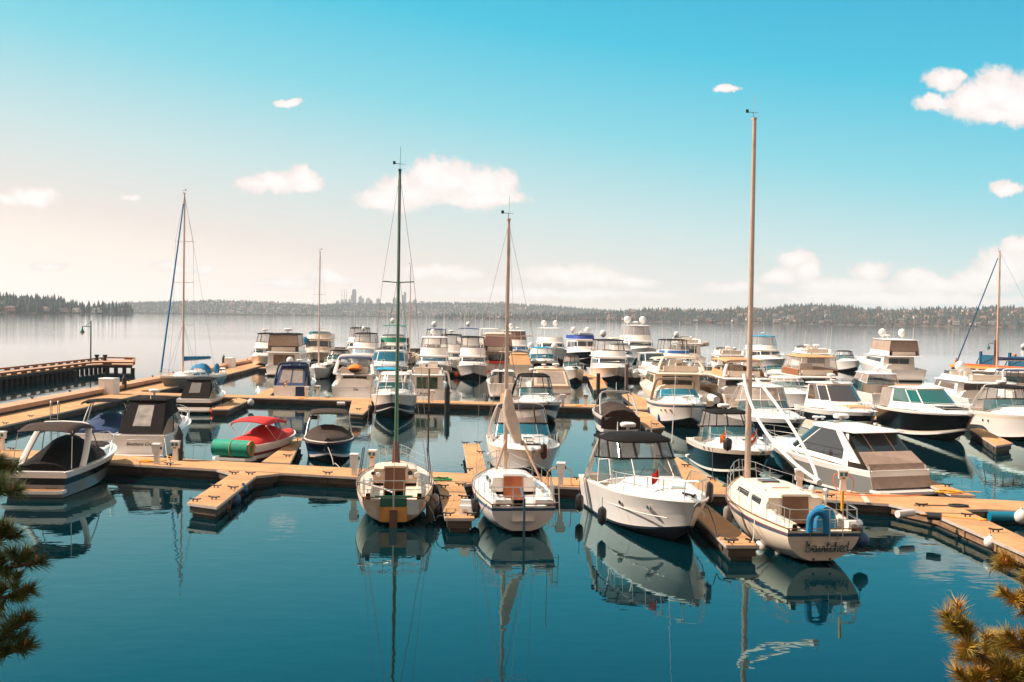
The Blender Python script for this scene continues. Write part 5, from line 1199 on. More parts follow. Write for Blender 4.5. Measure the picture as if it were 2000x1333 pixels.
# B9 grey hardtop
b9 = coupe('motorboat', 'grey hardtop sport cruiser with beige stern cover and swim platform at the main dock', (1757, 972), 'stern', 10.2, 3.35, 1.08, 1.5, cols=[BOTT, GEL, GRAYH, GRAYH, GRAYH, GEL, GEL], roofz=2.62, tw=.68, aftt=.16, big=True, far=(1540, 861), zf=1.5, domes=[(.5, -.3, 2.75, .36, 'flat', .12), (-.5, .2, 2.75, .16, 'flat', .1), (0, .4, 2.75, .14, 'flat', .08)], tc=.3)
r1_ = [(1.22, b9.y(.16)+.15, 3.0), (-1.22, b9.y(.16)+.15, 3.0)]
q = mb(mat('clear_aft_screen', (.03, .05, .06), .06, alpha=.6, spec=.8)); q.plateq((1.32, b9.y(.10), 1.75), (1.18, b9.y(.20), 2.6), (-1.18, b9.y(.20), 2.6), (-1.32, b9.y(.10), 1.75), .01); q.build('clear_aft_screen', b9.root)
q = mb(TAUPE); q.plateq((1.36, b9.y(.03)-.02, 1.36), (1.32, b9.y(.10)-.01, 1.78), (-1.32, b9.y(.10)-.01, 1.78), (-1.36, b9.y(.03), 1.15), .02); q.plateq((1.52, b9.y(0)-.22, .42), (1.40, b9.y(.03)-.03, 1.36), (-1.40, b9.y(.03)-.03, 1.36), (-1.52, b9.y(0)-.22, .42), .02)
for x in (.55, -.55): q.plateq((x+.05, b9.y(.03)-.04, 1.15), (x+.03, b9.y(.20)-.03, 2.6), (x-.03, b9.y(.20)-.03, 2.6), (x-.05, b9.y(.03)-.04, 1.15), .012)
q.build('stern_cover', b9.root)
for sg in (1, -1): mb(SS).tube([(sg*1.42, b9.y(0)-.1, .5), (sg*1.4, b9.y(.02), 1.3)], .05, 7).build('stern_rail', b9.root); mb(GEL).plateq((sg*1.42, b9.y(.07), 1.35), (sg*1.30, b9.y(.22), 2.62), (sg*1.28, b9.y(.26), 2.62), (sg*1.42, b9.y(.14), 1.35), .06).build('roof_support', b9.root)
b9.platform(2.9, .9, .35)
# ------------------------------------------------------------------ second row, bows toward the camera
b10 = express('motorboat', 'white runabout under a black tent with clear windows, beside the left walkway', (378, 808), 'stern', 8.0, 2.75, .95, 1.2, cols=bands(GEL, BOTT, stripe=BLACKH), canvas=BLK, roofz=2.3, tw=.62, aftc=True, aftwin=[(.36, .76, .3, .85)], winm=VIN, arch=False, ports=(), wall=VIN, posts=(0, 1, 2.8, 5, 8), group='cabin cruisers', seats=True, rails=False)
b11 = express('motorboat', 'white cruiser bow-on behind the green mast with dark double stripe on its hull', (765, 820), 'bow', 8.6, 3.3, 1.3, 1.75, cols=[BOTT, BOOT, GEL, BOOT, GEL, GEL, GEL], canvas=WHP, roofz=2.9, tw=.60, ports=(), wall=VIN, posts=(0, 9), archm=GEL, head=177, glass=TGL, fr=GEL)
b12 = express('motorboat', 'white cruiser with rounded black canvas arch behind the white sailing boat\'s mast', (1066, 832), 'bow', 8.8, 3.2, 1.25, 1.6, cols=[BOTT, BOOT, GEL, GEL, BOOT, GEL, GEL], canvas=BLK, roofz=3.05, tw=.58, ports=(), posts=(2, 5, 9.5), head=172, archm=BLK, domes=[(0, -2.2, 3.3, .28, 'flat', .1)])
b13 = express('motorboat', 'white bow-on cruiser with oval portholes and blue stripe on the second dock', (1348, 840), 'bow', 9.0, 3.45, 1.45, 1.7, cols=[BOTT, BOOT, GEL, GEL, GEL, BLUS, GEL], canvas=TAUPE, roofz=3.5, tw=.60, ports=(.62, .70, .78), head=177, top=None, glass=CGL, archm=TAUPE, arch=False)
b13.arch(b13.y(.2), 1.5, b13.y(.3), 3.05, 1.5, 1.35, r=.10, m=TAUPE)
b14 = express('motorboat', 'cruiser with white deck, curved black hull and dark canvas top right of the thick mast', (1545, 878), 'bow', 11.6, 3.4, 1.35, 1.75, cols=[BOTT, GEL, BLACKH, BLACKH, BLACKH, GEL, GEL], canvas=GEL, roofz=3.2, tw=.58, top='hard', wall=VINO, posts=(2, 5, 9), ports=(), head=177)
b15 = coupe('motorboat', 'white sport cruiser with orange sun pad on its bow and open roof', (1690, 860), 'bow', 10.8, 3.4, 1.4, 1.75, cols=[BOTT, GEL, CREAM, CREAM, BLACKH, GEL, GEL], roofz=3.15, tw=.63, head=177, domes=[(0, -2.2, 3.25, .28, 'flat', .35), (.4, -.6, 3.25, .2, 'flat', .1)], padm=TAN, glass=mat('amber_glass', (.05, .035, .03), .05, spec=.8, coat=.5))
b16 = coupe('motorboat', 'glossy black-hulled cruiser with white curved hardtop and green-tinted windscreens', (1882, 868), 'bow', 11.4, 3.6, 1.5, 1.85, cols=[BOTT, GEL, CREAM, BLACKH, BLACKH, BLACKH, GEL], roofz=3.0, tw=.66, head=177, sunroof=False, glass=mat('green_glass', (.005, .09, .075), .05, spec=.8, coat=.5), padm=BLK)
b = mb(BLK); q0 = b16.ring(1.5, b16.y(.06), b16.y(.2), .3, 1.6); b.plateq((1.35, b16.y(.05), 2.8), (-1.35, b16.y(.05), 2.8), (-1.3, b16.y(.2), 2.95), (1.3, b16.y(.2), 2.95), .03); b.build('aft_awning', b16.root)
for sg in (1, -1): mb(VINO).plateq((sg*1.55, b16.y(.05), 1.6), (sg*1.35, b16.y(.05), 2.8), (sg*1.3, b16.y(.2), 2.95), (sg*1.5, b16.y(.2), 1.6), .01).build('aft_clear_panel', b16.root)
b17 = express('motorboat', 'white cruiser with arched black canvas, cut off by the right edge of the photo', (2062, 872), 'bow', 10.8, 3.5, 1.45, 1.8, cols=[BOTT, GEL, GEL, GEL, GEL, CREAM, GEL], canvas=BLK, roofz=3.15, tw=.56, posts=(2, 5, 7.5, 10), ports=(.35, .42), head=177, wall=VIN, domes=[(0, -2.6, 3.25, .34, 'flat', .1)], archm=GEL)

# mooring lines
RP = mat('mooring_rope', (.50, .42, .34), .9)
def line(label, a, b, sag=.25, m=None): a = Vector(a); b = Vector(b); c = (a+b)/2; c.z = max(.1, c.z-sag); return cable('mooring_line', label, 'rope', [a, a.lerp(b, .25).lerp(c, .5), c, b.lerp(a, .25).lerp(c, .5), b], m or DKR, .016)
line('dark mooring line from the green-masted boat to the finger pier cleat', s1.world(1.15, s1.y(.1), 1.0), W(870, 974, .58))
line('dark mooring line from the right stern of the green-masted boat down to the pier end', s1.world(1.0, s1.y(.03), 1.0), W(875, 1008, .58), .5)
line('dark mooring line from the white sailing boat to the pier end cleat', s2.world(-1.1, s2.y(.1), 1.0), W(918, 1008, .58), .3)
line('dark mooring line from the white sailing boat to the middle pier cleat', s2.world(-1.3, s2.y(.35), 1.05), W(906, 974, .58))
line('dark mooring line from the big white cruiser bow to the shaded finger pier', c1.world(-.5, c1.y(.93), 1.55), W(1428, 1061, .58), .5)
line('mooring line from the black-hulled cruiser toward the finger pier', b8.world(1.3, b8.y(.6), 1.35), W(1392, 938, .58), .3)
line('pale mooring line from the boat named Bewitched to the pier end', s3.world(-1.3, s3.y(.3), 1.15), W(1470, 1061, .58), .3, RP)
line('mooring line from the covered brown boat bow to the main dock', b5.world(0, b5.y(.97), .9), W(664, 914, .55), .35, RP)
line('two-part line from the red-canopied runabout to its finger pier', b4.world(.9, b4.y(.8), .95), W(583, 857, .58), .3)
line('line from the dark-tented cruiser stern to the main dock', b3.world(1.2, b3.y(.02), 1.1), W(330, 909, .55), .2, RP)
# ------------------------------------------------------------------ behind the second dock and farther out
GY = 'flybridge motor yachts'; GC = 'cabin cruisers'
d1_ = mat('sandy_interior', (.50, .33, .20), .6, var=.3)
c2 = express('motorboat', 'white cruiser under navy canvas with clear rear panels, stern to the second dock', (566, 785), 'stern', 9.4, 3.1, 1.2, 1.6, cols=[BOTT, BOTT, TEALH, GEL, GEL, GEL, GEL], canvas=NAVY, roofz=2.8, tw=.60, aftc=True, aftwin=[(.08, .47, .14, .88), (.53, .92, .14, .88)], winm=VINO, arch=True, archm=NAVY, domes=[(-.3, -2.6, 2.9, .3, 'dome', .1), (.5, -2.6, 2.9, .28, 'flat', .35)], ports=(.6, .7), seats=True)
c2.arch(c2.y(.14), 1.25, c2.y(.2), 3.1, 1.45, 1.2, r=.16, m=NAVY, name='rolled_canopy')
mb(NAVY).plateq((.45, c2.y(0)-.03, .45), (1.2, c2.y(0)-.03, .45), (1.2, c2.y(0)-.01, 1.25), (.45, c2.y(0)-.01, 1.25), .015).build('transom_flap', c2.root)
flag(c2.world(-.2, c2.y(0)-.05, 1.35), REDC, 'small red striped flag on the transom of the navy-canvas cruiser', .42, mats=[GEL])
# C3 yacht with the orange tender hung aft
c3 = flybridge('motor_yacht', 'white sedan yacht with open stern deck and an orange-covered tender above it', (688, 783), 'stern', 11, 3.9, 1.35, 1.8, fly='none', group=GY, ht=2.0, flyh=.8, door=True, aft=.22, mast=False, glass=mat('cabin_glass', (.03, .035, .03), .1), far=None, wins=1, ztop=2.6)
c3.arch(c3.y(.10), c3.z1+.05, c3.y(.26), c3.z1+1.55, 1.6, 1.35, r=.16, m=GEL, name='radar_arch', flat=.5); c3.bimini(c3.y(.2), c3.y(.48), c3.z1+1.6, 1.45, NAVY, legs=False, drop=.2)
r = empty('tender', c3.world(.12, c3.y(.13), c3.z1+.25), -c3.h+pi/2, 'small tender under bright orange cover stowed on the sedan yacht\'s upper deck', 'tender')
b = mb(BRN); b.loft([[(L_, .55*w_*cos(a), .38*sin(a)*(w_**.5)+.30) for a in [pi+j*pi/6 for j in range(7)]] for L_, w_ in ((-1.35, .8), (-.6, 1), (.4, .95), (1.1, .6), (1.5, .05))], False, True); b.build('hull', r)
b = mb(ORNG); b.loft([[(L_, .58*w_*cos(a), .34*sin(a)*w_**.5*hh+.28) for a in [j*pi/6 for j in range(7)]] for L_, w_, hh in ((-1.38, .8, .5), (-.6, 1, 1.2), (0, 1, .7), (.5, .95, 1.0), (1.1, .6, .6), (1.5, .05, .3))], False, True); b.build('tender_cover', r)
mb(GELD).box(-.7, -.7, .75, .9, .02, .4).build('name_board', c3.root); c3.text('Gia', (.25, c3.y(0)-.02, .85), .3, DARKI, .3)
c4 = flybridge('motor_yacht', 'white cruiser with green-tinted saloon doors and the name Untied on its transom', (833, 789), 'stern', 10, 3.3, 1.3, 1.7, fly='none', group=GY, ht=1.75, flyh=.25, aft=.10, mast=False, glass=mat('green_saloon_glass', (.015, .05, .03), .06, var=.4, vs=2, vcol=(.10, .16, .08)), wins=2, roofover=1.2, ztop=2.95)
c4.text('Untied', (-.2, c4.y(0)-.02, .65), .5, DARKI, .4); c4.arch(c4.y(.02), 1.0, c4.y(.10), 2.6, 1.9, 1.75, r=.09, m=GEL, name='stern_frame')
c5 = express('motorboat', 'cream cruiser with beige canvas roof, stern to the second dock behind a pale pedestal', (1078, 797), 'stern', 10.5, 3.6, 1.4, 1.8, cols=[BOTT, BLUS, GEL, GEL, GEL, GEL, GEL], canvas=BEIGE, roofz=3.0, tw=.60, aftc=True, aftwin=[(.06, .94, .25, .9)], winm=VINO, arch=True, archm=GEL, domes=[(.5, -2.6, 3.2, .3, 'flat', .1), (-.5, -2.6, 3.15, .2, 'flat', .15)], ports=())
mb(TAUPE).plateq((-1.5, c5.y(0)-.02, 1.05), (1.5, c5.y(0)-.02, 1.05), (1.5, c5.y(0)+.2, 1.75), (-1.5, c5.y(0)+.2, 1.75), .02).build('stern_cover', c5.root)
# distant left group
flybridge('motor_yacht', 'big white yacht, stern on, with tan enclosure behind black frames', (553, 735), 'stern', 13, 4.6, 1.9, 2.2, fly='encl', canvas=BLK, wall=mat('tan_vinyl', (.55, .36, .24), .3, alpha=.8, var=.2), coam=GEL, ht=2.5, topz=1.55, flyh=.55, aft=.04, glass=mat('tan_saloon_glass', (.30, .18, .10), .15, var=.4, vs=1.5), domes=[('flat', 0, 0, .5)], wins=2, group=GY, ztop=4.9)
flybridge('motor_yacht', 'white bow-on yacht half hidden behind the big tan-enclosed yacht at left', (507, 722), 'bow', 12, 3.8, 1.6, 2.1, fly='encl', canvas=BLK, ht=2.0, topz=1.5, domes=[('flat', .4, 0, .4)], group=GY, ztop=4.6)
t_ = flybridge('trawler', 'old white wooden trawler with high wheelhouse and blue cover on its roof', (614, 712), 'bow', 14, 4.7, 2.2, 3.2, fly='none', canvas=BLUE, ht=2.2, cols=[BOTT, GELD, GELD, GELD, GELD, GELD, GELD], body=GELD, group=GY, cat='trawler', wins=3, domes=[('flat', -.5, 0, .3)], ztop=4.6)
mb(CYANC).lathe([(.9, 0), (.8, .4), (.3, .7), (.05, .75)], (.7, 0, t_.z1+.4), 12, 1.0, .7).build('cover', t_.root); mb(BLUE).ball((2.0, 1.0, t_.z1-.3), .55, .55, .6).build('round_cover', t_.root)
sailboat('sailboat', 'white sailing boat with bare mast in front of the wooden trawler', (616, 742), 'bow', 9.5, 3.0, 1.0, 1.3, mastp=None, mast_t=.6, mast_h=12.6, mastm=mat('pale_mast', (.62, .45, .38), .5), mr=.09, spreaders=(.32, .62), sw=.75, boom=False, detail=False, deckm=GEL, cols=[BOTT, BOTT, GEL, GEL, GEL, GEL, GEL])
express('motorboat', 'dark green-hulled small cruiser bow-on left of the orange-tender yacht', (653, 740), 'bow', 9, 3.2, 1.4, 1.9, cols=[BOTT, GEL, mat('dark_green_hull', (.015, .035, .03), .12, coat=.8), mat('dark_green_hull', (0, 0, 0)), mat('dark_green_hull', (0, 0, 0)), GEL, GEL], canvas=BLK, roofz=3.0, tw=.58, ports=(), glass=TGL)
flybridge('motor_yacht', 'white flybridge yacht under black bimini with a clear-sided helm, left of centre', (706, 722), 'bow', 13, 4.2, 1.7, 2.2, fly='encl', canvas=BLK, ht=2.1, group=GY, glass=mat('pale_blue_glass', (.25, .35, .42), .1), domes=[('dome', .3, 0, .3)], flyh=.5, ztop=4.75)
flybridge('motor_yacht', 'farther white flybridge yacht with curved black canopy behind the clear-sided one', (694, 712), 'bow', 13, 4.0, 2.0, 2.5, fly='encl', canvas=BLK, ht=2.6, group=GY, ztop=5.3)
coupe('motorboat', 'white cruiser with teal windscreen and dark hull between the green mast and the tender yacht', (752, 752), 'bow', 11, 4.4, 1.5, 2.0, cols=[BOTT, BOOT, BLACKH, BLACKH, BLACKH, GEL, GEL], roofz=3.3, tw=.6, glass=mat('teal_screen', (.01, .10, .15), .08), sunroof=True, group=GC)
g = flybridge('motor_yacht', 'tall white yacht with a green painted band and green bimini', (763, 722), 'bow', 14, 4.4, 2.2, 2.8, fly='bimini', canvas=GRNC, ht=2.7, flyh=1.1, topz=2.6, stripe=GRNC, group=GY, domes=[('dome', .2, 0, .35)], ztop=6.0)
sailboat('sailboat', 'distant sailing boat whose mast rises just right of the green mast', (797, 712), 'stern', 10, 3.1, 1.1, 1.4, mast_t=.55, mast_h=13.2, mastm=mat('pale_mast', (.62, .45, .38), .5), mr=.10, spreaders=(.55,), sw=1.0, boom=False, detail=False)
flybridge('motor_yacht', 'two-decked white yacht with clear upper enclosure, bow-on right of the green mast', (846, 742), 'bow', 13.5, 4.3, 1.9, 2.4, fly='encl', canvas=WHP, fr=BRN, ht=2.0, flyh=1.35, topz=1.75, glass=mat('blue_grey_glass', (.04, .10, .15), .08), wins=1, group=GY, domes=[('dome', .2, 0, .3)], ztop=4.75)
flybridge('motor_yacht', 'white yacht with blue-topped round enclosure showing above the two-decked yacht', (850, 716), 'bow', 13, 4.2, 2.0, 2.6, fly='encl', canvas=NAVY, ht=2.9, group=GY, domes=[('dome', .3, 0, .42)], ztop=5.3)
flybridge('motor_yacht', 'white yacht with black-framed upper canopy left of the bow-on yacht in the middle', (881, 730), 'bow', 12.5, 3.9, 1.9, 2.4, fly='encl', canvas=BLK, ht=2.0, flyh=1.2, topz=1.5, group=GY, domes=[('flat', 0, 0, .4)], ztop=4.85)
flybridge('motor_yacht', 'white bow-on yacht with dark boot stripe and black upper tent, centre of the marina', (925, 743), 'bow', 12.5, 3.9, 1.9, 2.4, fly='encl', canvas=BLK, cols=[BOTT, BOOT, GEL, GEL, GEL, GEL, GEL], ht=1.9, flyh=1.25, topz=1.7, group=GY, wins=1, ztop=4.85)
flybridge('motor_yacht', 'farther white yacht with slim navy bimini behind the bow-on yacht in the centre', (915, 716), 'bow', 13, 4.4, 2.0, 2.6, fly='bimini', canvas=NAVY, ht=2.7, flyh=1.1, topz=1.9, group=GY, domes=[('dome', 0, 0, .35)], stripe=None, ztop=5.6)
k = flybridge('motor_yacht', 'boxy cream yacht with tinted upper lounge and red kayaks at its stern', (973, 738), 'stern', 13, 4.4, 1.6, 2.0, fly='encl', canvas=GELD, wall=mat('pink_vinyl', (.50, .30, .27), .4, alpha=.9), body=GELD, ht=2.3, flyh=.9, topz=1.9, aft=.10, group=GY, domes=[('bar', 0, 0, .35)], ztop=5.3)
for z, y, lb in ((2.15, -.25, 'upper red kayak racked across the stern of the boxy cream yacht'), (.75, -.35, 'lower red kayak racked across the stern of the boxy cream yacht')):
    r = empty('kayak', k.world(-.2, k.y(0)+y, z*.85), -k.h, lb, 'kayak', 'red kayaks'); b = mb(mat('kayak_red', (.85, .06, .02), .4)); b.loft([[(x, .28*w_*cos(a), .17*w_*sin(a)+(.12*abs(x/1.6)**3)) for a in [j*pi/5 for j in range(10)]] for x, w_ in ((-1.65, .05), (-1.3, .5), (-.7, .9), (0, 1), (.7, .9), (1.3, .5), (1.65, .05))], True, True, True); b.build('hull', r)
    mb(DARKI).lathe([(.22, .14), (.24, .19), (.2, .19), (.18, .15)], (0, 0, 0), 12, 1.5, .8).build('seat_opening', r)
r = empty('banner', k.world(-.1, k.y(0)-.12, 1.25), -k.h, 'white lettered banner between the two red kayaks', 'banner'); mb(WHP).box(0, 0, 0, 3.0, .03, .95).build('panel', r)
for q, (tx, dz) in enumerate((('LIVE', .12), ('&', -.12), ('RANGE', -.40))): k.text(tx, (-.2, -.02, dz), .28, mat('sign_red', (.45, .12, .10), .6), 0, name='lettering', parent=r)
flybridge('motor_yacht', 'white yacht with blue-tinted windows behind the brown mast', (1010, 720), 'bow', 13, 4.6, 2.0, 2.7, fly='encl', canvas=GEL, wall=mat('brown_vinyl', (.22, .12, .08), .3, alpha=.85), ht=2.7, group=GY, glass=mat('blue_screen', (.02, .09, .22), .06), flyh=.7, domes=[('dome', .6, 0, .35), ('flat', -.4, 0, .3)], ztop=5.3)
express('motorboat', 'small cream boat under tan cover just right of the brown mast', (1016, 742), 'stern', 8, 3.2, 1.6, 1.8, cols=[BOTT, CREAM, CREAM, CREAM, CREAM, CREAM, CREAM], canvas=TAN, wall=BEIGE, roofz=2.9, aftc=True, ports=(), arch=False, seats=False)
b = express('motorboat', 'white coupe with teal windscreen, blue sunroof and two white domes, near the middle', (1064, 737), 'bow', 10.5, 4.0, 1.5, 2.0, cols=[BOTT, NAVYH, NAVYH, NAVYH, NAVYH, GEL, GEL], canvas=CYANC, roofz=3.4, tw=.6, top='canvas', wall=GEL, ports=(), glass=mat('teal_screen', (.01, .10, .15), .08), domes=[(-1.6, -1.2, 2.9, .42, 'dome', .3), (1.3, -2.2, 2.9, .42, 'dome', .3)], arch=False)
flybridge('motor_yacht', 'large white flybridge yacht with twin domes and cream hardtop, far middle', (1084, 712), 'bow', 17, 5.0, 2.4, 3.2, fly='hard', ht=2.6, flyh=1.0, topz=2.0, group=GY, arch=False, wins=1, domes=[('dome', -1.0, -2, .45), ('dome', .9, -2, .45)], ztop=5.6)
x = express('motorboat', 'little white bow-on boat with brown canvas and dark window frames, mid right', (1124, 750), 'bow', 7.0, 2.6, 1.2, 1.6, cols=[BOTT, CREAM, CREAM, CREAM, CREAM, GEL, GEL], canvas=BRN, roofz=2.9, tw=.48, ports=(), wall=VINO, arch=False, posts=(2, 6, 10), back=.2)
x.cover(.62, .97, BRN, lambda t: .25, w=.7, name='bow_cover', n=5)
flybridge('motor_yacht', 'dark-hulled yacht with royal blue flybridge cover and two domes, far right of centre', (1160, 707), 'bow', 15, 4.8, 2.3, 3.3, fly='none', cols=[BOTT, GEL, BLACKH, BLACKH, BLACKH, BLACKH, GEL], ht=2.2, flyh=.7, group=GY, head=168, domes=[('dome', -1.3, -.5, .55), ('dome', 1.2, -.5, .55), ('flat', 0, 0, .4)], coam=mat('royal_blue_cover', (.01, .05, .30), .7, var=.2), wins=3, ztop=4.6)
flybridge('motor_yacht', 'white flybridge yacht with tall black-framed bimini, bow-on behind the tall black piling', (1206, 748), 'bow', 13.5, 4.7, 2.0, 2.5, fly='encl', canvas=BLK, cols=[BOTT, BOTT, GEL, GEL, GEL, GEL, GEL], ht=2.2, flyh=1.0, topz=2.1, group=GY, wins=1, domes=[('dome', 0.6, -1, .4)], ztop=4.75)
r_ = empty('tender', W(1252, 742, .3), radians(10), 'white inflatable tender turned on its side beside the tall flybridge yacht', 'tender')
b = mb(WHP); b.tube([(-1.0, -1.2, .6), (-.8, .8, .7), (0, 1.6, .9), (.8, .8, .7), (1.0, -1.2, .6)], .34, 10, .3); b.build('tube', r_); mb(GELD).box(0, -.2, .5, 1.6, 2.2, .12).build('floor', r_)
flybridge('motor_yacht', 'largest white yacht with twin ball domes on a mast, at the back right of centre', (1262, 710), 'bow', 20, 5.8, 3.0, 4.0, fly='encl', canvas=GEL, wall=mat('grey_clear', (.40, .36, .35), .15, alpha=.6), fr=WHP, ht=2.7, flyh=1.0, topz=1.9, group=GY, wins=1, domes=[('dome', -1.35, -1.5, .62), ('dome', 1.35, -1.5, .62), ('flat', 0, -1.5, .6)], ztop=6.2)
# right-hand group
flybridge('motor_yacht', 'white cruiser with blue stripe along its roof and dark bimini arch', (1335, 740), 'bow', 13, 4.6, 1.9, 2.4, fly='encl', canvas=BLK, ht=2.1, flyh=.8, topz=1.8, stripe=mat('blue_band', (.02, .10, .30), .4), group=GY, domes=[('dome', -.5, -1, .35)], head=178, ztop=4.7)
coupe('motorboat', 'white pilothouse boat with an orange-red ring hung by its windscreen', (1290, 748), 'bow', 10, 4.0, 1.5, 2.0, roofz=3.2, tw=.6, group=GC, sunroof=False)
flybridge('motor_yacht', 'far white yacht, stern on, carrying a grey tender on its roof', (1352, 712), 'stern', 16, 5.0, 2.2, 2.8, fly='none', ht=3.0, flyh=.2, aft=.2, group=GY, mast=True, ztop=4.3)
r_ = empty('tender', WD(1352, 676, 206), 0, 'grey inflatable tender on the roof of the far stern-on yacht', 'tender'); b = mb(GELD); b.tube([(-2.2, -.5, .3), (-2.2, .5, .3), (1.6, .7, .3), (2.6, 0, .4), (1.6, -.7, .3), (-2.2, -.5, .3)], .42, 8); b.build('tube', r_); mb(GELD).box(-.2, 0, .2, 3.6, 1.2, .2).build('floor', r_)
e1 = flybridge('motor_yacht', 'big beige flybridge cruiser with wide wing roof and white tender at its stern', (1335, 797), 'stern', 13.5, 4.8, 1.6, 2.2, fly='none', body=CREAM, cols=[BOTT, BLUS, CREAM, CREAM, CREAM, CREAM, CREAM], ht=2.0, flyh=.6, group=GY, aft=.22, roofover=2.0, wingw=1.6, arch=True, ladder=True, coam=GEL, glass=mat('olive_glass', (.05, .045, .02), .1), mast=True, ztop=3.5)
e1.bimini(e1.y(.22), e1.y(.45), e1.z1+1.3, 1.9, BEIGE, legs=False)
r_ = empty('tender', e1.world(1.6, e1.y(0)-.9, .75), -e1.h+pi/2, 'white rigid inflatable tender on the swim platform of the beige flybridge cruiser', 'tender')
b = mb(WHP); b.tube([(-1.7, -.55, .1), (1.0, -.6, .15), (1.8, 0, .35), (1.0, .6, .15), (-1.7, .55, .1)], .30, 10); b.build('tube', r_); b = mb(CREAM); b.loft([[(x, .5*w_*cos(a), .45*w_*sin(a)) for a in [pi+j*pi/6 for j in range(7)]] for x, w_ in ((-1.6, 1), (.8, .95), (1.7, .1))], False, True); b.build('hull', r_)
flybridge('motor_yacht', 'white hardtop boat with hanging brown curtains at its stern, left of the thick mast', (1438, 742), 'stern', 12.5, 4.0, 1.7, 2.1, fly='none', ht=2.2, flyh=.12, group=GY, aft=.22, glass=mat('brown_curtain', (.13, .08, .06), .7), mast=True, roofover=.6, domes=[('flat', 0, 0, .35)], ztop=3.7)
e5 = flybridge('motor_yacht', 'cream flybridge yacht with tan canvas and sweeping arch, behind the thick mast', (1462, 800), 'stern', 13.5, 4.4, 1.7, 2.3, fly='bimini', canvas=TAN, body=GEL, cols=[BOTT, GRAYH, GELD, GELD, GELD, GEL, GEL], ht=2.1, flyh=.7, coam=TAN, topz=2.0, group=GY, aft=.24, roofover=2.2, wingw=1.4, arch=True, ztop=4.2)
flybridge('motor_yacht', 'white yacht with bright blue canvas flybridge, bow toward lower right behind the mast', (1525, 724), 'bow', 14, 4.5, 1.9, 2.5, fly='encl', canvas=CYANC, ht=2.4, flyh=.8, topz=1.8, coam=GEL, group=GY, head=172, wins=3, domes=[('flat', 0, 0, .3)], ztop=5.0)
e6b = express('motorboat', 'small white cuddy boat between the blue-canvas yacht and the tan-framed yacht', (1535, 758), 'bow', 8, 3.0, 1.3, 1.6, roofz=2.6, top=None, arch=False, ports=(), glass=TGL)
flybridge('motor_yacht', 'white hardtop yacht seen over the tan-framed yacht, right of the thick mast', (1606, 738), 'stern', 14, 4.6, 2.1, 2.6, fly='none', ht=3.0, flyh=.12, group=GY, mast=True, roofover=1.2, domes=[('flat', -.6, 0, .4), ('flat', .7, 0, .45)], ztop=3.9)
flybridge('motor_yacht', 'white yacht with orange-tan framed canvas enclosure and brown weather cloth', (1606, 795), 'stern', 13.5, 4.5, 1.6, 2.2, fly='encl', canvas=TAN, coam=mat('rust_cloth', (.26, .09, .03), .8, var=.2), fr=TAN, ht=2.0, flyh=.9, topz=2.1, group=GY, aft=.22, roofover=2.0, wingw=1.3, arch=False, domes=[('bar', .4, 0, .4)], ztop=4.3)
e8 = flybridge('motor_yacht', 'biggest right-hand white yacht with taupe-enclosed flybridge and two ball domes', (1775, 745), 'stern', 17, 5.0, 2.2, 3.0, fly='encl', canvas=GEL, wall=TAUPE, fr=TAUPE, ht=2.4, flyh=.8, topz=2.3, group=GY, aft=.20, roofover=1.7, wingw=1.2, wins=1, domes=[('dome', -1.1, .5, .5), ('dome', 1.1, -.5, .5), ('flat', 0, 1.5, .35)], glass=mat('grey_tint', (.05, .06, .07), .08, coat=.5), ztop=5.2)
e9 = express('motorboat', 'white enclosed cruiser with pinkish clear panels below the biggest right-hand yacht', (1742, 802), 'stern', 11, 3.8, 1.3, 1.7, cols=[BOTT, BOTT, GRAYH, GEL, GEL, GEL, GEL], canvas=GEL, wall=VINO, roofz=2.9, top='hard', tw=.62, aftc=None, arch=False, ports=(.6, .7), domes=[(0, -2, 3.0, .3, 'flat', .2)], posts=(0, 2, 4, 7))
e10 = flybridge('motor_yacht', 'white sedan yacht with long flat roof and brown-tinted windows near the right edge', (1935, 808), 'stern', 13, 4.2, 1.8, 2.3, fly='none', ht=2.15, flyh=.10, group=GY, aft=.20, roofover=2.4, wingw=1.6, glass=mat('brown_tint', (.10, .06, .04), .08, coat=.4), wins=2, mast=False, domes=[('dome', -.4, 1.0, .42), ('bar', -.4, 1.6, .35)], ztop=3.1)
express('motorboat', 'white boat with navy canvas cut off at the right edge under the blue sail', (2012, 800), 'stern', 10, 3.6, 1.5, 1.9, canvas=NAVY, wall=VIN, roofz=3.2, ports=(), posts=(0, 3, 6, 9))
s4 = sailboat('sailboat', 'grey-hulled racing sailboat with blue furled headsail and blue sail cover at left', (322, 766), 'bow', 10.6, 3.3, 1.15, 1.4, head=193, cols=[BOTT, BOTT, GRAYH, GRAYH, GRAYH, GRAYH, GEL], mast_t=.62, mast_h=16.4, mastm=mat('pale_mast', (.62, .45, .38), .5), mr=.10, spreaders=(.26, .5, .73), sw=1.1, boom=True, coverm=BLUE, furl=mat('blue_sail_cover', (.0, .17, .40), .6, var=.2), deckm=GEL, cab=(.32, .70), detail=False, wire=.012)
b = mb(BLUE); b.loft([[(w_*cos(a), s4.y(.30)+dy, 1.4+h_*sin(a)) for a in [k*pi/8 for k in range(9)]] for w_, dy, h_ in ((1.0, .6, .5), (1.05, .2, .9), (1.0, -.4, .95))], False); b.build('spray_hood', s4.root)
mb(BLUE).ball((-.5, s4.y(.08), 1.75), .3, .3, .55).build('wheel_cover', s4.root)
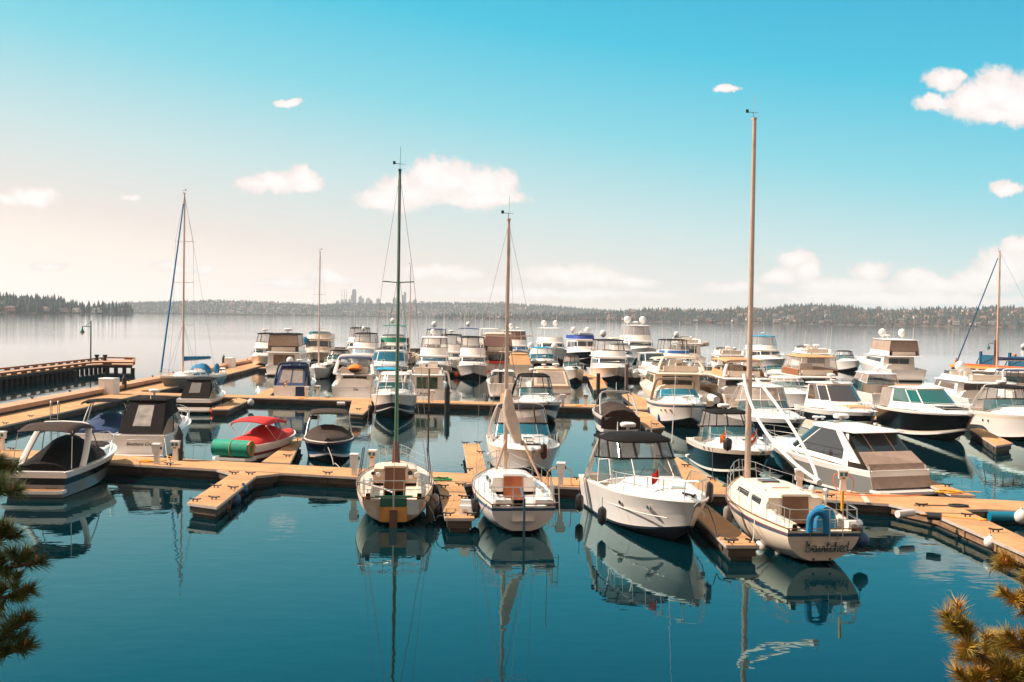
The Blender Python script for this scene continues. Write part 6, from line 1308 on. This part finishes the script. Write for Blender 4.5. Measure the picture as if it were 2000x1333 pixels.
s5 = sailboat('sailboat', 'sailing boat with dark blue furled headsail and navy sail cover at right edge', (2075, 752), 'stern', 12.5, 3.7, 1.3, 1.5, head=-75, mast_t=.60, mast_h=14.4, mastm=mat('peach_mast', (.70, .42, .30), .5), mr=.13, spreaders=(.35, .65), sw=1.1, boom=True, coverm=NAVY, furl=mat('navy_sail_cover', (.0, .06, .18), .6), deckm=GEL, detail=False, wire=.012)

express('motorboat', 'white bow-on cruiser tucked behind the sport cruiser with the orange pad', (1575, 812), 'bow', 10, 3.4, 1.3, 1.7, canvas=GEL, wall=VINO, roofz=2.6, ports=(), head=177, cols=[BOTT, BOTT, GEL, GEL, GEL, GEL, GEL])
express('motorboat', 'far small white cruiser between the tan-framed and the biggest right-hand yacht', (1672, 728), 'bow', 9, 3.2, 1.3, 1.7, canvas=BLK, roofz=2.9, ports=(), glass=TGL)
express('motorboat', 'white open boat behind the brown mast and the white sailing boat\'s neighbour', (985, 778), 'stern', 8.5, 3.0, 1.2, 1.5, canvas=GEL, wall=VIN, roofz=2.3, ports=(), arch=False)
express('motorboat', 'dark low boat under blue tarp just left of the green mast', (752, 762), 'stern', 8.5, 3.0, 1.0, 1.3, cols=[BOTT, BLACKH, BLACKH, BLACKH, BLACKH, GEL, GEL], canvas=CYANC, wall=VIN, roofz=1.9, ports=(), arch=False)
flybridge('motor_yacht', 'white yacht with beige top between the dark-hulled and the largest yacht', (1222, 722), 'bow', 13, 4.2, 1.2, 1.8, fly='bimini', canvas=BEIGE, group=GY, ztop=4.6)
flybridge('motor_yacht', 'cream-hulled yacht with grey bow just left of the cream flybridge yacht', (1402, 792), 'bow', 12, 4.0, 1.2, 1.8, fly='none', body=GELD, cols=[BOTT, GRAYH, GELD, GELD, GELD, GELD, GELD], group=GY, ztop=2.9, wins=3)
express('motorboat', 'white cruiser showing between the blue-canvas yacht and the thick mast', (1488, 766), 'bow', 10, 3.5, 1.3, 1.8, canvas=BEIGE, wall=VINO, roofz=3.0, ports=(), glass=TGL)
flybridge('motor_yacht', 'white yacht with slim hardtop behind the boxy cream yacht', (958, 712), 'bow', 13, 4.3, 1.2, 2.0, fly='hard', group=GY, ztop=5.4, wins=1)
# ------------------------------------------------------------------ far shores
HILLM = mat('shore_ground', (.10, .075, .05), .95, var=.5, vs=.01)
CON = mat('conifer_foliage', (.008, .050, .046), .9, var=.4, vs=.05); CON2 = mat('dark_conifer_foliage', (.008, .028, .028), .9)
DEC = mat('bare_red_twigs', (.085, .036, .028), .95, var=.4, vs=.05); DEC2 = mat('olive_foliage', (.09, .075, .03), .95); DEC3 = mat('golden_foliage', (.30, .13, .03), .95)
def interp(L, x):
    for (a, b), (c, d) in zip(L, L[1:]):
        if a <= x <= c: return b+(d-b)*(x-a)/(c-a)
    return L[0][1] if x < L[0][0] else L[-1][1]
def shore(name, x0, x1, D0, D1, sky, treeh, n, pal, seed, step=12, base=0, dens=None, ridge=.75, lowtree=1.0):
    """hill strip from the water's edge (D0) up to a ridge (D1) whose top shows at the photo's skyline; a wood on it"""
    rr = random.Random(seed)
    def hz(px, f):
        Dr = D0(px)+(D1-D0(px))*ridge; hr = max(.5, (YH(px)-interp(sky, px))*Dr/FOC+CAMH-treeh*.85)
        return hr*sin(min(1, f/ridge)*pi/2)**.9*(1 if f <= ridge else 1-.25*(f-ridge)/(1-ridge))
    cols = []; K = 9; b = mb(HILLM)
    xs = [x0+(x1-x0)*i/int((x1-x0)/step) for i in range(int((x1-x0)/step)+1)]
    rings = []
    for px in xs:
        row = []
        for k in range(K):
            f = k/(K-1); D = D0(px)+(D1-D0(px))*f; p = WD(px, YH(px), D); row.append((p.x, D, -.5 if k == 0 else hz(px, f)))
        rings.append(row)
    b.loft(rings, False); tag(b.build(name, None, ang=60), None, None, kind='structure')
    wd = MB(); ms = [m for m, _ in pal]; ws = [w for _, w in pal]
    for i in range(n):
        px = rr.uniform(x0, x1); f = rr.random()**1.1
        if dens and rr.random() > interp(dens, px): continue
        D = D0(px)+8+(D1-D0(px)-8)*f; p = WD(px, YH(px), D); z = hz(px, (D-D0(px))/(D1-D0(px)))-1
        m = rr.choices(ms, ws)[0]; wd.use(m); H = treeh*rr.uniform(.55, 1.12)*(lowtree if f < .25 else 1); x, y = p.x, D
        if m in (CON, CON2):
            H *= rr.uniform(.8, 1.3); R = H*rr.uniform(.18, .32); a0 = rr.random()*6
            for zb, zt, r_ in ((.08, .55, 1), (.35, .82, .72), (.62, 1.0, .42)):
                q = [(x+R*r_*rr.uniform(.75, 1.2)*cos(a0+k*pi/3), y+R*r_*sin(a0+k*pi/3), z+H*(zb+rr.uniform(-.03, .04))) for k in range(6)]
                wd.add(q+[(x, y, z+H*zt)], [(k, (k+1) % 6, 6) for k in range(6)])
        else:
            H *= .64; R = H*rr.uniform(.38, .55)
            rg = [[(x+R*r_*rr.uniform(.7, 1.25)*cos(k*pi/3+j), y+R*r_*rr.uniform(.7, 1.2)*sin(k*pi/3+j), z+H*(zz+rr.uniform(-.06, .06))) for k in range(6)] for j, (r_, zz) in enumerate(((.55, .1), (1, .42), (.75, .78)))]
            wd.loft(rg); wd.add(rg[-1]+[(x, y, z+H)], [(k, (k+1) % 6, 6) for k in range(6)])
    tag(wd.build('forest', None, smooth=False), {'hills': 'dense wood covering the shore'}.get('', 'wooded slope on the %s' % base), 'forest', kind='stuff')
    return hz
skR = [(1040, 620), (1100, 616), (1160, 611), (1225, 605), (1300, 601), (1330, 604), (1400, 604), (1440, 600), (1500, 601), (1545, 596), (1580, 594), (1660, 597), (1690, 603), (1750, 604), (1830, 600), (1900, 601), (1960, 598), (2000, 600), (2100, 598), (2300, 602)]
hR = shore('hills', 1060, 2240, lambda px: 3300-.55*(px-1060), 3900, skR, 17, 7500, [(CON, 5), (CON2, 3), (DEC, 6), (DEC2, 2), (DEC3, .25)], 3, base='right-hand far shore')
skR2 = [(840, 622), (870, 612), (940, 612), (1050, 611), (1110, 612), (1200, 611)]
hR2 = shore('hills', 850, 1200, lambda px: 3500, 3800, skR2, 15, 900, [(CON, 3), (CON2, 2), (DEC, 4), (DEC2, 2)], 5, base='low middle shore')
skM = [(150, 604), (200, 594), (250, 589), (330, 588), (400, 586), (470, 587), (560, 591), (620, 594), (680, 591), (760, 592), (850, 590), (930, 590), (1000, 592), (1060, 595), (1120, 600), (1180, 604), (1240, 608), (1300, 612)]
hM = shore('hills', 150, 1300, lambda px: 5200, 6600, skM, 15, 9000, [(CON, 7), (CON2, 4), (DEC, 2), (DEC2, 2)], 8, step=16, base='hazy hills across the lake')
skL = [(-160, 576), (0, 576), (20, 578), (60, 583), (100, 582), (140, 592), (165, 597), (200, 599), (222, 604), (245, 608), (262, 609)]
hL = shore('hills', -200, 258, lambda px: 2350+1.2*max(0, px), 2900, skL, 25, 2000, [(CON, 5), (CON2, 5), (DEC, .6), (DEC2, 1), (DEC3, .1)], 11, base='wooded point at far left', dens=[(-200, 1), (130, 1), (160, .5), (258, .25)])
# houses on the shores
HW = [mat('house_wall_%d' % i, c, .8) for i, c in enumerate(((.62, .50, .42), (.50, .36, .28), (.40, .34, .32), (.68, .60, .54), (.48, .22, .12)))]
HR = [mat('house_roof_%d' % i, c, .9) for i, c in enumerate(((.10, .075, .07), (.20, .12, .10), (.14, .13, .13)))]
hm = []
rr = random.Random(5)
for i in range(10):
    b = mb(HW[i % 5]); w_, d_, h_ = 1.0, .7, .42; b.box(0, 0, h_/2, w_, d_, h_); R = HR[i % 3]
    if i % 2: b.box(.35, -.3, h_*.35, .5, .5, h_*.7)
    b.use(GLS)
    for k in range(3): b.box(-.3+.3*k, -d_/2-.005, h_*.5, .12, .01, h_*.4)
    b.use(R); b.add([(-.55, -.42, h_), (.55, -.42, h_), (.55, .42, h_), (-.55, .42, h_), (-.5, 0, h_+.24), (.5, 0, h_+.24)], [(0, 1, 5, 4), (2, 3, 4, 5), (1, 2, 5), (3, 0, 4), (3, 2, 1, 0)])
    o = b.build('house', None, smooth=False); hm.append(o.data); bpy.data.objects.remove(o)
lw = ['pale', 'tan', 'grey', 'white', 'rust-coloured']
def sect(px):
    for x, n in ((262, 'by the lamp post'), (560, 'left of the trawler'), (790, 'below the city towers'), (1000, 'between green and brown masts'), (1190, 'right of the brown mast'), (1330, 'over the largest yacht'), (1470, 'left of the thick mast'), (1600, 'just right of the thick mast'), (1740, 'over the tan-framed yacht'), (1860, 'over the ball-domed yacht'), (1955, 'left of the rightmost mast')):
        if px < x: return n
    return 'at the right edge'
used_labels = set()
def house(pick, hz, D0, D1, s0, s1, where, grp):
    for _ in range(60):
        px, f = pick(); i = rr.randrange(10)
        lb = '%s house %s on the %s, %s' % (lw[(i % 10) % 5], 'at the waterline' if f < .08 else 'on the lower slope' if f < .3 else 'halfway up' if f < .5 else 'near the ridge', where, sect(px))
        if lb not in used_labels: break
    else: return
    used_labels.add(lb); d0 = D0(px); D = d0+(D1-d0)*f; p = WD(px, YH(px), D); s = rr.uniform(s0, s1); o = bpy.data.objects.new('house', hm[i % 10]); COL.objects.link(o)
    o.location = (p.x, D, hz(px, f)+3.0+f*4); o.scale = (s, s, s*.95); o.rotation_euler = (0, 0, rr.uniform(-.5, .5)); tag(o, lb, 'house', grp)
for i in range(140): house(lambda: (rr.choice([rr.uniform(1180, 1560), rr.uniform(1180, 1560), rr.uniform(1560, 2020), rr.uniform(1740, 2020)]), rr.random()**1.3*.8+.01), hR, lambda px: 3300-.55*(px-1060), 3900, 9, 15, 'right-hand shore', 'houses on the right-hand far shore')
for i in range(30): house(lambda: (rr.uniform(950, 1190), rr.random()*.6+.02), hR2, lambda px: 3500, 3800, 9, 13, 'low shore', 'houses on the low middle shore')
for i in range(60): house(lambda: (rr.uniform(380, 1050), rr.random()**1.5*.6+.01), hM, lambda px: 5200, 6600, 12, 22, 'hazy hills', 'houses on the hazy hills')
for px, f in ((20, .02), (88, .03), (124, .02), (150, .03), (190, .05)): house(lambda: (px, f), hL, lambda px: 2350+1.2*px, 2900, 15, 17, 'left point', 'houses on the left point')
# the one slab block above the right-hand trees
# floating bridge
BRG = mat('bridge_concrete', (.16, .13, .12), .8)
b = mb(BRG); P = []
for px in range(175, 1061, 30): p = WD(px, YH(px), 4300+.55*(px-175)); P.append((p.x, p.y))
b.slab(P+[(x, y+22) for x, y in reversed(P)], -.5, 4.2); br = b.build('bridge', None, smooth=False); tag(br, 'long low floating bridge along the far waterline', 'bridge')
b = mb(BRG); p = P[18]; b.slab([(x, y-1) for x, y in P[21:27]]+[(x, y+20) for x, y in reversed(P[21:27])], 9.0, 11.5); hi = b.build('raised_span', br, smooth=False)
for i in range(21, 27): x, y = P[i]; mb(BRG).box(x, y+8, 6.6, 14, 16, 4.78).build('pier', br, smooth=False)
# city towers far behind the hills
CT = [mat('tower_glass_%d' % i, c, .5) for i, c in enumerate(((.06, .075, .09), (.16, .15, .15), (.30, .24, .20), (.10, .14, .16)))]
for i, (x, y, w_, m, lb) in enumerate(((691.5, 566, 8, 0, 'tallest dark tower of the far city skyline'), (687, 577, 3.5, 2, 'slim tower joined to the left of the tallest tower'), (703.5, 578.5, 6, 3, 'slanted-top tower right of the tallest tower'), (708, 583, 5, 3, 'shorter glass block beside the slanted-top tower'),
        (719, 583, 9, 2, 'broad domed tower in the middle of the skyline'), (725.5, 587, 4, 1, 'low block right of the broad domed tower'), (738.5, 584, 7, 0, 'square dark block with a notch left of the green mast'), (770.5, 581, 6.5, 3, 'pointed tower just left of the green mast'),
        (791, 571, 4.5, 0, 'tall slim tower between the two masts'), (787, 577, 4, 3, 'stepped tower just right of the green mast'), (810, 585.5, 8, 3, 'rounded block at the right end of the skyline'), (668, 586, 6, 1, 'pale low block left of the tallest tower'), (675.5, 585, 4.5, 1, 'first twin block left of the tallest tower'),
        (682.5, 585, 4, 1, 'second twin block left of the tallest tower'), (659, 588, 6, 0, 'low dark block at the left end of the skyline'), (778, 588, 8, 2, 'low wide block behind the green mast'), (800, 588, 6, 1, 'low block between the slim tower and the rounded block'), (1717, 600, 10, 2, 'lone tan slab block above the right-hand trees'))):
    D = 9000 if i < 17 else 4300; p = WD(x, y, D); w = w_*D/FOC; z = p.z+2; yb = w*.7
    r = empty('tower', (p.x, D, 0), 0, lb, 'tower', 'far city towers' if i < 17 else None); mm = CT[m]
    b = mb(mm); b.slab([(-w/2, 0), (w/2, 0), (w/2, yb), (-w/2, yb)], 0, z*.93); b.build('wall', r, smooth=False)
    t = mb(mm)
    if 'slanted' in lb: t.add([(-w*.4, 1, z*.93), (w*.4, 1, z*.93), (w*.4, yb, z*.93), (-w*.4, yb, z*.93), (w*.4, 1, z*1.02), (w*.4, yb, z*1.02)], [(0, 1, 4), (2, 3, 5), (0, 4, 5, 3), (1, 2, 5, 4), (0, 3, 2, 1)])
    elif 'domed' in lb or 'rounded' in lb: t.slab([(w*.38*cos(a), yb/2+yb*.38*sin(a)) for a in [k*pi/5 for k in range(10)]], z*.93, z*.98); t.slab([(w*.24*cos(a), yb/2+yb*.24*sin(a)) for a in [k*pi/5 for k in range(10)]], z*.98+.01, z*1.0)
    elif 'pointed' in lb: t.lathe([(w*.45, z*.93), (w*.2, z*.98), (.5, z*1.03)], (0, yb/2, 0), 6)
    else: t.box(0, yb/2, z*.965, w*.82, yb*.8, z*.07)
    t.build('roof', r, smooth=False)
for i, (x, y) in enumerate(((668, 565), (673, 564), (677, 565))):
    p = WD(x, y, 8600); r = empty('antenna_mast', (p.x, p.y, 0), 0, ('left', 'middle', 'right')[i]+' of three thin lattice masts left of the city towers', 'antenna mast', 'far lattice masts')
    mb(CT[1]).tube([(0, 0, 0), (0, 0, p.z)], 2.6, 4, 1.2).build('mast', r); mb(CT[1]).box(0, 0, p.z*.75, 8, 3, 3).build('platform', r)
# haze: even air round the whole scene
hb_ = MB(); x0, x1, y0, y1, z0, z1 = -9500, 9500, -150, 9800, -1.5, 262
hb_.add([(x0, y0, z0), (x1, y0, z0), (x1, y1, z0), (x0, y1, z0), (x0, y0, z1), (x1, y0, z1), (x1, y1, z1), (x0, y1, z1)], [(3, 2, 1, 0), (4, 5, 6, 7), (0, 1, 5, 4), (1, 2, 6, 5), (2, 3, 7, 6), (3, 0, 4, 7)])
hm_ = bpy.data.materials.new('haze_air'); hm_.use_nodes = True; t = NT(hm_.node_tree); o_ = t.n('ShaderNodeOutputMaterial')
v = t.n('ShaderNodeVolumePrincipled', {'Color': (.85, .92, .98, 1), 'Density': .00007, 'Anisotropy': .0}); t.t.links.new(v.outputs[0], o_.inputs['Volume'])
tag(hb_.build('haze', m=hm_, smooth=False), 'thin pale haze over the lake', 'haze', kind='stuff')
# ------------------------------------------------------------------ pine boughs in front of the lens
NDL = mat('pine_needles', (.20, .17, .02), .55, var=.5, vs=14, vcol=(.46, .21, .015)); NDL2 = mat('shade_painted_needles', (.045, .08, .02), .6, var=.5, vs=14, vcol=(.12, .11, .015)); BARK = mat('pine_bark', (.10, .05, .025), .9, var=.4, vs=20, bump=.5, bs=30); BUD = mat('pine_bud', (.45, .13, .04), .6)  # second needle set: darker copy with shade put into its colour
def pine(label, trunk, branches, m, seed, nlen=.054):
    rr = random.Random(seed); o = Vector(trunk[0]); root = empty('pine_tree', o, 0, label, 'pine tree', 'pines in the foreground')
    mb(BARK).tube([Vector(p)-o for p in trunk], .055, 8, .03).build('trunk', root)
    wood = MB().use(BARK); nd = MB(); 
    for (pts, dens_) in branches:
        P = [Vector(p)-o for p in pts]; b_ = mb(BARK).tube(P, .012, 6, .005); b_.build('branch', root)
        tufts = []
        for k in range(len(P)-1):
            for q in range(dens_):
                f = (q+rr.random())/dens_; c = P[k].lerp(P[k+1], f); d = (P[k+1]-P[k]).normalized()
                if k+f > .35*(len(P)-1): tufts.append((c, (d*.6+Vector((rr.uniform(-1, 1), rr.uniform(-1, 1), rr.uniform(-.5, 1))).normalized()*.9).normalized(), rr.uniform(.03, .075)))
        tufts.append((P[-1], (P[-1]-P[-2]).normalized(), .05))
        n_ = MB().use(m)
        for c, d, L in tufts:
            e = c+d*L; n_.use(BARK); n_.tube([c, e], .004, 4, .003); n_.use(m)
            for i in range(120):
                f = rr.random()**.7; s = c.lerp(e, f); side = d.orthogonal().normalized(); side.rotate(Matrix.Rotation(rr.random()*2*pi, 3, d))
                dr = (d*rr.uniform(.35, 1.0)+side*rr.uniform(.4, 1.0)+Vector((0, 0, .12))).normalized(); l = nlen*rr.uniform(.6, 1.1); w_ = dr.orthogonal().normalized()*.0012; u = dr.cross(w_).normalized()*.0012
                tip = s+dr*l+Vector((0, 0, -.004)); n_.add([s+w_, s-w_+u, s-w_-u, tip], [(0, 1, 3), (1, 2, 3), (2, 0, 3)])
        n_.build('needle_cluster', root, smooth=False)
        bb = mb(BUD).lathe([(.003, 0), (.005, .008), (.004, .018), (.001, .025)], P[-1]+(P[-1]-P[-2]).normalized()*.03, 6); bb.build('bud', root)
def Q(px, py, D): return WD(px, py, D)
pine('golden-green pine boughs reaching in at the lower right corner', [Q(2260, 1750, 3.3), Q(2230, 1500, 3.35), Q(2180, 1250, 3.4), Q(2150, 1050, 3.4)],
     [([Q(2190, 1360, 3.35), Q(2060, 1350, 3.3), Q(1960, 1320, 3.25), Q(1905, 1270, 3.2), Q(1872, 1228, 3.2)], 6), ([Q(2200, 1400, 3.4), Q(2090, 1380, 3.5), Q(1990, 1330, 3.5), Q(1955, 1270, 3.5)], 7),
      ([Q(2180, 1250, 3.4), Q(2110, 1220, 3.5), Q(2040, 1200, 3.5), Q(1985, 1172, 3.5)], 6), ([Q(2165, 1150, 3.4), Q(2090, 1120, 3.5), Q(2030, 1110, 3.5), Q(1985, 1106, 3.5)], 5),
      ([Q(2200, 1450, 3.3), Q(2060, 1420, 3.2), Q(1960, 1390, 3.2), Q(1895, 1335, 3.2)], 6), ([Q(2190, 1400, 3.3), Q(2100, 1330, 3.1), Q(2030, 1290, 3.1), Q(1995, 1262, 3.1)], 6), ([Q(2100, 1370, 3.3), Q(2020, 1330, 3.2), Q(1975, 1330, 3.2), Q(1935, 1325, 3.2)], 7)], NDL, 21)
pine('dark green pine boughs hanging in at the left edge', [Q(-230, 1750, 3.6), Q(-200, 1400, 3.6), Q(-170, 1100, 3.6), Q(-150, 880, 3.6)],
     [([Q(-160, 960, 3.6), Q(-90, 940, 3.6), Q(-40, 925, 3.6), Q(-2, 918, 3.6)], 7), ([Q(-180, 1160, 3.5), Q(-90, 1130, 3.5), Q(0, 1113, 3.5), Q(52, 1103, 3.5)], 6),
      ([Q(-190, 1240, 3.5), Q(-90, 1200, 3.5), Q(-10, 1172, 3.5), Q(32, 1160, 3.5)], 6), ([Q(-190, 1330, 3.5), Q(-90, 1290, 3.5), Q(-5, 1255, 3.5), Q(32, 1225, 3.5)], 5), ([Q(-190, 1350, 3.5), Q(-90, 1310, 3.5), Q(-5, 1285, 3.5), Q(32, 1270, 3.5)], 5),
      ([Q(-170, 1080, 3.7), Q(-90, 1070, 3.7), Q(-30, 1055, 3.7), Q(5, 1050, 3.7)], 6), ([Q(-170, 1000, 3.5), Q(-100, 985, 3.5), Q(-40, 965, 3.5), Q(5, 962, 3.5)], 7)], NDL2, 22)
